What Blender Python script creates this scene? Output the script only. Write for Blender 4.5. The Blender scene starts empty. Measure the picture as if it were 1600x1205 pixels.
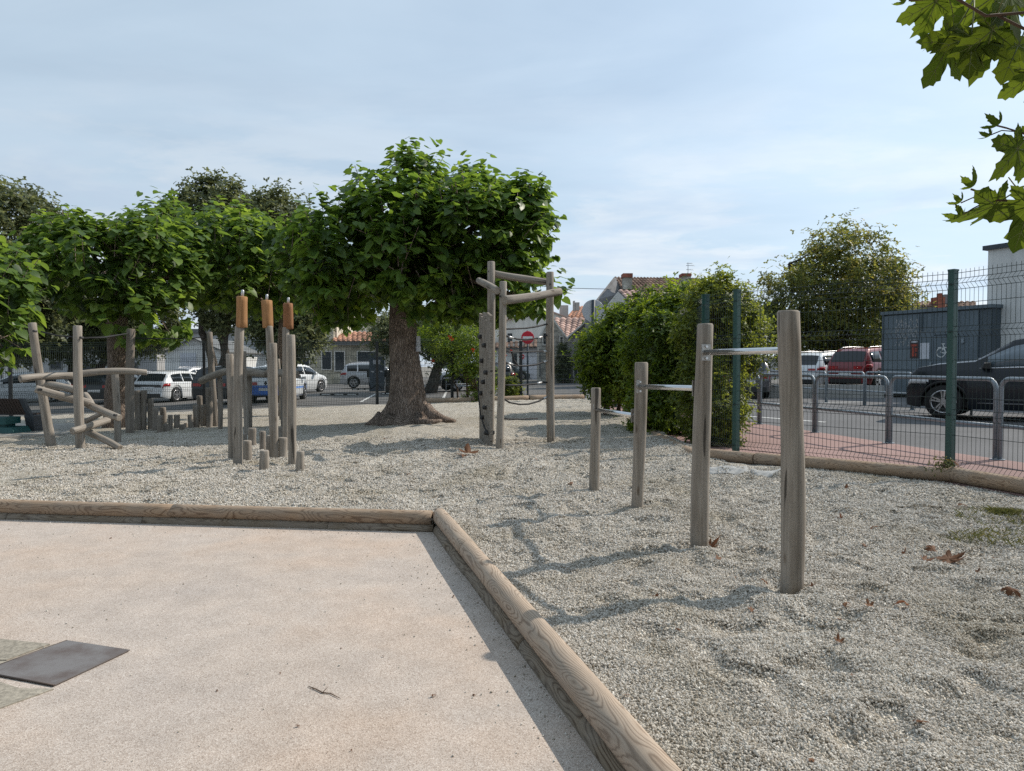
import bpy, bmesh, math, random
import numpy as np
from mathutils import Vector, Matrix, Quaternion

random.seed(7)
RNG = np.random.default_rng(7)
scene = bpy.context.scene
COL = scene.collection
rad = math.radians

# ------------------------------------------------------------------ camera
CAMZ, FPX = 1.27, 1130.0
PITCH = math.atan(32.5 / FPX)
cam_data = bpy.data.cameras.new("camera")
cam_data.sensor_width = 36.0
cam_data.lens = 36.0 * FPX / 1600.0
cam_data.clip_start = 0.05
cam_data.clip_end = 2000.0
cam = bpy.data.objects.new("camera", cam_data)
COL.objects.link(cam)
cam.location = (0, 0, CAMZ)
cam.rotation_euler = (math.pi / 2 - PITCH, 0, 0)
scene.camera = cam

# ------------------------------------------------------------------ sky and sun
SUN_EL, SUN_AZ = rad(42), rad(64)          # azimuth from +Y towards +X
world = bpy.data.worlds.new("World")
scene.world = world
world.use_nodes = True
wn, wl = world.node_tree.nodes, world.node_tree.links
wn.clear()
w_out = wn.new("ShaderNodeOutputWorld")
w_bg = wn.new("ShaderNodeBackground")
w_bg.inputs["Strength"].default_value = 0.10
w_sky = wn.new("ShaderNodeTexSky")
w_sky.sky_type = 'NISHITA'
w_sky.sun_disc = False
w_sky.sun_elevation = SUN_EL
w_sky.sun_rotation = SUN_AZ
w_sky.air_density = 1.0
w_sky.dust_density = 0.6
w_sky.ozone_density = 1.0
wl.new(w_bg.outputs[0], w_out.inputs[0])


def wnode(kind, **kw):
    n = wn.new(kind)
    for k, v in kw.items():
        setattr(n, k, v)
    return n


def wmath(op, a, b=None, clamp=False):
    n = wnode("ShaderNodeMath", operation=op, use_clamp=clamp)
    for i, v in enumerate((a, b)):
        if v is None:
            continue
        if isinstance(v, (int, float)):
            n.inputs[i].default_value = v
        else:
            wl.new(v, n.inputs[i])
    return n.outputs[0]


w_tc = wnode("ShaderNodeTexCoord")
w_sep = wnode("ShaderNodeSeparateXYZ")
wl.new(w_tc.outputs["Generated"], w_sep.inputs[0])
zz = wmath('ADD', wmath('MAXIMUM', w_sep.outputs[2], 0.0), 0.10)
w_cmb = wnode("ShaderNodeCombineXYZ")
wl.new(wmath('DIVIDE', w_sep.outputs[0], zz), w_cmb.inputs[0])
wl.new(wmath('DIVIDE', w_sep.outputs[1], zz), w_cmb.inputs[1])


def wnoise(scale, detail, rough, dist, stretch, loc):
    mp = wnode("ShaderNodeMapping")
    mp.inputs["Scale"].default_value = stretch
    mp.inputs["Location"].default_value = loc
    mp.inputs["Rotation"].default_value = (0, 0, rad(25))
    wl.new(w_cmb.outputs[0], mp.inputs[0])
    n = wnode("ShaderNodeTexNoise")
    n.inputs["Scale"].default_value = scale
    n.inputs["Detail"].default_value = detail
    n.inputs["Roughness"].default_value = rough
    n.inputs["Distortion"].default_value = dist
    wl.new(mp.outputs[0], n.inputs["Vector"])
    return n.outputs["Fac"]


def wramp(fac, stops):
    r = wnode("ShaderNodeValToRGB")
    els = r.color_ramp.elements
    while len(els) > 1:
        els.remove(els[-1])
    els[0].position = stops[0][0]
    els[0].color = (stops[0][1],) * 3 + (1,)
    for p, v in stops[1:]:
        e = els.new(p)
        e.color = (v, v, v, 1)
    wl.new(fac, r.inputs[0])
    return r.outputs[0]


def wmix(fac, a, b):
    m = wnode("ShaderNodeMix", data_type='RGBA')
    if isinstance(fac, float):
        m.inputs[0].default_value = fac
    else:
        wl.new(fac, m.inputs[0])
    for i, v in ((6, a), (7, b)):
        if isinstance(v, tuple):
            m.inputs[i].default_value = v + (1,)
        else:
            wl.new(v, m.inputs[i])
    return m.outputs[2]


veil = wramp(wnoise(0.5, 6, 0.5, 0.5, (1.0, 1.5, 1), (3.1, 0.4, 0)), [(0.25, 0.50), (0.5, 0.76), (0.72, 0.95)])
wisps = wramp(wnoise(1.3, 7, 0.55, 0.5, (0.7, 2.0, 1), (0.7, 5.3, 0)), [(0.42, 0.0), (0.78, 0.22)])
puffs = wramp(wnoise(0.95, 9, 0.6, 0.25, (1.0, 1.25, 1), (9.3, 2.2, 0)), [(0.46, 0.0), (0.54, 0.7), (0.75, 0.9)])
low = wramp(w_sep.outputs[2], [(0.02, 1.0), (0.18, 0.7), (0.36, 0.0)])
puff_low = wmath('MULTIPLY', puffs, low)
shade = wramp(wnoise(1.2, 7, 0.55, 0.2, (1.0, 1.5, 1), (9.42, 2.32, 0)), [(0.44, 0.0), (0.62, 0.8)])
# values are divided by the background strength below
c_veil = wmix(veil, w_sky.outputs[0], (7.3, 9.05, 10.7))
c_wisp = wmix(wisps, c_veil, (8.7, 9.8, 11.0))
puff_col = wmix(shade, (9.3, 9.8, 10.3), (5.4, 6.9, 9.0))
c_all = wmix(puff_low, c_wisp, puff_col)
# thin cloud is brighter towards the sun
w_dot = wnode("ShaderNodeVectorMath", operation='DOT_PRODUCT')
wl.new(w_tc.outputs["Generated"], w_dot.inputs[0])
w_dot.inputs[1].default_value = (math.sin(SUN_AZ) * math.cos(SUN_EL), math.cos(SUN_AZ) * math.cos(SUN_EL), math.sin(SUN_EL))
w_glow = wmath('POWER', wmath('ADD', wmath('MULTIPLY', w_dot.outputs["Value"], 0.5), 0.5), 3.0)
w_glow = wmath('ADD', wmath('MULTIPLY', w_glow, 0.42), 0.77)
w_mul = wnode("ShaderNodeMix", data_type='RGBA', blend_type='MULTIPLY')
w_mul.inputs[0].default_value = 1.0
wl.new(c_all, w_mul.inputs[6])
wl.new(w_glow, w_mul.inputs[7])
wl.new(w_mul.outputs[2], w_bg.inputs["Color"])

sun_data = bpy.data.lights.new("sun", 'SUN')
sun_data.energy = 4.8
sun_data.angle = rad(0.6)
sun_data.color = (1.0, 0.92, 0.81)
sun = bpy.data.objects.new("sun", sun_data)
COL.objects.link(sun)
sun_dir = Vector((math.sin(SUN_AZ) * math.cos(SUN_EL), math.cos(SUN_AZ) * math.cos(SUN_EL), math.sin(SUN_EL)))
sun.rotation_euler = (-sun_dir).to_track_quat('-Z', 'Y').to_euler()
sun.location = sun_dir * 60

scene.view_settings.view_transform = 'Standard'
scene.view_settings.look = 'None'
scene.view_settings.exposure = 0.0
scene.view_settings.gamma = 1.0
scene.view_settings.use_curve_mapping = False
scene.render.engine = 'CYCLES'
scene.cycles.max_bounces = 6
scene.cycles.transparent_max_bounces = 8
scene.cycles.use_denoising = False


# ------------------------------------------------------------------ placing
def smooth(a, b, x):
    t = min(1.0, max(0.0, (x - a) / (b - a)))
    return t * t * (3 - 2 * t)


def zg(x, y):                       # height of the gravel
    return 0.10 + 0.02 * min(x, 0.0) * smooth(6, 16, y)


def zr(x, y):                       # height of the road and the car park
    return -0.12 + 0.021 * x


def zs(x, y):
    return 0.0


def ray(px, py):
    a, b = (px - 800.0) / FPX, (602.5 - py) / FPX
    c, s = math.cos(PITCH), math.sin(PITCH)
    return Vector((a, c + b * s, -s + b * c))


def P(px, py, Y):                   # the point at distance Y in that direction
    r = ray(px, py)
    return Vector((0, 0, CAMZ)) + r * (Y / r.y)


def G(px, py, zf=zg):               # the point of the ground in that direction
    r = ray(px, py)
    z = zf if isinstance(zf, float) else 0.0
    p = None
    for _ in range(40):
        t = (z - CAMZ) / r.z
        p = Vector((0, 0, CAMZ)) + r * t
        if isinstance(zf, float):
            break
        z = 0.5 * z + 0.5 * zf(p.x, p.y)
    return p


# ------------------------------------------------------------------ materials
MATS = {}


class NT:
    def __init__(self, name):
        self.m = bpy.data.materials.new(name)
        self.m.use_nodes = True
        self.t = self.m.node_tree
        self.n, self.l = self.t.nodes, self.t.links
        self.b = self.n.get("Principled BSDF")
        self.out = self.n.get("Material Output")
        MATS[name] = self.m

    def node(self, kind, **kw):
        n = self.n.new(kind)
        for k, v in kw.items():
            setattr(n, k, v)
        return n

    def put(self, sock, v):
        if isinstance(v, (int, float)):
            sock.default_value = v
        elif isinstance(v, tuple):
            sock.default_value = v + (1,) if len(v) == 3 and sock.type == 'RGBA' else v
        else:
            self.l.new(v, sock)

    def coord(self, which="Object", scale=(1, 1, 1), loc=(0, 0, 0)):
        tc = self.node("ShaderNodeTexCoord")
        mp = self.node("ShaderNodeMapping")
        mp.inputs["Scale"].default_value = scale
        mp.inputs["Location"].default_value = loc
        self.l.new(tc.outputs[which], mp.inputs[0])
        return mp.outputs[0]

    def pos(self, scale=(1, 1, 1)):
        g = self.node("ShaderNodeNewGeometry")
        mp = self.node("ShaderNodeMapping")
        mp.inputs["Scale"].default_value = scale
        self.l.new(g.outputs["Position"], mp.inputs[0])
        return mp.outputs[0]

    def noise(self, vec, scale, detail=4, rough=0.55, dist=0.0, out="Fac"):
        n = self.node("ShaderNodeTexNoise")
        n.inputs["Scale"].default_value = scale
        n.inputs["Detail"].default_value = detail
        n.inputs["Roughness"].default_value = rough
        n.inputs["Distortion"].default_value = dist
        self.l.new(vec, n.inputs["Vector"])
        return n.outputs[out]

    def voro(self, vec, scale, feature='F1', out="Distance"):
        n = self.node("ShaderNodeTexVoronoi", feature=feature)
        n.inputs["Scale"].default_value = scale
        self.l.new(vec, n.inputs["Vector"])
        return n.outputs[out]

    def math(self, op, a, b=None, c=None, clamp=False):
        n = self.node("ShaderNodeMath", operation=op, use_clamp=clamp)
        for i, v in enumerate((a, b, c)):
            if v is not None:
                self.put(n.inputs[i], v)
        return n.outputs[0]

    def ramp(self, fac, stops):
        r = self.node("ShaderNodeValToRGB")
        els = r.color_ramp.elements
        while len(els) > 1:
            els.remove(els[-1])
        for i, (p, c) in enumerate(stops):
            e = els[0] if i == 0 else els.new(p)
            e.position = p
            e.color = ((c,) * 3 if isinstance(c, (int, float)) else c) + (1,)
        self.l.new(fac, r.inputs[0])
        return r.outputs[0]

    def mix(self, fac, a, b, mode='MIX'):
        m = self.node("ShaderNodeMix", data_type='RGBA', blend_type=mode)
        self.put(m.inputs[0], fac)
        self.put(m.inputs[6], a)
        self.put(m.inputs[7], b)
        return m.outputs[2]

    def bump(self, h, strength=0.3, dist=0.01):
        b = self.node("ShaderNodeBump")
        b.inputs["Strength"].default_value = strength
        b.inputs["Distance"].default_value = dist
        self.l.new(h, b.inputs["Height"])
        self.l.new(b.outputs[0], self.b.inputs["Normal"])
        return b

    def set(self, **kw):
        for k, v in kw.items():
            self.put(self.b.inputs[k.replace("_", " ")], v)
        return self.m

    def rnd(self):
        return self.node("ShaderNodeObjectInfo").outputs["Random"]

    def island(self):
        return self.node("ShaderNodeNewGeometry").outputs["Random Per Island"]


def plain(name, col, rough=0.6, metal=0.0, coat=0.0, var=0.15, vscale=6.0, spec=0.5):
    t = NT(name)
    c = t.pos()
    n = t.noise(c, vscale, 5, 0.6)
    f = t.ramp(n, [(0.3, 1.0 - var), (0.7, 1.0 + var * 0.5)])
    colr = t.mix(1.0, col, f, 'MULTIPLY')
    t.set(Base_Color=colr, Roughness=rough, Metallic=metal, Coat_Weight=coat, Specular_IOR_Level=spec)
    t.set(Coat_Roughness=0.08)
    return t.m


def mat_sand():
    t = NT("court_surface")
    c = t.pos()
    grain = t.noise(c, 420, 2, 0.7)
    cell = t.voro(c, 230, 'F1', "Color")
    bw = t.node("ShaderNodeRGBToBW")
    t.l.new(cell, bw.inputs[0])
    big = t.noise(c, 0.9, 5, 0.55)
    col = t.ramp(bw.outputs[0], [(0.05, (0.27, 0.22, 0.185)), (0.35, (0.40, 0.343, 0.30)), (0.65, (0.462, 0.406, 0.361)), (0.95, (0.56, 0.51, 0.465))])
    tint = t.ramp(big, [(0.33, (1.04, 0.965, 0.90)), (0.52, (1, 1, 1)), (0.72, (0.88, 0.90, 0.93))])
    col = t.mix(1.0, col, tint, 'MULTIPLY')
    col = t.mix(1.0, col, t.ramp(t.noise(c, 5.5, 5, 0.65), [(0.32, 0.88), (0.65, 1.04)]), 'MULTIPLY')
    col = t.mix(1.0, col, t.ramp(t.noise(c, 0.35, 3, 0.5), [(0.4, (0.97, 0.95, 0.93)), (0.62, (1.02, 1.02, 1.02))]), 'MULTIPLY')
    h = t.math('ADD', grain, t.math('MULTIPLY', t.voro(c, 230), 0.8))
    t.bump(h, 0.5, 0.003)
    t.set(Base_Color=col, Roughness=0.92, Specular_IOR_Level=0.25)


def mat_gravel():
    t = NT("gravel_bed")
    c = t.pos()
    cell = t.node("ShaderNodeTexVoronoi", feature='F1')
    cell.inputs["Scale"].default_value = 95
    cell.inputs["Randomness"].default_value = 1.0
    t.l.new(c, cell.inputs["Vector"])
    bw = t.node("ShaderNodeRGBToBW")
    t.l.new(cell.outputs["Color"], bw.inputs[0])
    col = t.ramp(bw.outputs[0], [(0.1, (0.225, 0.192, 0.15)), (0.4, (0.40, 0.36, 0.30)), (0.6, (0.52, 0.48, 0.415)), (0.9, (0.70, 0.665, 0.605))])
    big = t.noise(c, 1.1, 6, 0.62)
    col = t.mix(1.0, col, t.ramp(big, [(0.3, (0.80, 0.78, 0.72)), (0.5, (1, 1, 1)), (0.7, (1.05, 1.06, 1.06))]), 'MULTIPLY')
    edge = t.voro(c, 95, 'DISTANCE_TO_EDGE')
    col = t.mix(1.0, col, t.ramp(edge, [(0.0, 0.45), (0.12, 1.0)]), 'MULTIPLY')
    h = t.math('SUBTRACT', t.math('MULTIPLY', t.noise(c, 22, 4, 0.6), 1.2), cell.outputs["Distance"])
    t.bump(h, 0.9, 0.014)
    t.set(Base_Color=col, Roughness=0.95, Specular_IOR_Level=0.2)


def mat_pebble():
    t = NT("pebble")
    r = t.rnd()
    col = t.ramp(r, [(0.0, (0.24, 0.203, 0.158)), (0.12, (0.325, 0.285, 0.232)), (0.35, (0.42, 0.382, 0.333)), (0.6, (0.505, 0.466, 0.413)), (0.88, (0.57, 0.536, 0.488)), (1.0, (0.65, 0.618, 0.566))])
    c = t.pos()
    big = t.noise(c, 1.1, 6, 0.62)
    col = t.mix(1.0, col, t.ramp(big, [(0.3, (0.82, 0.80, 0.74)), (0.5, (1, 1, 1)), (0.7, (1.05, 1.06, 1.06))]), 'MULTIPLY')
    t.set(Base_Color=col, Roughness=0.95, Specular_IOR_Level=0.12)


def mat_log(name, dark, mid, light, grey=0.4, ring=0.0042):
    """peeled round timber: growth rings cut at a slant swirl over the surface"""
    t = NT(name)
    tc = t.node("ShaderNodeTexCoord")
    rn = t.rnd()
    off = t.node("ShaderNodeVectorMath", operation='ADD')
    cmb = t.node("ShaderNodeCombineXYZ")
    t.put(cmb.inputs[0], t.math('MULTIPLY', rn, 37.0))
    t.l.new(tc.outputs["Object"], off.inputs[0])
    t.l.new(cmb.outputs[0], off.inputs[1])
    v = off.outputs[0]
    mp = t.node("ShaderNodeMapping")
    mp.inputs["Scale"].default_value = (0.5, 1.5, 1.5)
    t.l.new(v, mp.inputs[0])
    warp = t.noise(mp.outputs[0], 5.0, 1.2, 0.4, 0.0, "Color")
    wsub = t.node("ShaderNodeVectorMath", operation='SUBTRACT')
    t.l.new(warp, wsub.inputs[0])
    wsub.inputs[1].default_value = (0.5, 0.5, 0.5)
    wsc = t.node("ShaderNodeVectorMath", operation='SCALE')
    wsc.inputs["Scale"].default_value = 0.075
    t.l.new(wsub.outputs[0], wsc.inputs[0])
    vv = t.node("ShaderNodeVectorMath", operation='ADD')
    t.l.new(tc.outputs["Object"], vv.inputs[0])
    t.l.new(wsc.outputs[0], vv.inputs[1])
    sep = t.node("ShaderNodeSeparateXYZ")
    t.l.new(vv.outputs[0], sep.inputs[0])
    yy = t.math('ADD', sep.outputs[1], 0.012)
    d = t.math('SQRT', t.math('ADD', t.math('MULTIPLY', yy, yy), t.math('MULTIPLY', sep.outputs[2], sep.outputs[2])))
    w = t.math('SINE', t.math('MULTIPLY', d, 2 * math.pi / ring))
    w = t.math('ADD', t.math('MULTIPLY', w, 0.5), 0.5)
    fine = t.node("ShaderNodeMapping")
    fine.inputs["Scale"].default_value = (8, 130, 130)
    t.l.new(v, fine.inputs[0])
    fib = t.noise(fine.outputs[0], 1.0, 5, 0.65)
    blot = t.noise(v, 4.5, 4, 0.6)
    col = t.ramp(w, [(0.0, dark), (0.22, mid), (0.6, light)])
    col = t.mix(t.math('MULTIPLY', t.ramp(blot, [(0.35, 0.0), (0.75, 1.0)]), grey), col, (0.27, 0.245, 0.215))
    col = t.mix(1.0, col, t.ramp(fib, [(0.25, 0.82), (0.6, 1.06)]), 'MULTIPLY')
    h = t.math('ADD', t.math('MULTIPLY', w, 0.5), fib)
    t.bump(h, 0.16, 0.003)
    t.set(Base_Color=col, Roughness=0.85, Specular_IOR_Level=0.2)


def mat_post(name, a, b, c3, crack=0.9):
    """weathered grey posts with vertical fibres and checks; local X runs along the grain"""
    t = NT(name)
    tc = t.node("ShaderNodeTexCoord")
    cmb = t.node("ShaderNodeCombineXYZ")
    t.put(cmb.inputs[0], t.math('MULTIPLY', t.rnd(), 51.0))
    off = t.node("ShaderNodeVectorMath", operation='ADD')
    t.l.new(tc.outputs["Object"], off.inputs[0])
    t.l.new(cmb.outputs[0], off.inputs[1])
    v = off.outputs[0]

    def st(s):
        mp = t.node("ShaderNodeMapping")
        mp.inputs["Scale"].default_value = s
        t.l.new(v, mp.inputs[0])
        return mp.outputs[0]
    fib = t.noise(st((1.6, 42, 42)), 1.0, 4, 0.6, 0.3)
    blot = t.noise(st((1.3, 5, 5)), 1.0, 5, 0.6)
    cr = t.noise(st((1.4, 20, 20)), 1.0, 2, 0.45, 0.4)
    col = t.ramp(fib, [(0.2, a), (0.5, b), (0.8, c3)])
    col = t.mix(1.0, col, t.ramp(blot, [(0.3, (0.70, 0.66, 0.62)), (0.5, (1, 1, 1)), (0.75, (1.12, 1.12, 1.12))]), 'MULTIPLY')
    ck = t.ramp(cr, [(0.30, 0.22), (0.325, 1.0)])
    col = t.mix(crack, col, t.mix(1.0, col, ck, 'MULTIPLY'))
    kn = t.voro(st((2.6, 9, 9)), 1.0)
    col = t.mix(1.0, col, t.ramp(kn, [(0.06, (0.5, 0.45, 0.4)), (0.13, (1, 1, 1))]), 'MULTIPLY')
    t.bump(t.math('ADD', fib, t.math('MULTIPLY', ck, 1.2)), 0.5, 0.007)
    t.set(Base_Color=col, Roughness=0.88, Specular_IOR_Level=0.2)


def mat_leaf(name, dark, mid, light, trans=0.35, gloss=0.45, spec=0.45, yellow=0.0):
    t = NT(name)
    r = t.island()
    if name.startswith("big_"):
        r = t.math('FRACT', t.math('ADD', r, t.rnd()))
    big = t.noise(t.pos(), 0.9, 3, 0.5)
    f = t.math('ADD', t.math('MULTIPLY', r, 0.75), t.math('MULTIPLY', t.math('SUBTRACT', big, 0.5), 0.9), clamp=True)
    stops = [(0.0, dark), (0.5, mid), (0.95, light)]
    if yellow:
        stops.append((1.0, (0.30, 0.22, 0.03)))
    col = t.ramp(f, stops)
    t.set(Base_Color=col, Roughness=gloss, Specular_IOR_Level=spec)
    tr = t.node("ShaderNodeBsdfTranslucent")
    hs = t.node("ShaderNodeHueSaturation")
    hs.inputs["Hue"].default_value = 0.475
    hs.inputs["Saturation"].default_value = 1.1
    hs.inputs["Value"].default_value = 1.9
    t.l.new(col, hs.inputs["Color"])
    t.l.new(hs.outputs[0], tr.inputs[0])
    mx = t.node("ShaderNodeMixShader")
    mx.inputs[0].default_value = trans
    t.l.new(t.b.outputs[0], mx.inputs[1])
    t.l.new(tr.outputs[0], mx.inputs[2])
    t.l.new(mx.outputs[0], t.out.inputs[0])


def mat_bark(name, a, b, c3, vs=(14, 14, 3.2)):
    t = NT(name)
    c = t.pos(vs)
    n = t.noise(c, 1.0, 6, 0.65, 0.5)
    vo = t.voro(t.pos((vs[0] * 1.7, vs[1] * 1.7, vs[2] * 1.5)), 1.0, 'DISTANCE_TO_EDGE')
    col = t.ramp(n, [(0.28, a), (0.5, b), (0.75, c3)])
    col = t.mix(1.0, col, t.ramp(vo, [(0.0, 0.5), (0.12, 1.0)]), 'MULTIPLY')
    col = t.mix(1.0, col, t.ramp(t.noise(t.pos(), 2.5, 4, 0.6), [(0.35, 0.8), (0.65, 1.15)]), 'MULTIPLY')
    t.bump(t.math('ADD', n, t.math('MINIMUM', t.math('MULTIPLY', vo, 3.0), 0.6)), 0.9, 0.03)
    t.set(Base_Color=col, Roughness=0.95, Specular_IOR_Level=0.15)


def mat_asphalt(name, base, var=0.25, scale=120):
    t = NT(name)
    c = t.pos()
    g = t.noise(c, scale, 3, 0.7)
    b = t.noise(c, 0.45, 5, 0.6)
    col = t.ramp(g, [(0.3, tuple(x * (1 - var) for x in base)), (0.7, tuple(x * (1 + var) for x in base))])
    col = t.mix(1.0, col, t.ramp(b, [(0.3, 0.78), (0.5, 1.0), (0.7, 1.12)]), 'MULTIPLY')
    t.bump(g, 0.4, 0.006)
    t.set(Base_Color=col, Roughness=0.9, Specular_IOR_Level=0.3)


def mat_wall(name, base, var=0.12, blocks=None, rough=0.9):
    t = NT(name)
    c = t.pos()
    col = t.ramp(t.noise(c, 0.9, 6, 0.62), [(0.3, tuple(x * (1 - var) for x in base)), (0.7, tuple(min(1, x * (1 + var * 0.5)) for x in base))])
    drip = t.noise(t.pos((3, 3, 0.3)), 1.0, 4, 0.6)
    col = t.mix(1.0, col, t.ramp(drip, [(0.35, 0.86), (0.6, 1.02)]), 'MULTIPLY')
    if blocks:
        vo = t.voro(t.pos((1 / blocks[0], 1 / blocks[0], 1 / blocks[1])), 1.0, 'DISTANCE_TO_EDGE')
        vc = t.voro(t.pos((1 / blocks[0], 1 / blocks[0], 1 / blocks[1])), 1.0, 'F1', "Color")
        bw = t.node("ShaderNodeRGBToBW")
        t.l.new(vc, bw.inputs[0])
        col = t.mix(1.0, col, t.ramp(bw.outputs[0], [(0.2, 0.72), (0.8, 1.15)]), 'MULTIPLY')
        col = t.mix(1.0, col, t.ramp(vo, [(0.0, 0.75), (0.08, 1.0)]), 'MULTIPLY')
    t.set(Base_Color=col, Roughness=rough, Specular_IOR_Level=0.2)


def mat_tile(name, base):
    t = NT(name)
    r = t.island()
    c = t.pos()
    col = t.ramp(t.math('ADD', t.math('MULTIPLY', r, 0.6), t.math('MULTIPLY', t.noise(c, 3.0, 4, 0.7), 0.5)),
                 [(0.2, tuple(x * 0.55 for x in base)), (0.55, base), (0.95, tuple(min(1, x * 1.5) for x in base))])
    t.set(Base_Color=col, Roughness=0.9, Specular_IOR_Level=0.15)


mat_sand()
mat_gravel()
mat_pebble()
mat_log("border_timber", (0.165, 0.108, 0.07), (0.29, 0.205, 0.138), (0.335, 0.245, 0.17), 0.45)
mat_log("border_timber_pale", (0.22, 0.16, 0.115), (0.35, 0.268, 0.20), (0.40, 0.315, 0.24), 0.4)
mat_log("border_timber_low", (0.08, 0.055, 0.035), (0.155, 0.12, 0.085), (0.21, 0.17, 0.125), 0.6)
mat_post("grey_timber", (0.13, 0.113, 0.094), (0.255, 0.226, 0.193), (0.37, 0.335, 0.294))
mat_post("grey_timber_dark", (0.115, 0.098, 0.082), (0.215, 0.188, 0.16), (0.32, 0.285, 0.25))
mat_post("collar_timber_dull", (0.15, 0.068, 0.032), (0.25, 0.122, 0.06), (0.33, 0.175, 0.095), 0.25)
mat_post("collar_timber", (0.19, 0.092, 0.038), (0.31, 0.165, 0.075), (0.41, 0.23, 0.115), 0.25)
mat_leaf("big_leaf", (0.040, 0.080, 0.019), (0.098, 0.172, 0.034), (0.172, 0.262, 0.048), 0.5, 0.42, 0.4)
mat_leaf("big_leaf_b", (0.042, 0.080, 0.020), (0.100, 0.172, 0.036), (0.175, 0.260, 0.050), 0.5, 0.45, 0.4)
mat_leaf("far_leaf", (0.046, 0.060, 0.026), (0.098, 0.120, 0.052), (0.18, 0.20, 0.090), 0.4, 0.5, 0.35)
mat_leaf("right_leaf", (0.060, 0.085, 0.024), (0.140, 0.160, 0.042), (0.28, 0.245, 0.055), 0.5, 0.5, 0.35)
mat_leaf("hedge_leaf", (0.042, 0.074, 0.014), (0.105, 0.168, 0.026), (0.23, 0.30, 0.045), 0.5, 0.45, 0.4)
mat_leaf("hedge_leaf_b", (0.052, 0.078, 0.018), (0.130, 0.172, 0.034), (0.25, 0.28, 0.055), 0.5, 0.5, 0.35)
mat_leaf("plane_leaf", (0.040, 0.066, 0.012), (0.064, 0.098, 0.016), (0.11, 0.145, 0.022), 0.55, 0.55, 0.12)
mat_leaf("dry_leaf", (0.06, 0.027, 0.013), (0.155, 0.075, 0.036), (0.30, 0.175, 0.10), 0.15, 0.7, 0.2)
mat_leaf("grass_blade", (0.05, 0.06, 0.02), (0.095, 0.105, 0.035), (0.19, 0.175, 0.075), 0.3, 0.6, 0.2)
mat_leaf("vine_flower", (0.22, 0.035, 0.015), (0.34, 0.065, 0.02), (0.42, 0.12, 0.04), 0.2, 0.6, 0.2)
mat_bark("bark", (0.13, 0.098, 0.078), (0.27, 0.212, 0.175), (0.40, 0.33, 0.28), (17, 17, 5.5))
mat_bark("bark_grey", (0.05, 0.043, 0.036), (0.11, 0.096, 0.082), (0.20, 0.18, 0.155))
mat_asphalt("asphalt", (0.105, 0.105, 0.108))
mat_asphalt("asphalt_lot", (0.115, 0.112, 0.108))
mat_asphalt("red_pavement", (0.265, 0.172, 0.156), 0.14)
mat_asphalt("concrete_path", (0.34, 0.32, 0.295), 0.14, 60)
mat_asphalt("old_concrete", (0.29, 0.262, 0.215), 0.35, 55)
mat_asphalt("earth", (0.20, 0.185, 0.16), 0.2, 20)
mat_asphalt("concrete", (0.36, 0.35, 0.33), 0.14, 40)
mat_wall("render_pale", (0.62, 0.60, 0.56))
mat_wall("render_cream", (0.58, 0.53, 0.44))
mat_wall("render_grey", (0.40, 0.40, 0.40))
mat_wall("render_white", (0.70, 0.70, 0.68))
mat_wall("stone_wall", (0.44, 0.42, 0.37), 0.15, (0.42, 0.26))
mat_wall("block_wall", (0.52, 0.48, 0.38), 0.15, (0.6, 0.36))
mat_wall("slate_wall", (0.20, 0.20, 0.205), 0.2)
mat_wall("brick_red", (0.30, 0.11, 0.075), 0.25, (0.25, 0.1))
mat_tile("roof_tile", (0.35, 0.19, 0.13))
mat_tile("roof_tile_old", (0.22, 0.15, 0.115))
mat_tile("roof_tile_pink", (0.40, 0.28, 0.24))
plain("steel_bar", (0.62, 0.62, 0.62), 0.24, 1.0, var=0.05, vscale=30)
plain("steel_plate", (0.42, 0.41, 0.39), 0.42, 1.0, var=0.2, vscale=30)
plain("galvanised", (0.235, 0.275, 0.31), 0.5, 0.25, var=0.2, vscale=12)
plain("fence_green", (0.012, 0.058, 0.05), 0.45, 0.0, var=0.15, vscale=20)
plain("fence_wire", (0.010, 0.024, 0.022), 0.55, 0.0, var=0.1)
plain("fence_dark", (0.012, 0.014, 0.015), 0.55, 0.0, var=0.1)
plain("rope_black", (0.016, 0.016, 0.018), 0.8, var=0.1)
plain("ferrule", (0.55, 0.55, 0.55), 0.4, 0.6, var=0.1)
plain("hold_dark", (0.045, 0.043, 0.042), 0.7)
plain("glass_dark", (0.012, 0.016, 0.020), 0.06, 0.0, var=0.0, spec=0.6)
plain("glass_reflection", (0.12, 0.155, 0.185), 0.08, 0.0, var=0.2, vscale=1.5, spec=0.8)  # pale base colour stands in for reflections and a bright interior
plain("window_glass", (0.03, 0.038, 0.048), 0.12, 0.0, var=0.1, spec=0.6)
plain("tyre", (0.014, 0.014, 0.014), 0.85)
plain("alloy", (0.42, 0.42, 0.43), 0.35, 0.9, var=0.05)
plain("trim_black", (0.014, 0.014, 0.015), 0.5)
plain("plate_white", (0.62, 0.62, 0.6), 0.5)
plain("tail_red", (0.35, 0.012, 0.014), 0.2, coat=0.6)
plain("lamp_clear", (0.55, 0.56, 0.58), 0.15, coat=0.6)
plain("paint_white", (0.66, 0.68, 0.69), 0.3, coat=0.7, var=0.05)
plain("paint_silver", (0.42, 0.43, 0.445), 0.34, 0.35, 0.6, 0.05)
plain("paint_black", (0.007, 0.0075, 0.008), 0.3, coat=0.25, var=0.05)
plain("paint_navy", (0.009, 0.012, 0.018), 0.3, 0.0, 0.2, 0.05, spec=0.35)
plain("paint_red", (0.16, 0.008, 0.012), 0.28, 0.2, 0.7, 0.05)
plain("paint_blue", (0.012, 0.12, 0.46), 0.3, coat=0.7, var=0.05)
plain("paint_green", (0.02, 0.035, 0.035), 0.3, coat=0.6, var=0.05)
plain("paint_grey", (0.11, 0.105, 0.11), 0.3, 0.4, 0.6, 0.05)
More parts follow.
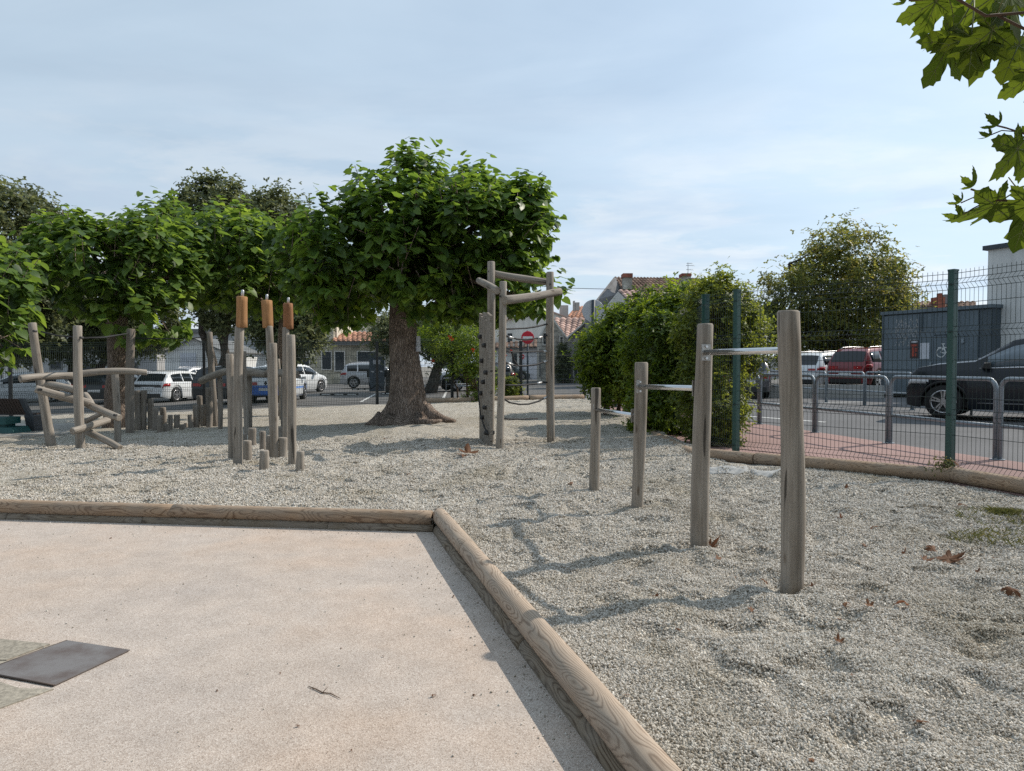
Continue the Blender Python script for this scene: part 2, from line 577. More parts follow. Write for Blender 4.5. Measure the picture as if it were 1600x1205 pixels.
plain("sign_red", (0.52, 0.012, 0.03), 0.45, var=0.06)
plain("sign_white", (0.68, 0.68, 0.67), 0.5, var=0.04)
plain("sign_back", (0.44, 0.46, 0.49), 0.55, 0.2, var=0.08)
plain("sign_post", (0.022, 0.035, 0.05), 0.5, 0.2)
plain("shed_panel", (0.115, 0.148, 0.175), 0.5, 0.1, var=0.15, vscale=2.5)
plain("shed_panel_light", (0.145, 0.182, 0.21), 0.5, 0.1, var=0.12, vscale=2.5)
plain("shed_trim", (0.07, 0.092, 0.11), 0.5, 0.1)
plain("poster_red", (0.36, 0.06, 0.035), 0.6, var=0.4, vscale=14)
plain("poster_dark", (0.05, 0.03, 0.03), 0.6)
plain("paper_white", (0.55, 0.57, 0.62), 0.7)
plain("pictogram", (0.62, 0.64, 0.64), 0.6)
plain("road_paint", (0.56, 0.56, 0.54), 0.8, var=0.25, vscale=8)
plain("rubber_black", (0.018, 0.018, 0.018), 0.8)
plain("teal_plastic", (0.010, 0.085, 0.085), 0.5)
plain("bench_wood", (0.075, 0.050, 0.040), 0.75)
plain("bench_metal", (0.085, 0.094, 0.108), 0.55, 0.3)
plain("charger_case", (0.085, 0.108, 0.135), 0.5, 0.1)
plain("door_dark", (0.022, 0.028, 0.038), 0.5)
plain("gutter", (0.13, 0.13, 0.125), 0.6)
plain("roof_edge", (0.055, 0.065, 0.078), 0.55, 0.2)
plain("scrap_cloth", (0.33, 0.33, 0.32), 0.9, var=0.25, vscale=14)
plain("leaf_vein", (0.16, 0.18, 0.06), 0.6, var=0.1)
plain("twig_bark", (0.09, 0.055, 0.035), 0.9)
plain("litter_blue", (0.3, 0.42, 0.55), 0.4)
plain("rust_plate_edge", (0.085, 0.065, 0.055), 0.55, 0.5)


def mat_perforated():
    t = NT("perforated_plate")
    c = t.coord("Object", (60, 60, 60))
    vo = t.node("ShaderNodeTexVoronoi", feature='F1')
    vo.inputs["Scale"].default_value = 1.0
    vo.inputs["Randomness"].default_value = 0.0
    t.l.new(c, vo.inputs["Vector"])
    col = t.ramp(vo.outputs["Distance"], [(0.26, (0.03, 0.028, 0.027)), (0.33, (0.19, 0.175, 0.17))])
    rust = t.noise(t.pos(), 5, 5, 0.65)
    col = t.mix(t.ramp(rust, [(0.42, 0.0), (0.7, 0.75)]), col, (0.085, 0.050, 0.036))
    t.set(Base_Color=col, Roughness=0.5, Metallic=0.3)


mat_perforated()


# ------------------------------------------------------------------ mesh helpers
def wloc(o):
    """world place of a thing or part whose parents are not turned"""
    v = Vector((0, 0, 0))
    while o is not None:
        v += o.location
        o = o.parent
    return v


def link(name, me, mat=None, parent=None, loc=None):
    o = bpy.data.objects.new(name, me)
    COL.objects.link(o)
    if mat is not None:
        me.materials.clear()
        me.materials.append(MATS[mat])
    if loc is not None:
        o.location = loc
    if parent is not None:
        o.parent = parent
        o.location = Vector(o.location) - wloc(parent)
    return o


def tag(o, label=None, cat=None, group=None, kind=None):
    if label:
        o["label"] = label
    if cat:
        o["category"] = cat
    if group:
        o["group"] = group
    if kind:
        o["kind"] = kind
    return o


def thing(name, loc, label, cat, group=None, rz=0.0):
    o = bpy.data.objects.new(name, None)
    o.empty_display_size = 0.2
    COL.objects.link(o)
    o.location = loc
    o.rotation_euler = (0, 0, rz)
    return tag(o, label, cat, group)


class MB:
    def __init__(self):
        self.v, self.f, self.s = [], [], []

    def add(self, vs, fs, sm=False):
        k = len(self.v)
        self.v += [tuple(x) for x in vs]
        self.f += [tuple(i + k for i in f) for f in fs]
        self.s += [sm] * len(fs)
        return self

    def box(self, c, d, rz=0.0, m=None):
        x, y, z = d[0] / 2, d[1] / 2, d[2] / 2
        vs = [(-x, -y, -z), (x, -y, -z), (x, y, -z), (-x, y, -z), (-x, -y, z), (x, -y, z), (x, y, z), (-x, y, z)]
        M = m if m is not None else Matrix.Rotation(rz, 3, 'Z')
        vs = [M @ Vector(p) + Vector(c) for p in vs]
        return self.add(vs, [(0, 3, 2, 1), (4, 5, 6, 7), (0, 1, 5, 4), (1, 2, 6, 5), (2, 3, 7, 6), (3, 0, 4, 7)])

    def hexa(self, b4, t4):
        return self.add(list(b4) + list(t4), [(0, 3, 2, 1), (4, 5, 6, 7), (0, 1, 5, 4), (1, 2, 6, 5), (2, 3, 7, 6), (3, 0, 4, 7)])

    def prism(self, poly, ext):
        """poly: ring of points; ext: offset vector"""
        n = len(poly)
        a = [Vector(p) for p in poly]
        b = [p + Vector(ext) for p in a]
        fs = [tuple(range(n - 1, -1, -1)), tuple(range(n, 2 * n))]
        fs += [(i, (i + 1) % n, n + (i + 1) % n, n + i) for i in range(n)]
        return self.add(a + b, fs)

    def tube(self, path, radii, seg=8, caps=True, sm=True):
        pts = [Vector(p) for p in path]
        n = len(pts)
        if isinstance(radii, (int, float)):
            radii = [radii] * n
        vs = []
        prev = None
        for i, p in enumerate(pts):
            t = (pts[min(i + 1, n - 1)] - pts[max(i - 1, 0)]).normalized()
            if prev is None:
                ref = Vector((0, 0, 1)) if abs(t.z) < 0.9 else Vector((1, 0, 0))
                u = t.cross(ref).normalized()
            else:
                u = (prev - t * prev.dot(t)).normalized()
            prev = u
            w = t.cross(u)
            for k in range(seg):
                a = 2 * math.pi * k / seg
                vs.append(p + (u * math.cos(a) + w * math.sin(a)) * radii[i])
        k0 = len(self.v)
        self.v += [tuple(x) for x in vs]
        for i in range(n - 1):
            for k in range(seg):
                a, b = i * seg + k, i * seg + (k + 1) % seg
                self.f.append((k0 + a, k0 + b, k0 + b + seg, k0 + a + seg))
                self.s.append(sm)
        if caps:
            self.f.append(tuple(k0 + k for k in range(seg - 1, -1, -1)))
            self.f.append(tuple(k0 + (n - 1) * seg + k for k in range(seg)))
            self.s += [False, False]
        return self

    def lathe(self, prof, c=(0, 0, 0), axis='Z', seg=20, sm=True, caps=True):
        """prof: list of (radius, height)"""
        vs = []
        for r, h in prof:
            for k in range(seg):
                a = 2 * math.pi * k / seg
                x, y = r * math.cos(a), r * math.sin(a)
                q = (x, y, h) if axis == 'Z' else ((x, h, y) if axis == 'Y' else (h, x, y))
                vs.append(Vector(q) + Vector(c))
        fs = []
        n = len(prof)
        for i in range(n - 1):
            for k in range(seg):
                a, b = i * seg + k, i * seg + (k + 1) % seg
                fs.append((a, b, b + seg, a + seg))
        k0 = len(self.f)
        self.add(vs, fs, sm)
        self.add([], [])
        base = len(self.v) - n * seg
        if not caps:
            return self
        self.f.append(tuple(base + k for k in range(seg)))
        self.f.append(tuple(base + (n - 1) * seg + k for k in range(seg)))
        self.s += [False, False]
        return self

    def grid(self, fn, us, vs, sm=True):
        pts = [fn(u, v) for u in us for v in vs]
        m = len(vs)
        fs = [(i * m + j, (i + 1) * m + j, (i + 1) * m + j + 1, i * m + j + 1) for i in range(len(us) - 1) for j in range(m - 1)]
        return self.add(pts, fs, sm)

    def build(self, name, mat, parent=None, origin=None, local=False, fix=True):
        """local: the points are in the parent's own frame; else in the world"""
        me = bpy.data.meshes.new(name)
        o3 = Vector((0, 0, 0))
        if not local:
            if origin is not None:
                o3 = Vector(origin)
            elif parent is not None:
                o3 = wloc(parent)
        me.from_pydata([tuple(Vector(p) - o3) for p in self.v], [], self.f)
        me.polygons.foreach_set("use_smooth", self.s)
        if fix:
            bm = bmesh.new()
            bm.from_mesh(me)
            bmesh.ops.recalc_face_normals(bm, faces=bm.faces)
            bm.to_mesh(me)
            bm.free()
        me.update()
        if local:
            return _child_local(name, me, mat, parent)
        return link(name, me, mat, parent, o3)


def _child_local(name, me, mat, parent):
    o = bpy.data.objects.new(name, me)
    COL.objects.link(o)
    me.materials.append(MATS[mat])
    o.parent = parent
    return o


def fast_mesh(name, verts, faces_flat, k, smooth_shade=False):
    """verts (N,3), faces_flat (M*k) indices, all faces with k corners"""
    me = bpy.data.meshes.new(name)
    m = len(faces_flat) // k
    me.vertices.add(len(verts))
    me.vertices.foreach_set("co", np.asarray(verts, dtype=np.float32).ravel())
    me.loops.add(len(faces_flat))
    me.loops.foreach_set("vertex_index", np.asarray(faces_flat, dtype=np.int32))
    me.polygons.add(m)
    me.polygons.foreach_set("loop_start", np.arange(0, m * k, k, dtype=np.int32))
    me.polygons.foreach_set("loop_total", np.full(m, k, dtype=np.int32))
    if smooth_shade:
        me.polygons.foreach_set("use_smooth", np.ones(m, dtype=bool))
    me.update(calc_edges=True)
    me.validate()
    return me


def pole(name, p0, p1, r0, r1, mat, parent=None, seg=14, wob=0.01, rings=9, bend=None, chamfer=0.010, rvar=0.04, seed=None):
    """round timber from p0 to p1; local X runs along it"""
    p0, p1 = Vector(p0), Vector(p1)
    d = p1 - p0
    L = d.length
    q = d.to_track_quat('X', 'Z')
    rs = random.Random(seed if seed is not None else hash((round(p0.x, 2), round(p0.y, 2), round(p1.z, 2))))
    ph = [rs.uniform(0, 6.28) for _ in range(6)]
    mb = MB()
    xs = [0.0, chamfer] + [chamfer + (L - 2 * chamfer) * i / rings for i in range(1, rings)] + [L - chamfer, L]
    vs, n = [], len(xs)
    for i, x in enumerate(xs):
        t = x / L
        r = r0 + (r1 - r0) * t
        r *= 1 + rvar * math.sin(5.0 * t + ph[4]) + rvar * 0.5 * math.sin(13 * t + ph[5])
        if i == 0 or i == n - 1:
            r *= 0.86
        cy = wob * (math.sin(3.2 * t + ph[0]) - math.sin(ph[0])) + (bend[0] * math.sin(math.pi * t) if bend else 0)
        cz = wob * (math.sin(2.7 * t + ph[1]) - math.sin(ph[1])) + (bend[1] * math.sin(math.pi * t) if bend else 0)
        for k in range(seg):
            a = 2 * math.pi * k / seg
            rr = r * (1 + 0.035 * math.sin(2 * a + ph[2] + 2 * t) + 0.02 * math.sin(3 * a + ph[3]))
            vs.append((x, cy + rr * math.cos(a), cz + rr * math.sin(a)))
    fs, sm = [], []
    for i in range(n - 1):
        for k in range(seg):
            a, b = i * seg + k, i * seg + (k + 1) % seg
            fs.append((a, b, b + seg, a + seg))
            sm.append(True)
    fs.append(tuple(range(seg - 1, -1, -1)))
    fs.append(tuple((n - 1) * seg + k for k in range(seg)))
    sm += [False, False]
    me = bpy.data.meshes.new(name)
    me.from_pydata(vs, [], fs)
    me.polygons.foreach_set("use_smooth", sm)
    me.update()
    o = link(name, me, mat, parent, p0)
    o.rotation_mode = 'QUATERNION'
    o.rotation_quaternion = q
    return o


def copy_tree(o, parent=None):
    c = o.copy()
    COL.objects.link(c)
    if parent is not None:
        c.parent = parent
    for ch in list(o.children):
        copy_tree(ch, c)
    return c


ORD = ["first", "second", "third", "fourth", "fifth", "sixth", "seventh", "eighth", "ninth", "tenth", "eleventh", "twelfth",
       "thirteenth", "fourteenth", "fifteenth", "sixteenth", "seventeenth", "eighteenth", "nineteenth", "twentieth"]
ORD += ["twenty-" + w for w in ORD[:9]] + ["thirtieth"] + ["thirty-" + w for w in ORD[:9]]


# value noise for the height of the gravel
def vnoise(x, y, seed):
    xi, yi = np.floor(x).astype(np.int64), np.floor(y).astype(np.int64)
    fx, fy = x - xi, y - yi
    fx, fy = fx * fx * (3 - 2 * fx), fy * fy * (3 - 2 * fy)

    def h(a, b):
        v = np.sin(a * 127.1 + b * 311.7 + seed * 74.7) * 43758.5453
        return v - np.floor(v)
    return (h(xi, yi) * (1 - fx) + h(xi + 1, yi) * fx) * (1 - fy) + (h(xi, yi + 1) * (1 - fx) + h(xi + 1, yi + 1) * fx) * fy


# ================================================================== the setting
def sheet(name, mat, pts, zf, lift=0.0, sub=1):
    """flat-ish polygon sheet (convex or simple), z from zf"""
    me = bpy.data.meshes.new(name)
    bm = bmesh.new()
    vs = [bm.verts.new((x, y, zf(x, y) + lift)) for x, y in pts]
    f = bm.faces.new(vs)
    f.normal_update()
    if f.normal.z < 0:
        f.normal_flip()
    bmesh.ops.triangulate(bm, faces=bm.faces)
    bm.to_mesh(me)
    bm.free()
    return tag(link(name, me, mat), kind="structure")


sheet("ground", "earth", [(-900, -900), (900, -900), (900, 1100), (-900, 1100)], lambda x, y: -1.9)
# car park behind the fence, road on the right, raised car park across the road
sheet("car_park", "asphalt_lot", [(-60, 14), (2.9, 14), (2.9, 90), (-60, 90)], zr)
sheet("road", "asphalt", [(2.9, -6), (16.5, -6), (19, 24), (16, 40), (14, 90), (2.9, 90)], zr)

# pavement strip between the fence and the hoop barriers
PAV = [(2.75, 26.0), (2.75, 9.2), (4.5, 7.2), (7.2, -2), (9.0, -2), (6.12, 8.4), (5.85, 9.6), (5.35, 12.6), (4.9, 15.2), (3.9, 26)]
zp = lambda x, y: zr(x, y) + 0.10
mb = MB()
n = len(PAV)
mb.prism([(x, y, zr(x, y) - 0.1) for x, y in PAV], (0, 0, 0.2))
tag(mb.build("pavement", "red_pavement"), kind="structure")

# ---------------- gravel bed (undulating) and court
CORNER = G(676, 832, zs)                 # inner corner of the court's timber edge
NEARP = G(945, 1205, zs)
LEFTP = G(0, 812, zs)
dR = (NEARP - CORNER).normalized()
dL = (LEFTP - CORNER).normalized()
COURT_R = CORNER + dR * 8.5
COURT_L = CORNER + dL * 18.0
tag_court = sheet("court", "court_surface", [(CORNER.x + 0.03, CORNER.y + 0.03), (COURT_L.x, COURT_L.y + 0.03), (COURT_L.x, -6), (COURT_R.x + 0.03, -6), (COURT_R.x + 0.03, COURT_R.y)], zs)


def side(px, py, a, d):
    return (px - a[0]) * d[1] - (py - a[1]) * d[0]


F1 = (3.02, 9.73)
F2 = (4.68, 7.70)
FD = Vector((0.30, -0.954)).normalized()
LOGA = Vector((2.52, 8.98))              # right timber edge: joints
LOGB = Vector((4.50, 7.32))
LOGC = LOGB + FD * 8.5


def gravel_inside(x, y):
    """boolean array: where gravel lies"""
    inR = ((x - CORNER.x - 0.05) * dR.y - (y - CORNER.y) * dR.x) < 0        # right of the right court log
    inL = ((x - CORNER.x) * dL.y - (y - CORNER.y - 0.05) * dL.x) > 0        # beyond the left court log
    ok = inR | inL
    d = (LOGB - LOGA).normalized()
    s1 = (x - LOGA.x) * d.y - (y - LOGA.y) * d.x                            # >0 : camera side
    s2 = (x - LOGB.x) * FD.y - (y - LOGB.y) * FD.x
    right = np.where(y > LOGA.y, x < 2.60, np.where(x > LOGB.x, s2 > 0, s1 > 0) | (x < LOGA.x) | ((y < LOGB.y) & (s2 > 0)))
    back = (y < 23.0 + 0.25 * (x + 4.3)) & (y < 22.9 + 0.5 * (x + 4.3) + 0.6 + 30 * (x < -4.3))
    return ok & right & back


def gz_arr(x, y):
    t = np.clip((y - 6) / 10, 0, 1)
    t = t * t * (3 - 2 * t)
    z = 0.10 + 0.02 * np.minimum(x, 0) * t
    amp = np.where(y < 14, 1.0, 0.5)
    # raked level along the timber edges
    e1 = np.abs((x - CORNER.x - 0.07) * dR.y - (y - CORNER.y) * dR.x) + 9 * (y > CORNER.y + 0.3)
    e2 = np.abs((x - CORNER.x) * dL.y - (y - CORNER.y - 0.07) * dL.x) + 9 * (x > CORNER.x + 0.3)
    e3 = np.abs((x - LOGB.x) * FD.y - (y - LOGB.y) * FD.x) + 9 * (y > LOGB.y + 0.2)
    dl = (LOGB - LOGA).normalized()
    e4 = np.abs((x - LOGA.x) * dl.y - (y - LOGA.y) * dl.x) + 9 * (y < LOGB.y - 0.3)
    near = np.clip((np.minimum(np.minimum(e1, e2), np.minimum(e3, e4)) - 0.08) / 0.45, 0, 1)
    amp = amp * (0.25 + 0.75 * near)
    z = z - 0.012 * (1 - near)
    z = z + amp * (0.028 * (vnoise(x * 2.6, y * 2.6, 1) - 0.5) + 0.040 * (vnoise(x * 5.6, y * 5.6, 2) - 0.5) + 0.026 * (vnoise(x * 10.5, y * 10.5, 3) - 0.5) - 0.060 * np.clip(vnoise(x * 6.3, y * 7.4, 9) - 0.58, 0, 1) / 0.42)
    z = z + 0.05 * (vnoise(x * 0.7, y * 0.7, 5) - 0.5)
    # heap round the tree's foot
    z = z + 0.13 * np.exp(-(((x + 1.9) / 1.15) ** 2 + ((y - 12.7) / 0.95) ** 2))
    return z


def axis(segs):
    out = [segs[0][0]]
    for a, b, st in segs:
        k = max(1, int(round((b - a) / st)))
        out += [a + (b - a) * (i + 1) / k for i in range(k)]
    return np.array(out)


gx = axis([(-17, -4, 0.10), (-4, 5.2, 0.045), (5.2, 7.4, 0.10)])
gy = axis([(-1.2, 1.2, 0.10), (1.2, 8.0, 0.045), (8.0, 13, 0.08), (13, 26.5, 0.16)])
XX, YY = np.meshgrid(gx, gy, indexing='ij')
ZZ = np.where(gravel_inside(XX, YY), gz_arr(XX, YY), -0.32)
ni, nj = XX.shape
idx = np.arange(ni * nj).reshape(ni, nj)
quads = np.stack([idx[:-1, :-1], idx[1:, :-1], idx[1:, 1:], idx[:-1, 1:]], axis=-1).reshape(-1, 4)
zq = ZZ.ravel()[quads]
quads = quads[zq.max(axis=1) > -0.3]
me = fast_mesh("gravel", np.stack([XX.ravel(), YY.ravel(), ZZ.ravel()], axis=1), quads.ravel(), 4, True)
tag(link("gravel", me, "gravel_bed"), kind="structure")

# loose stones on the bed: one point per stone, a faceted stone instanced on each
pts = []


def scatter(x0, x1, y0, y1, dens):
    k = int((x1 - x0) * (y1 - y0) * dens)
    x = RNG.uniform(x0, x1, k)
    y = RNG.uniform(y0, y1, k)
    vis = np.abs(x) / np.maximum(y, 0.1) < 0.76
    m = gravel_inside(x, y) & vis
    return x[m], y[m]


stone_sets = [scatter(-0.5, 2.4, 1.35, 3.2, 26000), scatter(-0.8, 3.2, 3.2, 4.4, 15000), scatter(-1.2, 4.4, 4.4, 6.2, 8000),
              scatter(-5.0, 4.6, 6.0, 8.2, 3000), scatter(-7.5, 2.6, 8.2, 11.5, 1200)]
sizes = [(0.0028, 0.0056), (0.0032, 0.0062), (0.0040, 0.0072), (0.0050, 0.0086), (0.0062, 0.010)]
cx = np.concatenate([s[0] for s in stone_sets])
cy = np.concatenate([s[1] for s in stone_sets])
cs = np.concatenate([RNG.uniform(a, b, len(s[0])) * np.where(RNG.random(len(s[0])) < 0.04, 1.5, 1.0) for s, (a, b) in zip(stone_sets, sizes)])
cz = gz_arr(cx, cy) + cs * RNG.uniform(-0.1, 0.6, len(cx))
# stones kicked over the timber on to the court
kx, ky = [], []
for p_, d_, L_, n_ in ((CORNER, dR, 4.2, 420), (CORNER, dL, 5.5, 300)):
    a_ = RNG.uniform(0, L_, n_)
    o_ = RNG.exponential(0.09, n_) + 0.006
    nv_ = Vector((-0.964, -0.267, 0)) if d_ is dR else Vector((-d_.y, d_.x, 0))
    if d_ is dL and nv_.y > 0:
        nv_ = -nv_
    kx.append(p_.x + d_.x * a_ + nv_.x * o_)
    ky.append(p_.y + d_.y * a_ + nv_.y * o_)
kx.append(RNG.uniform(-3.6, 0.2, 160))
ky.append(RNG.uniform(2.2, 5.4, 160))
kx, ky = np.concatenate(kx), np.concatenate(ky)
ks = RNG.uniform(0.002, 0.0048, len(kx))
ok_ = ((kx - CORNER.x) * dR.y - (ky - CORNER.y) * dR.x > 0.002) & ((kx - CORNER.x) * dL.y - (ky - CORNER.y) * dL.x < -0.002)
cx, cy, cz, cs = np.concatenate([cx, kx[ok_]]), np.concatenate([cy, ky[ok_]]), np.concatenate([cz, ks[ok_] * 0.6]), np.concatenate([cs, ks[ok_]])
me = bpy.data.meshes.new("gravel_stones")
me.vertices.add(len(cx))
me.vertices.foreach_set("co", np.stack([cx, cy, cz], axis=1).astype(np.float32).ravel())
at = me.attributes.new("stone_size", 'FLOAT', 'POINT')
at.data.foreach_set("value", cs.astype(np.float32))
me.update()
stones = tag(link("gravel_stones", me, "pebble"), "pale loose gravel stones covering the play area", "gravel", kind="stuff")


def stone_nodes():
    ng = bpy.data.node_groups.new("stones", 'GeometryNodeTree')
    ng.interface.new_socket("Geometry", in_out='INPUT', socket_type='NodeSocketGeometry')
    ng.interface.new_socket("Geometry", in_out='OUTPUT', socket_type='NodeSocketGeometry')
    N, Lk = ng.nodes, ng.links
    gi, go = N.new("NodeGroupInput"), N.new("NodeGroupOutput")
    ico = N.new("GeometryNodeMeshIcoSphere")
    ico.inputs["Radius"].default_value = 1.0
    ico.inputs["Subdivisions"].default_value = 2
    sp = N.new("GeometryNodeSetPosition")
    nz = N.new("ShaderNodeTexNoise")
    nz.inputs["Scale"].default_value = 0.9
    nz.inputs["Detail"].default_value = 1.0
    posn = N.new("GeometryNodeInputPosition")
    Lk.new(posn.outputs[0], nz.inputs["Vector"])
    sub = N.new("ShaderNodeVectorMath")
    sub.operation = 'SUBTRACT'
    Lk.new(nz.outputs["Color"], sub.inputs[0])
    sub.inputs[1].default_value = (0.5, 0.5, 0.5)
    sc = N.new("ShaderNodeVectorMath")
    sc.operation = 'SCALE'
    sc.inputs["Scale"].default_value = 1.3
    Lk.new(sub.outputs[0], sc.inputs[0])
    Lk.new(ico.outputs[0], sp.inputs["Geometry"])
    Lk.new(sc.outputs[0], sp.inputs["Offset"])
    sm = N.new("GeometryNodeSetMaterial")
    sm.inputs["Material"].default_value = MATS["pebble"]
    Lk.new(sp.outputs[0], sm.inputs["Geometry"])
    iop = N.new("GeometryNodeInstanceOnPoints")
    Lk.new(gi.outputs[0], iop.inputs["Points"])
    Lk.new(sm.outputs[0], iop.inputs["Instance"])
    rr = N.new("FunctionNodeRandomValue")
    rr.data_type = 'FLOAT_VECTOR'
    rr.inputs[0].default_value = (0, 0, 0)
    rr.inputs[1].default_value = (6.28, 6.28, 6.28)
    Lk.new(rr.outputs[0], iop.inputs["Rotation"])
    rs = N.new("FunctionNodeRandomValue")
    rs.data_type = 'FLOAT_VECTOR'
    rs.inputs[0].default_value = (0.75, 0.7, 0.5)
    rs.inputs[1].default_value = (1.5, 1.15, 0.85)
    na = N.new("GeometryNodeInputNamedAttribute")
    na.data_type = 'FLOAT'
    na.inputs["Name"].default_value = "stone_size"
    ms = N.new("ShaderNodeVectorMath")
    ms.operation = 'SCALE'
    Lk.new(rs.outputs[0], ms.inputs[0])
    Lk.new(na.outputs["Attribute"], ms.inputs["Scale"])
    Lk.new(ms.outputs[0], iop.inputs["Scale"])
    Lk.new(iop.outputs[0], go.inputs[0])
    md = stones.modifiers.new("stones", 'NODES')
    md.node_group = ng


stone_nodes()

# concrete path by the bench, kerb along the back fence
mb = MB()
mb.prism([(x, y, zg(x, y) - 0.17) for x, y in ((-16.5, 13.0), (-9.2, 12.7), (-8.1, 13.6), (-9.5, 16.5), (-16.5, 17.5))], (0, 0, 0.20))
tag(mb.build("path", "concrete_path"), kind="structure")


# ---------------- timber edging of the court
def edge_log(p, d, a, b, z, r, mat, label, up=0.0):
    p0 = Vector((p.x, p.y, 0)) + Vector((d.x, d.y, 0)) * a + Vector((0, 0, z))
    p1 = Vector((p.x, p.y, 0)) + Vector((d.x, d.y, 0)) * b + Vector((0, 0, z + up))
    o = pole("border_log", p0, p1, r, r, mat, None, 22, 0.002, max(8, int((b - a) * 9)), None, 0.002, 0.004)
    return tag(o, label, "log", "logs edging the court")


nR = Vector((-dR.y, dR.x, 0)) * (1 if (-dR.y) > 0 else -1)      # away from the court
nL = Vector((-dL.y, dL.x, 0)) * (1 if dL.x < 0 and dL.x * 0 + (-(-dL.x)) < 0 else 1)
if nL.y < 0:
    nL = -nL
RU, RLO = 0.055, 0.050
upR = CORNER + nR * 0.068
upL = CORNER + nL * 0.066
loR = CORNER + nR * 0.050
loL = CORNER + nL * 0.050
# upper course
edge_log(upR - dR * 0.10, dR, 0.0, 1.078, 0.102, 0.058, "border_timber_pale", "cracked short border log at the court's inner corner")
edge_log(upR - dR * 0.04, dR, 0.9765, 3.9, 0.102, 0.058, "border_timber_pale", "long pale swirl-grained border log running to the bottom edge")
edge_log(upR - dR * 0.04, dR, 3.905, 6.4, 0.102, 0.058, "border_timber_pale", "border log running out past the bottom of the picture")
edge_log(upL + dL * 0.02, dL, 0.0, 2.12, 0.095, RU, "border_timber", "brown upper border log meeting the court's inner corner")
edge_log(upL + dL * 0.02, dL, 2.1185, 4.9, 0.095, RU, "border_timber", "brown upper border log at the left edge of the picture")
edge_log(upL + dL * 0.02, dL, 4.8985, 8.5, 0.095, RU, "border_timber", "brown upper border log past the left edge")
# lower course
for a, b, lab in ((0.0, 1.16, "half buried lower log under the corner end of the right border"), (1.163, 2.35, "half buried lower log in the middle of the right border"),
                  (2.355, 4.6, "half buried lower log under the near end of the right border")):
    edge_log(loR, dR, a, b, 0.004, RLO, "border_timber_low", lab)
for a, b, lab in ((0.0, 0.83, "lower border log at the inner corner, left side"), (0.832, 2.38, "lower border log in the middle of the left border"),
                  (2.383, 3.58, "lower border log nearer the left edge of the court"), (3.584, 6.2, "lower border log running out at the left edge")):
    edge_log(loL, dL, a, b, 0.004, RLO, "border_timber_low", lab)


# ---------------- timber edge below the fence on the right
def flat_log(a, b, z0, z1, r, label):
    o = pole("border_log", (a[0], a[1], z0), (b[0], b[1], z1), r, r, "border_timber", None, 20, 0.006, 14, None, 0.008, 0.03)
    return tag(o, label, "log", "logs edging the gravel below the fence")


mid = LOGA.lerp(LOGB, 0.20)
flat_log(LOGA + Vector((-0.02, 0.22)), mid, 0.13, 0.145, 0.075, "short border log leaving the hedge below the green fence")
flat_log(mid + Vector((0.004, -0.003)), LOGB, 0.145, 0.15, 0.075, "long border log below the fence panel on the right")
flat_log(LOGB - FD * 0.05, LOGB + FD * 2.6, 0.15, 0.14, 0.077, "border log running from the fence corner out of the right edge")
flat_log((2.42, 9.3), (2.46, 13.2), 0.08, 0.06, 0.07, "shaded border log lying along the foot of the hedge")
flat_log((2.46, 13.25), (2.5, 17.5), 0.06, 0.03, 0.07, "far border log under the hedge")


# ================================================================== play equipment
def px_r(w, Y):
    return 0.5 * w * Y / FPX


SINK = 0.12


def px_post(name, base, top, w, mat, parent=None, Y=None, zf=zg, taper=0.97, wob=0.012, bend=None, sink=SINK, seg=14):
    b = G(base[0], base[1], zf) if Y is None else P(base[0], base[1], Y)
    t = P(top[0], top[1], b.y)
    r = px_r(w, b.y)
    d = (t - b).normalized()
    return pole(name, b - d * sink, t, r, r * taper, mat, parent, seg, wob, 10, bend)


# ---------------- three pull-up bars between four posts
bar_posts = [((1237, 911), (1243, 485), 35), ((1093, 848), (1095, 506), 26.5), ((995, 795), (998, 566), 19.5), ((928, 763), (926, 606), 15.5)]
root = thing("pull_up_bars", G(1093, 848), "row of four grey timber posts joined by three steel pull-up bars", "pull-up bars")
pb = []
for (b, t, w), bd in zip(bar_posts, ((0.012, -0.012), (0.012, 0.0), (-0.012, 0.01), (0.0, 0.006))):
    o = px_post("post", b, t, w, "grey_timber", root, wob=0.016, bend=bd, seg=20)
    g = G(*b)
    pb.append((g, P(t[0], t[1], g.y), px_r(w, g.y)))


def bar(i, j, pyi, pyj, r=0.0185):
    a, b = pb[i], pb[j]
    za, zb = P(0, pyi, a[0].y).z, P(0, pyj, b[0].y).z
    pa = Vector((a[0].x, a[0].y, za))
    pq = Vector((b[0].x, b[0].y, zb))
    d = (pq - pa).normalized()
    pa2, pb2 = pa + d * (a[2] * 0.9), pq - d * (b[2] * 0.9)
    m = MB()
    m.tube([pa2, pb2], r, 16)
    o = m.build("bar", "steel_bar", root)
    u = Vector((d.y, -d.x, 0)).normalized()
    for c, sgn in ((pa, 1), (pq, -1)):
        cc = c + d * sgn * ((a[2] if sgn > 0 else b[2]) + 0.003)
        mm = MB()
        rot = Matrix(((d.x, u.x, 0), (d.y, u.y, 0), (d.z, u.z, 1)))
        mm.box(cc, (0.012, 0.062, 0.105), m=rot)
        pl = mm.build("bracket", "steel_plate", root)
        for dz in (-0.037, 0.037):
            mm = MB()
            mm.tube([cc + Vector((0, 0, dz)), cc + d * sgn * 0.016 + Vector((0, 0, dz))], 0.009, 6)
            mm.build("bolt", "steel_bar", root)
    return o


bar(1, 0, 551, 547)
bar(2, 1, 604, 607)
bar(3, 2, 640, 650)

# ---------------- climbing frame: three posts, beams, plank wall with holds, rope net
A, Bp = G(780, 699), G(861, 688)
Cp = Vector(((766 - 800) / FPX * 11.2, 11.2, 0.07))
root = thing("play_climber", (A + Bp + Cp) / 3, "triangular timber climbing frame with plank wall and rope net", "climbing frame")
root.location.z = 0.08


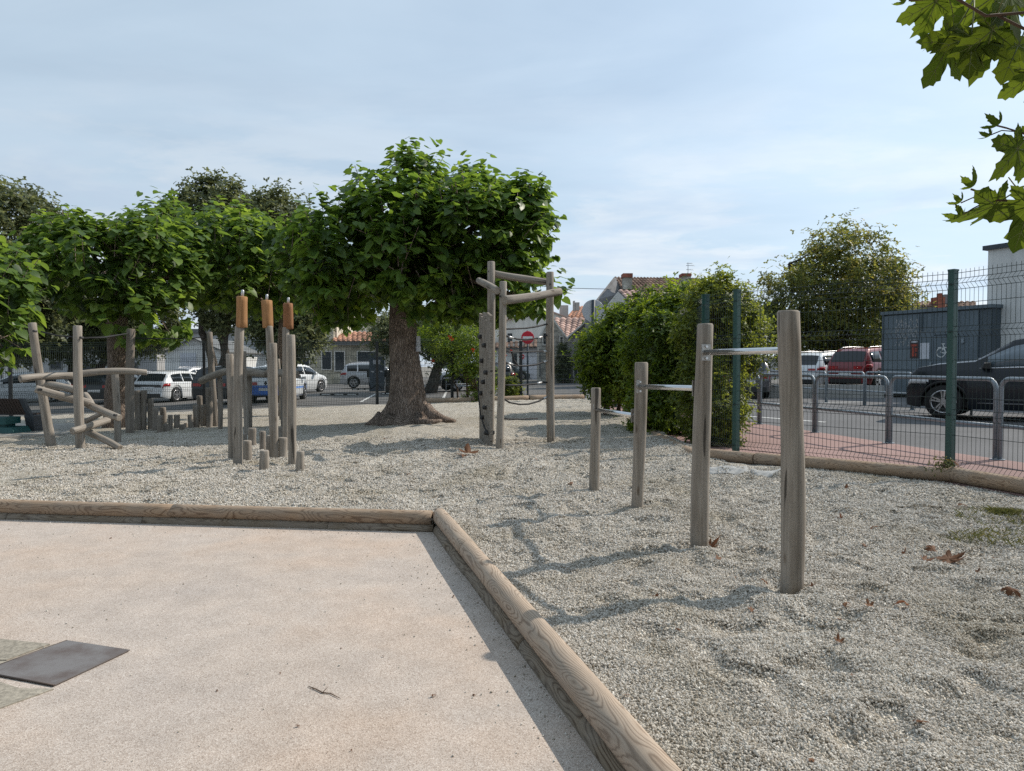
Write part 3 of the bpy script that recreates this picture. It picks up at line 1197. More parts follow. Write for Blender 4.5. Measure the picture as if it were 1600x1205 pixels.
def post_at(b, toppx, w):
    t = P(toppx[0], toppx[1], b.y)
    r = px_r(w, b.y)
    return pole("post", b - Vector((0, 0, 0.15)), t, r, r * 0.95, "grey_timber", root, 14, 0.012)


post_at(A, (784.5, 440), 12)
post_at(Bp, (859.5, 425), 12.5)
post_at(Cp, (765.5, 409), 12)
pole("beam", P(788, 469, A.y - 0.10), P(874, 456, Bp.y - 0.12), 0.060, 0.058, "grey_timber", root, 14, 0.01, bend=(0, -0.02))
pole("beam", P(777, 454.5, A.y - 0.06), P(750.5, 438, Cp.y + 0.15), 0.055, 0.055, "grey_timber", root, 14, 0.01)
pole("beam", P(768, 427.5, Cp.y + 0.06), P(862, 442, Bp.y + 0.12), 0.056, 0.052, "grey_timber", root, 14, 0.012)
for (px_, py_, Y_) in ((764, 424, Cp.y - 0.07), (859.5, 444, Bp.y - 0.075), (781.5, 463, A.y - 0.07), (862, 459, Bp.y - 0.19)):
    m = MB()
    q0 = P(px_, py_, Y_)
    m.tube([q0, q0 + Vector((0, 0.03, 0))], 0.014, 8)
    m.build("bolt", "hold_dark", root)
# plank wall between A and C on the outside
w0 = Vector((P(770, 570, A.y + 0.22).x, A.y + 0.22, 0))
w1 = Vector((P(752, 570, Cp.y + 0.35).x, Cp.y + 0.35, 0))
wd = (w1 - w0).normalized()
wn_ = Vector((-wd.y, wd.x, 0))
if wn_.x > 0:
    wn_ = -wn_
WL = (w1 - w0).length
tops = [1.98, 2.02, 1.93, 2.05, 2.0, 2.06]
npk = 6
for i in range(npk):
    a, b = w0 + wd * (WL * i / npk + 0.008), w0 + wd * (WL * (i + 1) / npk - 0.008)
    m = MB()
    zt = tops[i]
    th = wn_ * 0.035
    m.hexa([a + Vector((0, 0, -0.05)), b + Vector((0, 0, -0.05)), b + th + Vector((0, 0, -0.05)), a + th + Vector((0, 0, -0.05))],
           [a + Vector((0, 0, zt)), b + Vector((0, 0, zt + 0.03)), b + th + Vector((0, 0, zt + 0.03)), a + th + Vector((0, 0, zt))])
    m.build("plank", "grey_timber", root)
rs = random.Random(3)
for i in range(9):
    u, z = (0.2 + 0.6 * ((i * 0.618) % 1.0)) * WL, 0.28 + i * 0.18 + rs.uniform(-0.03, 0.03)
    for sgn in ((1,) if i % 2 else (1, -1)):
        c = w0 + wd * u + wn_ * (0.035 + 0.035 if sgn > 0 else -0.035) + Vector((0, 0, z))
        m = MB()
        q0 = c - wn_ * (0.035 * sgn)
        m.tube([q0, q0 + wn_ * sgn * 0.045, q0 + wn_ * sgn * 0.062], [0.036, 0.034, 0.020], 9)
        h = m.build("climbing_hold", "hold_dark", root)


def rope_path(pts, sag=0.0, k=8):
    out = []
    for (a, b) in zip(pts[:-1], pts[1:]):
        for i in range(k):
            t = i / k
            p = a.lerp(b, t)
            p.z -= sag * 4 * t * (1 - t)
            out.append(p)
    out.append(pts[-1].copy())
    return out


def net_rope(pxs, fer=()):
    pts = []
    for (x, y) in pxs:
        t = (x - 784) / (858 - 784)
        pts.append(P(x, y, A.y + (Bp.y - A.y) * t))
    m = MB()
    m.tube(rope_path(pts, 0.0, 3), 0.0135, 6)
    r = m.build("rope", "rope_black", root)
    for i, j in fer:
        a, b = pts[i], pts[j]
        d = (b - a).normalized()
        m = MB()
        m.tube([a + d * 0.02, a + d * 0.14], 0.0165, 8)
        m.build("ferrule", "ferrule", root)


net_rope([(786, 514.5), (822, 513), (838, 510.5), (857, 506)], ())
net_rope([(788, 523), (793, 526), (808, 530), (822, 530.8), (838, 529), (848, 526), (857, 523)], ((1, 2), (5, 4)))
net_rope([(787, 549.5), (820, 550), (857, 549)], ((2, 1),))
net_rope([(786, 565), (792, 567), (806, 571.5), (820, 572), (838, 570), (857, 563)], ((1, 2), (5, 4)))
net_rope([(800, 551), (803, 563), (809, 571)])
net_rope([(787, 602), (815, 602), (836, 600), (847, 597.5), (857, 598)], ((3, 2),))
net_rope([(788, 624), (796, 629), (812, 632), (826, 631.5), (842, 627), (857, 619)], ((5, 4),))
net_rope([(787, 654.5), (815, 655), (840, 654)])
# climbing rope hanging at the wall's outer side
hang = [P(747.5, 590, Cp.y + 0.2), P(747.5, 618, Cp.y + 0.15), P(751, 650, Cp.y), P(757, 668, A.y + 0.4), P(763, 679, A.y + 0.2)]
m = MB()
m.tube(rope_path(hang, 0, 4), 0.012, 6)
m.build("rope", "rope_black", root)

# ---------------- posts with collars, plain posts and stumps
zo, sc = (320, 440), 3.766


def Z2(x, y):
    return (zo[0] + x / sc, zo[1] + y / sc)


def totem(base, ptop, w, col_c, col_w, col_y0, col_y1, pin_y0, label, cmat="collar_timber"):
    b = G(*base)
    r0 = thing("totem_post", b, label, "post", "totem posts with orange collars")
    t = P(ptop[0], ptop[1], b.y)
    r = px_r(w, b.y)
    pole("pole", b - Vector((0, 0, 0.15)), t + Vector((0, 0, 0.02)), r, r * 0.93, "grey_timber", r0, 16, 0.014)
    c0, c1 = P(col_c[0], col_y1, b.y), P(col_c[1], col_y0, b.y)
    pole("collar", c0, c1, px_r(col_w, b.y), px_r(col_w, b.y), cmat, r0, 18, 0.002, 6, None, 0.008, 0.01)
    m = MB()
    q = P(col_c[1] + 0.7, pin_y0, b.y)
    m.tube([c1 - Vector((0, 0, 0.02)), q - Vector((0, 0, 0.01)), q], [0.017, 0.017, 0.011], 10)
    m.build("pin", "ferrule", r0)


totem((372, 729), (376.5, 512), 14.5, (377.5, 378.5), 17, 463.5, 512, 453, "tallest grey totem post with bright orange collar, leftmost of three")
totem((427.5, 708), (419, 512), 11.5, (418.5, 416.5), 16.5, 469.5, 512.5, 460, "middle grey totem post with orange collar")
totem((446, 704), (450, 514), 11, (450.5, 450), 15, 474, 514.5, 465, "grey totem post with dull brown collar, rightmost of three", "collar_timber_dull")
for base, top, w, lab in ((Z2(408, 1040), Z2(390, 362), 13, "flat-topped grey post in front of the middle totem post"),
                          (Z2(515, 1075), Z2(496, 313), 13, "thick pale post in front of the brown-collared totem post"),
                          (Z2(158, 1050), Z2(148, 425), 11, "grey post just left of the tallest totem post"),
                          (Z2(246, 900), Z2(239, 410), 7.5, "thin grey post just right of the tallest totem post"),
                          (Z2(450, 812), Z2(431, 455), 6.2, "thin leaning post farthest back among the totem posts")):
    o = px_post("round_post", base, top, w, "grey_timber")
    tag(o, lab, "post", "plain posts among the totem posts")
for (x, y, ty, w), lab in zip(((347, 1115, 993, 15), (560, 1118, 997, 13), (253, 1055, 935, 14), (280, 962, 862, 12.7), (342, 985, 880, 9), (390, 1030, 905, 13.8),
                               (462, 1038, 918, 13), (447, 918, 855, 9), (236, 935, 895, 6)),
                              ("short stump standing in front of the totem posts", "short stump right of the thick pale post", "stump touching the foot of the tallest totem post",
                               "dark stump behind the tallest totem post", "narrow dark stump left of the bolted block", "bolted stump in front of the flat-topped post",
                               "dark stump between the flat-topped post and the thick pale post", "small dark stump at the back by the thick pale post",
                               "tiny stump end behind the tallest totem post")):
    bx_, by_ = Z2(x, y)
    _, ty_ = Z2(x, ty)
    o = px_post("stump", (bx_, by_), (bx_, ty_), w, "grey_timber" if y > 1000 else "grey_timber_dark", taper=0.98, wob=0.004)
    tag(o, lab, "stump", "stumps among the totem posts")

# balance beam behind the totem posts
r0 = thing("balance_beam", G(400, 668), "long curved log beam running behind the totem posts", "balance beam")
pts = [P(313, 596, 14.6), P(340, 584, 14.4), P(357, 580.5, 14.3), P(386, 584, 14.2), P(416, 583, 14.0), P(440, 584, 13.9), P(465, 587, 13.9)]
for a, b in zip((pts[0], pts[2], pts[4]), (pts[2], pts[4], pts[6])):
    pole("beam", a, b, 0.075, 0.07, "grey_timber", r0, 12, 0.012, bend=(0, 0.02))
for q in (pts[1], pts[3], pts[5]):
    pole("support", Vector((q.x, q.y + 0.1, zg(q.x, q.y) - 0.1)), q + Vector((0, 0.1, -0.04)), 0.05, 0.048, "grey_timber_dark", r0, 10, 0.008)

# ---------------- log climbing structure on the left
zo1, sc1 = (30, 490), 5.478


def Z1(x, y):
    return (zo1[0] + x / sc1, zo1[1] + y / sc1)


LB = G(*Z1(527, 1165))
root = thing("log_climber", LB, "criss-cross log climber of leaning grey posts and stacked beams", "log climber")
for base, top, w in ((Z1(278, 1140), Z1(135, 80), 13.7), (Z1(527, 1165), Z1(505, 105), 14), (Z1(842, 1095), Z1(835, 475), 10.6)):
    b = G(*base)
    t = P(top[0], top[1], b.y + 0.02)
    r = px_r(w, b.y)
    pole("post", b - (t - b).normalized() * 0.15, t, r, r * 0.94, "grey_timber", root, 16, 0.015)
YL = LB.y


def zlog(a, ya, b, yb, w, mat="grey_timber", bend=None):
    pa, pq = P(*Z1(*a), ya), P(*Z1(*b), yb)
    pole("log", pa, pq, px_r(w, ya), px_r(w, yb) * 0.97, mat, root, 14, 0.012, 9, bend)


zlog((5, 560), YL - 0.1, (480, 520), YL + 0.55, 11.5, bend=(0, 0.02))
zlog((470, 523), YL + 0.55, (1095, 512), YL + 1.0, 10.5, bend=(0, 0.03))
zlog((235, 607), YL + 0.25, (490, 642), YL + 0.1, 12)
zlog((138, 643), YL - 0.15, (600, 765), YL + 0.2, 12.5)
zlog((560, 690), YL + 0.45, (640, 800), YL + 0.25, 9)
zlog((585, 778), YL + 0.3, (862, 882), YL + 0.05, 11.5)
zlog((452, 1008), YL - 0.22, (775, 912), YL + 0.45, 11)
zlog((580, 1010), YL + 0.25, (850, 1160), YL - 0.02, 10.5)
zlog((560, 925), YL + 0.8, (720, 862), YL + 0.9, 8, "grey_timber_dark")
for x_, y_, Y_ in ((122, 150, YL - 0.03), (522, 206, YL - 0.09), (165, 652, YL - 0.24), (812, 870, YL - 0.05)):
    m = MB()
    q0 = P(*Z1(x_, y_), Y_)
    m.tube([q0, q0 + Vector((0, 0.06, 0))], 0.018, 8)
    m.build("bolt", "hold_dark", root)
# stepped palisade with two tall end posts
zo2, sc2 = (190, 500), 6.344


def Z3(x, y):
    return (zo2[0] + x / sc2, zo2[1] + y / sc2)


o = px_post("end_post", Z3(85, 1110), Z3(100, 88), 12.5, "grey_timber_dark")
tag(o, "tall dark end post left of the stepped log palisade", "post", "tall end posts of the palisade")
o = px_post("end_post", Z3(928, 1048), Z3(885, 120), 9.8, "grey_timber_dark")
tag(o, "tall dark end post right of the stepped log palisade", "post", "tall end posts of the palisade")
pal = [(160, 700, 1088, 58), (220, 700, 1085, 58), (287, 780, 1082, 58), (332, 865, 1095, 60), (378, 945, 1110, 56), (415, 865, 1062, 60), (447, 1030, 1102, 58),
       (485, 940, 1095, 46), (545, 940, 1075, 56), (605, 1035, 1090, 58), (645, 1020, 1066, 34), (685, 940, 1072, 50), (740, 840, 1066, 64), (782, 750, 1046, 58),
       (808, 840, 1052, 54), (868, 670, 1060, 66)]
for i, (x, ty, by, w) in enumerate(pal):
    b = Z3(x, by)
    o = px_post("palisade_log", b, Z3(x - 4, ty), w / sc2, "grey_timber_dark", wob=0.006, seg=12)
    tag(o, ORD[i] + " upright log from the left in the stepped palisade", "log", "upright logs of the stepped palisade")
# hand rope from post to post
r1 = [P(*Z1(185, 155), YL - 0.0), P(*Z1(330, 190), YL + 0.05), P(*Z1(500, 203), YL), P(*Z1(545, 208), YL), P(*Z1(720, 205), YL + 0.7), P(*Z1(935, 170), G(*Z3(85, 1110)).y)]
m = MB()
m.tube(r1, 0.012, 6)
tag(m.build("hand_rope", "rope_black", origin=r1[0]), "dark hand rope strung between the leaning posts on the left", "rope", "hand ropes")
ya, yb = G(*Z3(85, 1110)).y, G(*Z3(928, 1048)).y
r2 = [P(213, 528.3, ya), P(250, 529.5, ya), P(290, 529, yb), P(324, 527, yb)]
m = MB()
m.tube(r2, 0.012, 6)
tag(m.build("hand_rope", "rope_black", origin=r2[0]), "dark hand rope above the stepped palisade", "rope", "hand ropes")

# ---------------- bench and teal play block at the left edge
bl = Vector((-9.9, 14.1, zg(-9.9, 14.1) + 0.035))
root = thing("park_bench", bl, "dark slatted bench with grey metal ends at the left edge", "bench", rz=rad(-14))
root.scale = (0.86, 0.86, 0.82)


def lb(m, name, mat, par=None):
    return m.build(name, mat, par or root, local=True)


# local: x along the bench (right end at x=0.55), y away from the camera
for i in range(22):
    x = -1.35 + i * 0.083
    m = MB()
    m.hexa([(x, 0.10, 0.44), (x + 0.062, 0.10, 0.44), (x + 0.062, 0.13, 0.44), (x, 0.13, 0.44)],
           [(x - 0.045, -0.06, 0.80), (x + 0.017, -0.06, 0.80), (x + 0.017, -0.03, 0.80), (x - 0.045, -0.03, 0.80)])
    lb(m, "back_slat", "bench_wood")
for i in range(5):
    m = MB()
    m.box((-0.45, 0.17 + i * 0.085, 0.42), (1.95, 0.07, 0.035))
    lb(m, "seat_slat", "bench_wood")
for x in (-1.30, 0.56):
    m = MB()
    m.hexa([(x - 0.05, 0.08, 0.40), (x + 0.06, 0.08, 0.40), (x + 0.06, 0.16, 0.40), (x - 0.05, 0.16, 0.40)],
           [(x - 0.09, -0.08, 0.81), (x + 0.03, -0.08, 0.81), (x + 0.03, -0.01, 0.81), (x - 0.09, -0.01, 0.81)])
    lb(m, "back_end", "bench_metal")
    m = MB()
    m.hexa([(x - 0.10, 0.14, 0.0), (x + 0.10, 0.14, 0.0), (x + 0.10, 0.5, 0.0), (x - 0.10, 0.5, 0.0)],
           [(x - 0.14, 0.10, 0.40), (x + 0.13, 0.10, 0.40), (x + 0.13, 0.56, 0.40), (x - 0.14, 0.56, 0.40)])
    lb(m, "leg", "bench_metal")
tl = G(0, 681)
root = thing("play_block", tl, "teal plastic play block with stepped top at the left edge", "play block")
m = MB()
m.hexa([tl + Vector((-0.75, 0, 0)), tl + Vector((0.27, 0, 0)), tl + Vector((0.29, 0.5, 0)), tl + Vector((-0.75, 0.5, 0))],
       [tl + Vector((-0.75, 0.04, 0.15)), tl + Vector((0.20, 0.04, 0.15)), tl + Vector((0.22, 0.46, 0.15)), tl + Vector((-0.75, 0.46, 0.15))])
m.build("base", "teal_plastic", root)
m = MB()
m.hexa([tl + Vector((-0.7, 0.1, 0.15)), tl + Vector((0.02, 0.1, 0.15)), tl + Vector((0.02, 0.4, 0.15)), tl + Vector((-0.7, 0.4, 0.15))],
       [tl + Vector((-0.7, 0.1, 0.20)), tl + Vector((0.02, 0.1, 0.20)), tl + Vector((0.02, 0.4, 0.20)), tl + Vector((-0.7, 0.4, 0.20))])
m.build("stem", "teal_plastic", root)
m = MB()
m.box(tl + Vector((-0.34, 0.25, 0.27)), (0.85, 0.42, 0.13))
m.build("seat", "teal_plastic", root)


# ================================================================== fences
def panel_mesh(name, width, height, pitch, seg=4, r=0.0026, folds=(0.07, 0.62, 1.50, 2.0), fold_d=0.055):
    """welded mesh panel in its own frame: x along, z up, V folds in y"""
    m = MB()

    def yoff(z):
        for f in folds:
            if abs(z - f) < 0.055:
                return -fold_d * (1 - abs(z - f) / 0.055)
        return 0.0
    zs_ = [0.0]
    for f in folds:
        zs_ += [f - 0.055, f, f + 0.055]
    zs_.append(height + 0.03)
    zs_ = sorted(z for z in set(zs_) if -0.001 <= z <= height + 0.031)
    k = int(round(width / pitch))
    for i in range(k + 1):
        x = width * i / k
        m.tube([(x, yoff(z), z) for z in zs_], r, seg, caps=False, sm=False)
    hz = [0.02]
    for f in folds:
        hz += [f - 0.055, f, f + 0.055]
    z = 0.2
    while z < height:
        if all(abs(z - h) > 0.09 for h in hz):
            hz.append(z)
        z += 0.2
    hz.append(height - 0.005)
    for z in hz:
        m.tube([(0, yoff(z) - r, z), (width, yoff(z) - r, z)], r * 1.15, seg, caps=False, sm=False)
    me = bpy.data.meshes.new(name)
    me.from_pydata(m.v, [], m.f)
    me.update()
    me.materials.append(MATS["fence_wire"])
    return me


def fence_run(root, pts, base_z, top_z, me_cache, height, post_mat, post_w, wire_mat=None, pitch=0.05, r=0.0026):
    for i, (x, y) in enumerate(pts):
        if i and (pts[i - 1][0] - x) ** 2 + (pts[i - 1][1] - y) ** 2 < 0.0025:
            continue
        z0, z1 = base_z(x, y), top_z(x, y)
        m = MB()
        d = Vector(pts[min(i + 1, len(pts) - 1)]) - Vector(pts[max(i - 1, 0)])
        a = math.atan2(d[1], d[0])
        m.box((x, y, (z0 + z1) / 2), (post_w, post_w * 1.3, z1 - z0), a)
        m.box((x, y, z1 + 0.01), (post_w * 1.15, post_w * 1.45, 0.02), a)
        m.build("post", post_mat, root)
    for (a, b) in zip(pts[:-1], pts[1:]):
        va, vb = Vector((a[0], a[1], 0)), Vector((b[0], b[1], 0))
        L = (vb - va).length
        key = round(L, 2)
        if key not in me_cache:
            me_cache[key] = panel_mesh("fence_panel", L, height, pitch, r=r)
        o = bpy.data.objects.new("panel", me_cache[key])
        COL.objects.link(o)
        o.parent = root
        o.location = Vector((va.x, va.y, top_z(a[0], a[1]) - height - 0.02)) - root.location
        d = vb - va
        o.rotation_euler = (0, -math.atan2(top_z(*b) - top_z(*a), L), math.atan2(d.y, d.x))


cache = {}
FTOP = 2.26
F3 = (F2[0] + FD.x * 2.63, F2[1] + FD.y * 2.63)
F4 = (F3[0] + FD.x * 2.63, F3[1] + FD.y * 2.63)
root = thing("mesh_fence", (F2[0], F2[1], 0.08), "green welded mesh fence with square posts beside the red pavement", "fence")
fence_run(root, [(2.78, 10.4), F1, F2, F3, F4], lambda x, y: 0.02, lambda x, y: FTOP, cache, 2.12, "fence_green", 0.062)
# the same fence going back behind the hedge
root = thing("mesh_fence", (2.8, 20.0, 0.05), "green mesh fence running back inside the hedge", "fence")
rp = [(2.78, 10.46)] + [(2.95 + 0.010 * i, 10.46 + 2.6 * i) for i in range(1, 7)]
fence_run(root, rp, lambda x, y: 0.0, lambda x, y: FTOP - 0.012 * (y - 10), cache, 2.05, "fence_green", 0.06)
# dark fence along the car park
c2 = {}
root = thing("mesh_fence", (-4.3, 23.1, 0.0), "dark mesh fence along the car park behind the trees", "fence")
bz = lambda x, y: zg(x, y) - 0.05
tz = lambda x, y: zg(x, y) + 1.98


def run_pts(a, b, k):
    return [(a[0] + (b[0] - a[0]) * i / k, a[1] + (b[1] - a[1]) * i / k) for i in range(k + 1)]


pB = [(x, y) for x, y in run_pts((-16.8, 20.0), (-4.31, 23.1), 5)] + run_pts((-4.31, 23.1), (2.62, 26.3), 3)[1:]
fence_run(root, pB, bz, tz, c2, 1.95, "fence_dark", 0.075, r=0.0042)
# timber edge below the right part of that fence
for x0, x1, lab in ((-3.5, -1.35, "far border log just right of the big tree's foot"), (-1.32, 0.55, "far border log behind the plank wall and rope net"), (0.58, 2.45, "far border log at the hedge's left end")):
    e = lambda x: 22.95 + 0.25 * (x + 4.3)
    o = pole("border_log", (x0, e(x0), zg(x0, 20) + 0.04), (x1, e(x1), zg(x1, 20) + 0.04), 0.115, 0.11, "border_timber", None, 14, 0.01, 8)
    tag(o, lab, "log", "far logs edging the gravel")

# ================================================================== tubular hoop barriers
def hoop_mesh(w, h):
    m = MB()
    r = 0.13
    path = [(0, 0, -0.05), (0, 0, h - r)]
    for i in range(1, 7):
        a = math.pi / 2 * i / 6
        path.append((r - r * math.cos(a), 0, h - r + r * math.sin(a)))
    for i in range(0, 7):
        a = math.pi / 2 * i / 6
        path.append((w - r + r * math.sin(a), 0, h - r + r * math.cos(a)))
    path.append((w, 0, -0.05))
    m.tube(path, 0.028, 10)
    rail = MB()
    rail.tube([(0.02, 0, 0.42), (w - 0.02, 0, 0.42)], 0.024, 8)
    rail2 = MB()
    rail2.tube([(0.02, 0, h - 0.22), (w - 0.02, 0, h - 0.22)], 0.012, 6)
    plates = MB()
    for x in (0, w):
        plates.lathe([(0.06, 0.0), (0.06, 0.012)], (x, 0, 0.0), 'Z', 12)
    return m, rail, plates


def hoop(a, b, h, label, grp):
    va, vb = Vector(a), Vector(b)
    d = vb - va
    L = d.length
    t = thing("hoop_barrier", va, label, "barrier", grp, rz=math.atan2(d.y, d.x))
    m, rail, plates = hoop_mesh(L - 0.07, h)
    m.build("hoop", "galvanised", t, local=True)
    rail.build("rail", "galvanised", t, local=True)
    plates.build("foot_plate", "galvanised", t, local=True)


row = [G(1188, 663, zp), G(1275, 676, zp), G(1391, 693, zp), G(1562, 719, zp)]
dd = (row[3] - row[2])
row.append(row[3] + dd)
row.insert(0, row[0] + (row[0] - row[1]))
HH = CAMZ - (592 - 570) * row[4].y / FPX - zp(row[4].x, row[4].y)
for i, lab in enumerate(("hoop barrier partly behind the hedge", "hoop barrier behind the tallest pull-up post", "hoop barrier in the middle of the near row",
                         "hoop barrier crossed by the green fence post, near row", "hoop barrier at the right edge, near row")):
    hoop(row[i], row[i + 1], HH, lab, "near row of hoop barriers")
row2 = [G(1292, 629, zr), G(1352, 634, zr), G(1427, 641, zr)]
row2.append(row2[2] + (row2[2] - row2[1]))
row2.insert(0, row2[0] + (row2[0] - row2[1]))
row2.insert(0, row2[0] + (row2[0] - row2[1]))
for i, lab in enumerate(("hoop barrier across the road, far end behind the tallest post", "hoop barrier across the road below the white car", "hoop barrier across the road below the red car",
                         "hoop barrier in front of the grey shed's left half", "hoop barrier in front of the shed, behind the dark car's bonnet")):
    hoop(row2[i], row2[i + 1], HH * 0.97, lab, "far row of hoop barriers")
# hoops and white railing far off behind the tree
hb = [G(697, 613, zr), G(706, 616, zr), G(717, 612, zr)]
hoop(hb[0], hb[0] + Vector((1.2, 0.9, 0.02)), 1.1, "grey hoop just left of the vine, beyond the dark fence", "hoops beyond the dark fence")
hoop(G(707, 617, zr), G(707, 617, zr) + Vector((1.2, 0.4, 0.02)), 1.15, "grey hoop beside the dark fence post near the vine", "hoops beyond the dark fence")
wr = G(666, 611, zr)
t = thing("white_railing", wr, "white metal railing to the right of the big tree trunk", "railing")
we = wr + Vector((2.6, 7.5, 0.05))
for i in range(9):
    p = wr.lerp(we, i / 8)
    m = MB()
    m.box((p.x, p.y, p.z + 0.55), (0.05 if i % 3 == 0 else 0.025, 0.05, 1.1), 0)
    m.build("upright", "sign_white", t)
for z in (1.1, 0.62, 0.15):
    m = MB()
    m.tube([wr + Vector((0, 0, z)), we + Vector((0, 0, z))], 0.025, 6)
    m.build("rail", "sign_white", t)
m = MB()
a, b = wr.lerp(we, 0.28), wr.lerp(we, 0.6)
m.hexa([a, b, b + Vector((0.02, 0, 0)), a + Vector((0.02, 0, 0))], [a + Vector((0, 0, 1.0)), b + Vector((0, 0, 1.0)), b + Vector((0.02, 0, 1.0)), a + Vector((0.02, 0, 1.0))])
m.build("board", "sign_white", t)

# ================================================================== signs and charger
def round_sign(px, py, rpx, Y, base_py, label, back=False, bar_=True, name="road_sign", post_r=0.038):
    c = P(px, py, Y)
    r = rpx * Y / FPX
    t = thing(name, (c.x, c.y + 0.06, zr(c.x, c.y)), label, "sign")
    m = MB()
    m.lathe([(r * 0.985, -0.012), (r, -0.006), (r, 0.006), (r * 0.985, 0.012)], c, 'Y', 32)
    m.build("disc", "sign_back" if back else "sign_red", t)
    if not back:
        m = MB()
        m.lathe([(r * 1.04, 0.0135), (r * 1.04, 0.02)], c, 'Y', 32)
        m.build("rim", "sign_white", t)
        m = MB()
        m.box(c + Vector((0, -0.016, 0)), (r * 1.55, 0.004, r * 0.36))
        m.build("bar", "sign_white", t)
    m = MB()
    py_ = c.y + (0.06 if not back else -0.05)
    m.tube([(c.x, py_, zr(c.x, c.y) - 0.1), (c.x, py_, c.z + (r * 1.12 if not back else r * 0.98))], post_r, 10)
    m.build("post", "sign_post", t)


round_sign(824.5, 527.5, 9.9, 30.0, 610, "red no-entry sign with white bar seen through the rope net")
round_sign(815.3, 557.5, 4.2, 48.0, 600, "small far red no-entry sign below the larger one")
round_sign(927, 486, 17.5, 24.0, 600, "back of a round grey sign above the hedge", True, post_r=0.062)
cb = G(589, 611.5, zr)
t = thing("charging_station", cb, "slate grey charging column beyond the dark fence, left of the tree trunk", "charging station")
m = MB()
hw, hh = 12.0 * cb.y / FPX, 55 * cb.y / FPX
m.box(cb + Vector((0, 0.2, hh / 2)), (2 * hw, 0.4, hh))
m.build("case", "charger_case", t)
m = MB()
m.box(cb + Vector((0.0, -0.004, hh * 0.83)), (hw * 0.95, 0.012, hh * 0.12))
m.build("screen", "paper_white", t)
for dx, ww in ((-0.55, 0.18), (0.05, 0.16), (0.6, 0.18)):
    m = MB()
    m.box(cb + Vector((hw * dx, -0.004, hh * 0.56)), (ww, 0.012, 0.09))
    m.build("label_plate", "paper_white", t)
for s in (-1, 1):
    m = MB()
    m.box(cb + Vector((s * (hw + 0.07), 0.15, hh * 0.5)), (0.15, 0.2, 0.42))
    m.build("socket", "trim_black", t)
    m = MB()
    m.tube(rope_path([cb + Vector((s * (hw + 0.09), 0.05, hh * 0.45)), cb + Vector((s * (hw - 0.05), -0.08, 0.15)), cb + Vector((s * 0.1, -0.03, 0.35))], 0.05, 6), 0.018, 6)
    m.build("cable", "rubber_black", t)

# painted bay lines and wheel stops
def line(a, b, w, zf=zr, name="road_marking", lift=0.004):
    pa, pq = G(*a, zf), G(*b, zf)
    d = (pq - pa).normalized()
    nn = Vector((-d.y, d.x, 0)) * (w / 2)
    me = bpy.data.meshes.new(name)
    vs = [pa - nn, pq - nn, pq + nn, pa + nn]
    me.from_pydata([(v.x, v.y, zf(v.x, v.y) + lift) for v in vs], [], [(0, 1, 2, 3)])
    tag(link(name, me, "road_paint"), kind="structure")


line((564, 628), (587, 615.5), 0.12)
line((691, 626), (698, 611), 0.12)
line((660, 626.5), (692, 626), 0.12)
line((467, 619), (478, 616), 0.12)
line((1160, 650), (1290, 660), 0.12)
line((1270, 640), (1400, 652), 0.10)
line((1170, 632), (1350, 628), 0.12)
for c, wpx, lab in (((530, 618), 60, "black and white wheel stop left of the charging column"), ((565, 609.5), 30, "small white striped wheel stop beside the charging column"),
                    ((606, 616.5), 20, "wheel stop peeking out left of the tree trunk")):
    p = G(c[0], c[1], zr)
    L = wpx * p.y / FPX
    t = thing("wheel_stop", p, lab, "wheel stop", "wheel stops")
    for i in range(3):
        m = MB()
        x0, x1 = -L / 2 + L * i / 3 + 0.01, -L / 2 + L * (i + 1) / 3 - 0.01
        m.hexa([p + Vector((x0, -0.08, 0)), p + Vector((x1, -0.08, 0)), p + Vector((x1, 0.08, 0)), p + Vector((x0, 0.08, 0))],
               [p + Vector((x0, -0.045, 0.11)), p + Vector((x1, -0.045, 0.11)), p + Vector((x1, 0.045, 0.11)), p + Vector((x0, 0.045, 0.11))])
        m.build("block", "rubber_black", t)
        m = MB()
        m.box(p + Vector(((x0 + x1) / 2, -0.068, 0.05)), ((x1 - x0) * 0.72, 0.02, 0.05))
        m.build("reflector", "road_paint", t)


# ================================================================== cars
PROF = {
    "hatch": [(0, .44), (.008, .56), (.03, .66), (.10, .90), (.17, .965), (.32, 1.0), (.48, .985), (.58, .93), (.745, .655), (.88, .60), (.965, .52), (.992, .44), (1, .36)],
    "suv": [(0, .44), (.008, .56), (.022, .64), (.075, .90), (.12, .965), (.30, 1.0), (.50, .985), (.59, .93), (.735, .67), (.88, .625), (.97, .54), (.993, .46), (1, .36)],
    "mpv": [(0, .44), (.008, .56), (.02, .64), (.06, .92), (.11, .975), (.30, 1.0), (.52, .985), (.63, .92), (.80, .63), (.90, .57), (.97, .50), (.993, .44), (1, .34)],
    "crossover": [(0, .44), (.008, .56), (.025, .66), (.10, .89), (.16, .955), (.34, 1.0), (.48, .985), (.565, .94), (.715, .70), (.86, .665), (.95, .615), (.985, .53), (1, .38)],
}


def interp(tab, x):
    for (a, va), (b, vb) in zip(tab[:-1], tab[1:]):
        if x <= b:
            return va + (vb - va) * ((x - a) / (b - a) if b > a else 0)
    return tab[-1][1]


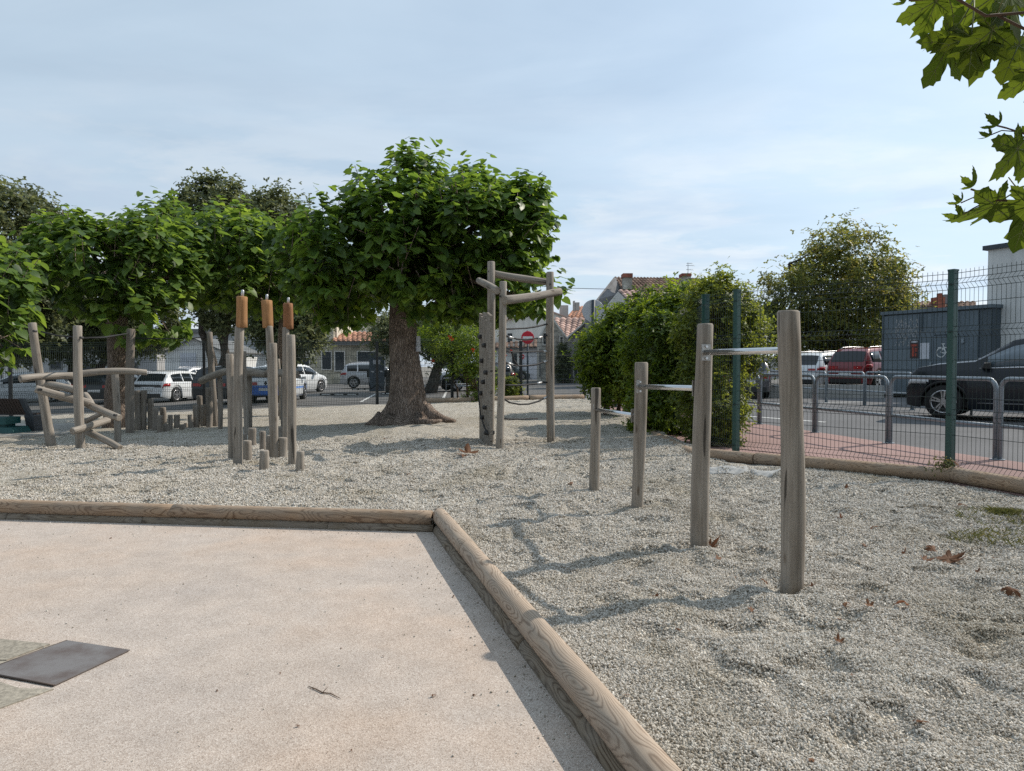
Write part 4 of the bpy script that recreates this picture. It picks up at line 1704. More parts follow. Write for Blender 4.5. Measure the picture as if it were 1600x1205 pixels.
def make_car(name, label, loc, th, L, W, H, style, paint, group=None, lower=None, rails=False, detail=1, front_lights=True, spokes=5, light_strip=False, glass="glass_dark"):
    t = thing(name, loc, label, "car", group, rz=th)
    tab = PROF[style]
    R = 0.335 if H < 1.55 else 0.365
    xr, xf = 0.185, (0.838 if style == "crossover" else 0.815)
    clear = 0.19 if H < 1.55 else 0.22

    def X(u):
        return (u - 0.5) * L

    def hw(u):
        e = min(1.0, (u + 0.004) / 0.13)
        g = min(1.0, (1.004 - u) / 0.17)
        k = (1 - (1 - e) ** 2.6 * 0.20) * (1 - (1 - g) ** 2.4 * 0.24)
        return W / 2 * k

    def zbot(u):
        z = clear + (0.07 * max(0, 1 - u / 0.08) + 0.05 * max(0, (u - 0.93) / 0.07))
        for c in (xr, xf):
            d = (u - c) * L
            ra = R * 1.13
            if abs(d) < ra:
                z = max(z, R + math.sqrt(ra * ra - d * d) - 0.01)
        return z

    def ztop(u):
        return interp(tab, u) * H

    def zw(u):
        return min(H * (0.635 - 0.05 * u), ztop(u) - 0.012)

    def section(u):
        w, zb, zt, z2 = hw(u), zbot(u), ztop(u), zw(u)
        k = min(1.0, max(0.0, (zt - z2) / (H - H * 0.61)))
        wt = w * (0.955 - 0.21 * k)
        zb2 = min(zb + 0.10, z2 - 0.01)
        zm = max(zb2 + 0.004, min(z2 - 0.005, H * 0.36))
        zs2 = max(zm + 0.002, z2 - 0.05)
        hgt = zt - z2
        return [(w * 0.95, zb), (w * 0.985, zb2), (w, zm), (w * 0.995, zs2), (w * 0.965, z2), (wt, zt - 0.16 * hgt - 0.004), (wt * 0.90, zt - 0.03 * hgt), (wt * 0.5, zt + 0.012 * k), (0, zt + 0.018 * k)]

    us = sorted(set([round(i / 64, 4) for i in range(65)] + [round(p[0], 4) for p in tab] + [0.004, 0.015, 0.985, 0.996]))
    m = MB()
    rows = []
    for u in us:
        s = section(u)
        ring = [(X(u), y, z) for y, z in s] + [(X(u), -y, z) for y, z in s[-2::-1]]
        rows.append(ring)
    k = len(rows[0])
    vs = [p for r in rows for p in r]
    fs = [(i * k + j, (i + 1) * k + j, (i + 1) * k + j + 1, i * k + j + 1) for i in range(len(rows) - 1) for j in range(k - 1)]
    m.add(vs, fs, True)
    m.add(rows[0], [tuple(range(k))], False)
    m.add(rows[-1], [tuple(range(k))], False)
    body = m.build("body", paint, t, local=True)
    body.data.set_sharp_from_angle(angle=rad(38))
    # floor and wheel housings
    m = MB()
    m.box((0, 0, clear + 0.16), (L * 0.94, W * 0.80, 0.26))
    m.build("underbody", "trim_black", t, local=True)

    def side_pt(u, f, sgn, out=0.0):
        s = section(u)
        a, b = s[4], s[5]
        y = a[0] + (b[0] - a[0]) * f + out
        return (X(u), sgn * y, a[1] + (b[1] - a[1]) * f)

    def lower_pt(u, z, sgn, out):
        s = section(u)
        for (ya, za), (yb, zb_) in zip(s[:4], s[1:5]):
            if za <= z <= zb_:
                return (X(u), sgn * (ya + (yb - ya) * (z - za) / max(1e-5, zb_ - za) + out), z)
        return (X(u), sgn * (s[4][0] + out), z)

    def strip(pa, pb, mat, nm, par=t):
        mm = MB()
        n = len(pa)
        mm.add(list(pa) + list(pb), [(i, i + 1, n + i + 1, n + i) for i in range(n - 1)], True)
        o = mm.build(nm, mat, par, local=True)
        sd = o.modifiers.new("thick", 'SOLIDIFY')
        sd.thickness = 0.006
        sd.offset = 0
        return o

    # side windows: (u from, u to)
    ul = {"hatch": ((.135, .30), (.315, .46), (.475, .685)), "suv": ((.095, .235), (.25, .455), (.475, .68)), "mpv": ((.085, .235), (.25, .47), (.49, .72)),
          "crossover": ((.12, .285), (.30, .455), (.472, .665))}[style]
    for sgn in (1, -1):
        for a, b in ul:
            uu = [a + (b - a) * i / 6 for i in range(7)]
            lo = [side_pt(u, 0.10, sgn, 0.007) for u in uu]
            hi = [side_pt(u, 0.93, sgn, 0.007) for u in uu]
            strip(lo, hi, glass, "side_window")
        if detail > 1:
            uu = [ul[0][0] + (ul[2][1] + 0.03 - ul[0][0]) * i / 16 for i in range(17)]
            strip([side_pt(u, 0.0, sgn, 0.008) for u in uu], [side_pt(u, 0.07, sgn, 0.009) for u in uu], "alloy", "window_trim")
            uu = [ul[0][0] + (0.60 - ul[0][0]) * i / 16 for i in range(17)]
            for za, zb_ in ((0.19, 0.205), (0.245, 0.252)):
                uu2 = [0.30 + 0.40 * i / 10 for i in range(11)]
                strip([lower_pt(u, H * za, sgn, 0.008) for u in uu2], [lower_pt(u, H * zb_, sgn, 0.010) for u in uu2], "paint_grey", "sill_moulding")
            for ud in (0.30, 0.465, 0.665):
                zz_ = [clear + 0.12 + (zw(ud) - clear - 0.14) * i / 6 for i in range(7)]
                strip([lower_pt(ud, z, sgn, 0.003) for z in zz_], [lower_pt(ud + 0.0016, z, sgn, 0.003) for z in zz_], "trim_black", "door_seam")
            for ud in (0.335, 0.495):
                p = lower_pt(ud, H * 0.535, sgn, 0.012)
                mm = MB()
                mm.box(p, (0.19, 0.03, 0.022))
                mm.build("door_handle", paint, t, local=True)
            # flared arches
            for c in (xr, xf):
                aa = [math.pi * (0.02 + 0.96 * i / 16) for i in range(17)]
                pin = [lower_pt(c + R * 1.13 * math.cos(a) / L, R + R * 1.10 * math.sin(a) - 0.005, sgn, 0.012) for a in aa]
                pout = [lower_pt(c + R * 1.27 * math.cos(a) / L, R + R * 1.25 * math.sin(a), sgn, 0.012) for a in aa]
                strip(pin, pout, "trim_black", "wheel_arch")
        # mirror
        s = section(0.665)
        mm = MB()
        c = Vector((X(0.665), sgn * (s[4][0] + 0.11), s[4][1] + 0.06))
        mm.hexa([c + Vector((-.07, -.09, -.07)), c + Vector((.09, -.09, -.06)), c + Vector((.06, .09, -.05)), c + Vector((-.07, .09, -.06))],
                [c + Vector((-.07, -.09, .07)), c + Vector((.05, -.09, .07)), c + Vector((.03, .09, .05)), c + Vector((-.07, .09, .06))])
        mm.build("mirror", "trim_black" if detail > 1 else paint, t, local=True)

    def across(u, out, f=0.93):
        s = section(u)
        n = 8
        pts = []
        for i in range(n + 1):
            q = -1 + 2 * i / n
            y = q * s[6][0] * 1.03 * f
            z = s[8][1] - (s[8][1] - s[6][1]) * abs(q) ** 2.2
            pts.append((X(u) + out[0], y, z + out[1]))
        return pts

    ws = [p for p in tab if p[1] in (.93, .94, .92) and p[0] > .5][0][0]
    cowl = tab[tab.index([p for p in tab if p[0] == ws][0]) + 1][0]
    rows_ = [across(ws + (cowl - ws) * q, (0.008, 0.010)) for q in (0.04, 0.35, 0.68, 0.97)]

    def sheet_rows(rows_, nm, mat):
        mm = MB()
        n = len(rows_[0])
        mm.add([p for r in rows_ for p in r], [(i * n + j, (i + 1) * n + j, (i + 1) * n + j + 1, i * n + j + 1) for i in range(len(rows_) - 1) for j in range(n - 1)], True)
        return mm.build(nm, mat, t, local=True)
    sheet_rows(rows_, "windscreen", "glass_dark")
    r0_, r1_ = tab[2], tab[3]
    rows_ = [across(r0_[0] + (r1_[0] - r0_[0]) * q, (-0.010, 0.006), 0.95) for q in (0.06, 0.4, 0.75, 1.02)]
    sheet_rows(rows_, "rear_window", "glass_dark")
    # lamps
    for sgn in (1, -1):
        zc = H * 0.575
        uu = [0.003, 0.012, 0.03, 0.06, 0.085]
        strip([lower_pt(u, min(zc - 0.09, section(u)[4][1] - .06), sgn, 0.008) for u in uu], [lower_pt(u, min(zc + 0.05, section(u)[4][1] - 0.004), sgn, 0.008) for u in uu], "tail_red", "tail_lamp")
        mm = MB()
        mm.box((X(0.004) - 0.004, sgn * hw(0.0) * 0.70, H * 0.525), (0.03, hw(0) * 0.46, 0.12))
        mm.build("tail_lamp", "tail_red" if not light_strip else "paint_grey", t, local=True)
        uu = [0.90, 0.93, 0.955, 0.98, 0.992]
        strip([lower_pt(u, min(H * 0.42, section(u)[4][1] - .10), sgn, 0.008) for u in uu], [lower_pt(u, min(H * 0.475, section(u)[4][1] - .01), sgn, 0.008) for u in uu], "lamp_clear", "headlamp")
    mm = MB()
    mm.box((X(0) - 0.006, 0, H * 0.40), (0.02, 0.52, 0.11))
    mm.build("number_plate", "plate_white", t, local=True)
    mm = MB()
    mm.box((X(0) - 0.004, 0, clear + 0.15), (0.03, hw(0) * 1.75, 0.16))
    mm.build("rear_bumper", "trim_black", t, local=True)
    mm = MB()
    mm.box((X(1) + 0.002, 0, H * 0.30), (0.03, hw(1) * 1.5, 0.22))
    mm.build("grille", "trim_black", t, local=True)
    mm = MB()
    mm.box((X(1) + 0.014, 0, H * 0.24), (0.02, 0.52, 0.11))
    mm.build("number_plate", "plate_white", t, local=True)
    if light_strip:
        mm = MB()
        mm.box((X(0.004) - 0.012, 0, H * 0.535), (0.03, hw(0) * 1.8, 0.085))
        mm.build("lamp_strip", "trim_black", t, local=True)
    if lower:
        # lower body in a second colour
        uu = [i / 60 for i in range(0, 61)]
        for sgn in (1, -1):
            lo = [lower_pt(u, max(zbot(u) + 0.01, clear + .02), sgn, 0.006) for u in uu]
            hi = [lower_pt(u, max(H * 0.42, zbot(u) + 0.02), sgn, 0.006) for u in uu]
            strip(lo, hi, lower, "lower_panel")
        mm = MB()
        mm.box((X(0) - 0.020, 0, H * 0.345), (0.05, hw(0) * 1.96, H * 0.26))
        mm.build("lower_panel", lower, t, local=True)
        mm = MB()
        mm.box((X(0) - 0.047, 0, H * 0.37), (0.01, 0.52, 0.11))
        mm.build("number_plate", "plate_white", t, local=True)
        mm = MB()
        c = Vector((X(0.008) - 0.022, 0, H * 0.53))
        mm.prism([c + Vector((0, 0, .10)), c + Vector((0, .07, 0)), c + Vector((0, 0, -.10)), c + Vector((0, -.07, 0))], (0.02, 0, 0))
        mm.build("emblem", "trim_black", t, local=True)
    if rails:
        for sgn in (1, -1):
            mm = MB()
            ys = section(0.3)[6][0] * 0.93
            mm.tube([(X(.13), sgn * ys, ztop(.13) - 0.01), (X(.16), sgn * ys, ztop(.16) + 0.05), (X(.33), sgn * ys, ztop(.33) + 0.045), (X(.50), sgn * ys, ztop(.5) + 0.045), (X(.55), sgn * ys, ztop(.55) - 0.01)], 0.018, 6)
            mm.build("roof_rail", "alloy", t, local=True)
    # wheels
    for u in (xr, xf):
        for sgn in (1, -1):
            mm = MB()
            wy = sgn * (W / 2 - 0.13)
            mm.lathe([(R * .62, -.10), (R * .93, -.105), (R, -.07), (R, .07), (R * .93, .105), (R * .62, .10)], (X(u), wy, R), 'Y', 28)
            wh = mm.build("wheel", "tyre", t, local=True)
            fy = wy + sgn * 0.106
            mm = MB()
            mm.lathe([(R * .69, 0.0), (R * .69, 0.012 * sgn), (R * .61, 0.014 * sgn), (R * .60, -0.03 * sgn)], (X(u), fy, R), 'Y', 28, caps=False)
            for q in range(spokes):
                a = 2 * math.pi * q / spokes + 0.3
                d = Vector((math.cos(a), 0, math.sin(a)))
                e = Vector((-math.sin(a), 0, math.cos(a)))
                c = Vector((X(u), fy, R))
                for off in (-0.035, 0.035):
                    b4 = [c + d * (R * .10) + e * (off * .4 - .016), c + d * (R * .10) + e * (off * .4 + .016), c + d * (R * .62) + e * (off + .018), c + d * (R * .62) + e * (off - .018)]
                    mm.prism(b4, (0, 0.015 * sgn, 0))
            mm.lathe([(R * .16, 0.0), (R * .16, 0.02 * sgn)], (X(u), fy, R), 'Y', 14)
            mm.build("rim", "alloy", wh, local=True)
    return t


def car_at(px, py, th, zf=zr, rear=None):
    """ground point of the car's centre; with rear given (car length) px,py is the middle of its rear edge"""
    p = G(px, py, zf)
    if rear:
        p = p + Vector((math.cos(th), math.sin(th), 0)) * rear / 2
        p.z = zr(p.x, p.y) if not isinstance(zf, float) else zf
    return p


GL = "cars in the car park behind the trees"
th = rad(207)
make_car("parked_car", "white hatchback at the left edge behind the bench", car_at(34, 629, th), th, 4.3, 1.8, 1.56, "hatch", "paint_white", GL)
th = rad(95)
make_car("parked_car", "black hatchback seen from behind between the two left posts", car_at(147, 633, th, rear=4.2), th, 4.2, 1.8, 1.56, "suv", "paint_black", GL)
th = rad(265)
make_car("parked_car", "white car facing us farther back, behind the left leaning post", car_at(94, 612, th), th, 4.3, 1.8, 1.52, "hatch", "paint_white", GL)
th = rad(77)
make_car("parked_car", "white hatchback with dark lamp strip above the palisade", car_at(231, 630, th, rear=4.3), th, 4.3, 1.82, 1.45, "hatch", "paint_white", GL, light_strip=True)
th = rad(252)
make_car("parked_car", "silver SUV with roof rails facing us behind the white hatchback", car_at(291, 611, th), th, 4.6, 1.85, 1.68, "suv", "paint_silver", GL, rails=True)
th = rad(88)
make_car("parked_car", "pale green-grey car far behind the white hatchback", car_at(226, 612, th), th, 4.2, 1.8, 1.52, "hatch", "paint_silver", GL)
th = rad(82)
make_car("parked_car", "black estate with red tail lamps left of the totem posts", car_at(327, 634, th, rear=4.5), th, 4.5, 1.84, 1.58, "suv", "paint_black", GL)
th = rad(93)
make_car("parked_car", "white and blue hatchback seen from behind between the totem posts", car_at(415, 630, th, rear=4.08), th, 4.08, 1.78, 1.56, "hatch", "paint_white", GL, lower="paint_blue")
th = rad(268)
make_car("parked_car", "white car just visible behind the white and blue hatchback", car_at(392, 610, th), th, 4.3, 1.8, 1.6, "suv", "paint_white", GL)
th = rad(66)
make_car("parked_car", "white people carrier right of the totem posts", car_at(460, 614, th), th, 4.3, 1.8, 1.72, "mpv", "paint_white", GL)
th = rad(178)
make_car("parked_car", "small dark green car far off in front of the cream house", car_at(520, 596, th), th, 3.9, 1.7, 1.45, "hatch", "paint_green", GL)
th = rad(10)
make_car("parked_car", "silver SUV side-on beside the charging column", car_at(588, 606, th), th, 4.75, 1.86, 1.74, "suv", "paint_silver", GL, rails=True, detail=2)
th = rad(205)
make_car("parked_car", "black car behind the flowering vine beyond the dark fence", car_at(742, 610, th), th, 4.4, 1.8, 1.6, "suv", "paint_black", GL)
th = rad(272)
make_car("parked_car", "far white van facing us between the railing and the vine", car_at(702, 602, th), th, 4.8, 1.9, 1.9, "mpv", "paint_white", GL)
th = rad(8)
make_car("parked_car", "dark green car beyond the rope net", car_at(790, 594, th), th, 4.3, 1.8, 1.5, "hatch", "paint_green", GL)
# across the road
th = rad(140)
Lq = 4.55
fw = G(1474, 656, lambda x, y: 0.085)
cth, sth = math.cos(th), math.sin(th)
lx, ly = (0.838 - 0.5) * Lq, 0.86
ctr = fw - Vector((cth * lx - sth * ly, sth * lx + cth * ly, 0))
make_car("parked_car", "dark SUV with alloy wheels on the road at the right edge", (ctr.x, ctr.y, zr(ctr.x, ctr.y) ), th, Lq, 1.92, 1.79, "crossover", "paint_navy", "cars across the road", detail=2, rails=False, glass="glass_reflection")
th = rad(32)
make_car("parked_car", "dark red SUV behind the hoops beside the grey shed", P(1372, 608, 29.5), th, 4.5, 1.84, 1.68, "suv", "paint_red", "cars across the road", rails=True)
th = rad(30)
make_car("parked_car", "white SUV left of the dark red one, behind the hoops", P(1304, 608, 31.5), th, 4.5, 1.84, 1.60, "suv", "paint_white", "cars across the road", rails=True)
th = rad(84)
make_car("parked_car", "grey car on the road half hidden by the hedge", car_at(1168, 624, th, rear=4.3), th, 4.3, 1.8, 1.5, "hatch", "paint_grey", "cars across the road")


# ================================================================== buildings
def pbox(m, x0, x1, y0, y1, Y, depth):
    """upright box: its front face spans those picture limits at distance Y"""
    a, b = P(x0, y1, Y), P(x1, y0, Y)
    m.hexa([(a.x, Y, a.z), (b.x, Y, a.z), (b.x, Y + depth, a.z), (a.x, Y + depth, a.z)], [(a.x, Y, b.z), (b.x, Y, b.z), (b.x, Y + depth, b.z), (a.x, Y + depth, b.z)])
    return a, b


def window(par, x0, x1, y0, y1, Y, mat="window_glass", frame="render_pale", sill=True, name="window"):
    m = MB()
    pbox(m, x0, x1, y0, y1, Y - 0.01, 0.05)
    o = m.build(name, mat, par)
    a, b = P(x0, y1, Y), P(x1, y0, Y)
    m = MB()
    w = 0.09
    for (xa, xb, za, zb) in ((a.x - w, a.x, a.z - w, b.z + w), (b.x, b.x + w, a.z - w, b.z + w), (a.x, b.x, b.z, b.z + w), (a.x, b.x, a.z - w, a.z)):
        m.box(((xa + xb) / 2, Y - 0.03, (za + zb) / 2), (xb - xa, 0.10, zb - za))
    f = m.build("frame", frame, o)
    f.location = (0, 0, 0)
    f.data.transform(Matrix.Translation(Vector((0, 0, 0))))
    return o


def tiled(par, name, mat, e0, e1, r0, r1, pitch=0.24, amp=0.06, rows=10):
    """roof slope with rounded tile columns: eaves e0-e1, ridge r0-r1"""
    e0, e1, r0, r1 = map(Vector, (e0, e1, r0, r1))
    n = max(2, int((e1 - e0).length / pitch))
    nrm = (e1 - e0).cross(r0 - e0).normalized()
    if nrm.z < 0:
        nrm = -nrm
    V, F = [], []
    for i in range(n):
        for q in range(rows):
            t0, t1 = q / rows, (q + 1) / rows + 0.01
            k0 = len(V)
            for s, lift in ((t0, 0.05), (t1, 0.012)):
                for j, hgt in ((0.0, 0.0), (0.2, 0.85), (0.4, 1.0), (0.6, 0.85), (0.8, 0.0), (1.0, 0.0)):
                    u = (i + j) / n
                    p = e0.lerp(e1, u).lerp(r0.lerp(r1, u), min(1, s)) + nrm * (amp * hgt + lift)
                    V.append(p)
            F += [(k0 + j, k0 + j + 1, k0 + 7 + j, k0 + 6 + j) for j in range(5)]
            F += [(k0 + 5, k0 + 4, k0 + 3, k0 + 2, k0 + 1, k0)]
    m = MB()
    m.add(V, F, False)
    o = m.build(name, mat, par, fix=False)
    # deck below the tiles
    m = MB()
    m.add([e0, e1, r1, r0, e0 - nrm * 0.1, e1 - nrm * 0.1, r1 - nrm * 0.1, r0 - nrm * 0.1], [(0, 1, 2, 3), (7, 6, 5, 4), (0, 4, 5, 1), (1, 5, 6, 2), (2, 6, 7, 3), (3, 7, 4, 0)])
    m.build("roof_deck", "gutter", par)
    return o


def bthing(px, py, Y, name, label, cat="building"):
    p = P(px, py, Y)
    return thing(name, (p.x, p.y, zr(p.x, p.y)), label, cat)


# cream house with a low tiled annex behind the silver SUV
Y = 66.0
t = bthing(500, 600, Y, "house", "cream stone house with dark door far behind the car park")
m = MB()
pbox(m, 440, 521, 470, 604, Y, 9)
m.build("wall", "block_wall", t)
window(t, 473, 483, 559, 579, Y)
window(t, 504, 517.5, 550, 577, Y, "door_dark", name="door")
m = MB()
pbox(m, 521.4, 526, 478, 604, Y + 0.4, 9)
m.build("corner_pier", "render_cream", t)
t = bthing(565, 600, Y, "annex", "low annex with orange tiled roof beside the cream house")
m = MB()
pbox(m, 521.6, 640, 536, 604, Y - 0.5, 6)
m.build("wall", "block_wall", t)
a, b = P(519, 534, Y - 0.9), P(642, 534, Y - 0.9)
r0_, r1_ = P(521, 519.5, Y + 3.0), P(642, 519.5, Y + 3.0)
tiled(t, "roof", "roof_tile", a, b, r0_, r1_, 0.42, 0.10, 6)
m = MB()
pbox(m, 518, 642, 534.5, 539.5, Y - 1.05, 0.25)
m.build("gutter", "gutter", t)
window(t, 524, 538, 550, 579, Y - 0.55)
window(t, 559, 588, 550, 565, Y - 0.55)
t = bthing(560, 600, Y + 9, "house", "tall pale gabled house behind the tiled annex")
m = MB()
a = [P(531, 604, Y + 9), P(531, 492, Y + 9), P(552, 487, Y + 9), P(640, 505, Y + 9), P(640, 604, Y + 9)]
m.prism(a, (0, 6, 0))
m.build("wall", "render_pale", t)
m = MB()
a = [P(530, 491.5, Y + 8.8), P(552, 485.5, Y + 8.8), P(641, 504, Y + 8.8), P(641, 505.5, Y + 8.8), P(552, 487, Y + 8.8), P(530, 493, Y + 8.8)]
m.prism(a, (0, 6.5, 0))
m.build("roof", "gutter", t)
# low buildings behind the left car park
Y = 58.0
t = bthing(150, 600, Y, "low_building", "long low grey building behind the cars on the left")
m = MB()
pbox(m, -60, 245, 548, 640, Y, 8)
m.build("wall", "render_grey", t)
m = MB()
pbox(m, -64, 247, 543, 548, Y - 0.4, 9)
m.build("roof", "gutter", t)
for x0, x1, y0, y1 in ((4, 46, 568, 600), (80, 96, 566, 576), (110, 150, 570, 600), (176, 214, 568, 600)):
    window(t, x0, x1, y0, y1, Y, "door_dark" if x0 != 4 else "render_pale", frame="gutter", name="garage_door")
t = bthing(300, 600, Y - 2, "barn", "pale gabled barn behind the parked cars on the left")
m = MB()
m.prism([P(258, 640, Y - 2), P(258, 550, Y - 2), P(300, 529, Y - 2), P(349, 550, Y - 2), P(349, 640, Y - 2)], (0, 12, 0))
m.build("wall", "render_white", t)
m = MB()
m.prism([P(255, 549.5, Y - 2.3), P(300, 527, Y - 2.3), P(352, 549.5, Y - 2.3), P(352, 551, Y - 2.3), P(300, 528.6, Y - 2.3), P(255, 551, Y - 2.3)], (0, 12.6, 0))
m.build("roof", "gutter", t)
m = MB()
pbox(m, 282, 306, 552, 600, Y - 2.06, 0.08)
m.build("door", "paper_white", t)
# plain wall behind everything on the left, behind the trees
t = bthing(400, 600, 80, "terrace_house", "grey terrace wall far behind the left trees")
m = MB()
pbox(m, 240, 470, 520, 640, 80, 6)
m.build("wall", "render_grey", t)
window(t, 360, 380, 545, 565, 80)
window(t, 420, 436, 545, 565, 80)
m = MB()
pbox(m, 236, 474, 514, 520, 79.7, 7)
m.build("roof", "gutter", t)

# buildings in the middle, at the end of the street
Y = 78.0
t = bthing(830, 590, Y, "house", "big pale gable behind the no-entry sign")
m = MB()
m.prism([P(770, 600, Y), P(770, 505, Y), P(788, 501, Y), P(853, 484, Y), P(892, 498, Y), P(892, 600, Y)], (0, 9, 0))
m.build("wall", "render_pale", t)
m = MB()
m.prism([P(786, 500.5, Y - 0.3), P(853, 482.5, Y - 0.3), P(896, 498.5, Y - 0.3), P(896, 500, Y - 0.3), P(853, 484.5, Y - 0.3), P(786, 502.5, Y - 0.3)], (0, 9.5, 0))
m.build("roof", "roof_tile_pink", t)
window(t, 793, 800.5, 521, 536, Y)
m = MB()
pbox(m, 787, 795, 488, 503, Y + 3, 1.2)
m.build("chimney", "concrete", t)
Y = 66.0
t = bthing(820, 592, Y, "garage", "white garage with tiled roof below the no-entry sign")
m = MB()
pbox(m, 770, 846, 543, 598, Y, 6)
m.build("wall", "render_white", t)
tiled(t, "roof", "roof_tile_old", P(766, 545, Y - 0.5), P(848, 543, Y - 0.5), P(766, 538, Y + 3), P(848, 531, Y + 3), 0.42, 0.10, 6)
window(t, 816, 841, 545, 596, Y, "paper_white", frame="gutter", name="garage_door")
window(t, 800, 808, 552, 572, Y)
Y = 52.0
t = bthing(885, 592, Y, "stone_house", "grey stone house with twin gables at the end of the street")
m = MB()
m.prism([P(845, 600, Y), P(845, 524, Y), P(862, 493, Y), P(885.5, 526, Y), P(885.5, 600, Y)], (0, 8, 0))
m.build("wall", "stone_wall", t)
m = MB()
m.prism([P(885.9, 600, Y - 0.15), P(885.9, 527, Y - 0.15), P(918, 500, Y - 0.15), P(950, 527, Y - 0.15), P(950, 600, Y - 0.15)], (0, 8, 0))
m.build("wall", "stone_wall", t)
m = MB()
m.prism([P(860, 492, Y - 0.5), P(886, 526.5, Y - 0.5), P(919, 498, Y - 0.5), P(952, 527, Y - 0.5), P(952, 528.8, Y - 0.5), P(919, 500.5, Y - 0.5), P(886, 529.5, Y - 0.5), P(860, 495, Y - 0.5)], (0, 0.3, 0))
m.build("bargeboard", "render_pale", t)
m = MB()
m.prism([P(842.5, 526, Y - 0.5), P(860, 492, Y - 0.5), P(860, 494.6, Y - 0.5), P(844, 527, Y - 0.5)], (0, 0.3, 0))
m.build("bargeboard", "render_pale", t)
tiled(t, "roof", "roof_tile_pink", P(866, 529, Y + 0.6), P(906, 529, Y + 0.6), P(866, 497.5, Y + 3.6), P(914, 497.5, Y + 3.6), 0.36, 0.10, 9)
window(t, 849, 854, 521, 538, Y)
window(t, 875.5, 879, 527, 545, Y)
window(t, 897, 902, 556, 588, Y - 0.2, "door_dark", name="door")
m = MB()
pbox(m, 842.5, 845, 545, 590, Y - 0.3, 0.2)
m.build("downpipe", "gutter", t)
# climbing plant on its wall
Y = 84.0
t = bthing(893, 590, Y, "house", "far house with red tiled roof and grey chimneys")
m = MB()
pbox(m, 880, 925, 497, 600, Y, 6)
m.build("wall", "render_pale", t)
tiled(t, "roof", "roof_tile", P(883, 498, Y - 0.5), P(925, 498, Y - 0.5), P(899, 480, Y + 4), P(925, 478, Y + 4), 0.5, 0.10, 8)
for x0, x1, y0, y1 in ((875, 888, 477, 499), (896, 898.5, 470, 486), (899, 905.5, 472.5, 485)):
    m = MB()
    pbox(m, x0, x1, y0, y1, Y - 0.6, 1.0)
    ch = m.build("chimney", "concrete", t)

# big roofed house behind the hedge
Y = 48.0
t = bthing(1010, 590, Y, "house", "large house with weathered tiled roof and brick chimneys behind the hedge")
m = MB()
m.prism([P(915, 600, Y + 2), P(915, 490, Y + 2), P(933, 468, Y + 2), P(959.5, 436, Y + 5), P(985, 455, Y + 5), P(985, 600, Y + 2)], (0, 0.3, 0))
m.build("gable", "slate_wall", t)
m = MB()
pbox(m, 960, 1165, 470, 600, Y + 3, 6)
m.build("wall", "render_cream", t)
tiled(t, "roof", "roof_tile_old", P(985, 472, Y + 1.5), P(1190, 476, Y + 1.5), P(959.5, 434, Y + 6), P(1090, 436, Y + 6), 0.34, 0.09, 12)
m = MB()
m.prism([P(931, 469, Y + 1.9), P(959, 433.5, Y + 4.8), P(959.8, 436.5, Y + 4.8), P(933, 471, Y + 1.9)], (0.25, 0.4, 0))
m.build("bargeboard", "slate_wall", t)
for x0, x1, ys in ((974.5, 988, (427, 433, 452)), (1066.5, 1080, (427, 431, 456))):
    m = MB()
    pbox(m, x0, x1, ys[1], ys[2], Y + 3.2, 0.8)
    ch = m.build("chimney", "stone_wall", t)
    m = MB()
    pbox(m, x0 - 0.8, x1 + 0.8, ys[0], ys[1] + 0.2, Y + 3.1, 1.0)
    m.build("chimney_top", "brick_red", t)
m = MB()
q = P(1075, 427, Y + 3.5)
m.tube([q, q + Vector((0, 0, 0.75))], 0.02, 5)
for dz, w in ((0.70, 0.34), (0.55, 0.5), (0.25, 0.4)):
    m.tube([q + Vector((-w * 0.3, 0, dz)), q + Vector((w, 0, dz - 0.03))], 0.014, 5)
    for k in range(4):
        m.tube([q + Vector((w * (k - 0.6) / 3.4, -0.15, dz)), q + Vector((w * (k - 0.6) / 3.4, 0.15, dz))], 0.010, 4)
m.build("aerial", "galvanised", t)
Y = 42.0
t = bthing(1010, 590, Y, "annex", "lower tiled roof in front of the large house, above the hedge")
m = MB()
m.prism([P(940, 600, Y), P(940, 488, Y), P(966, 456, Y), P(985, 475, Y), P(985, 600, Y)], (0, 0.3, 0))
m.build("gable", "render_pale", t)
tiled(t, "roof", "roof_tile_pink", P(990, 478, Y - 0.3), P(1120, 484, Y - 0.3), P(966, 454.5, Y + 3), P(1090, 461, Y + 3), 0.34, 0.09, 8)
m = MB()
pbox(m, 985, 1120, 482, 600, Y + 0.4, 3)
m.build("wall", "render_pale", t)

# across the road on the right: low wall, boundary wall, shed, white building, far roofs
PL = 0.27
me = bpy.data.meshes.new("upper_car_park")
pp = [G(1130, 622, zr), G(1382, 622, zr)]
me.from_pydata([(pp[0].x, pp[0].y + 0.1, PL), (pp[1].x + 0.6, pp[1].y + 0.1, PL), (34, 26, PL), (34, 75, PL), (7, 75, PL)], [], [(0, 1, 2, 3, 4)])
tag(link("upper_car_park", me, "asphalt_lot"), kind="structure")
d = pp[1] - pp[0]
L = d.length
d.normalize()
root = thing("low_wall", (pp[0].x, pp[0].y, 0.1), "low concrete retaining wall below the cars across the road", "wall")
kk = 9
for i in range(kk):
    a, b = pp[0] + d * (L * i / kk + 0.006), pp[0] + d * (L * (i + 1) / kk - 0.006)
    m = MB()
    dn = Vector((-d.y, d.x, 0)) * 0.22
    z1 = 0.56 if i % 3 else 0.58
    m.hexa([Vector((q.x, q.y, -0.1)) for q in (a, b, b + dn, a + dn)], [Vector((q.x, q.y, z1)) for q in (a, b, b + dn, a + dn)])
    m.build("block", "concrete", root)
t = bthing(1180, 600, 52, "boundary_wall", "long pale boundary wall behind the cars across the road", "wall")
m = MB()
pbox(m, 1100, 1420, 557, 605, 52, 0.3)
m.build("wall", "render_grey", t)
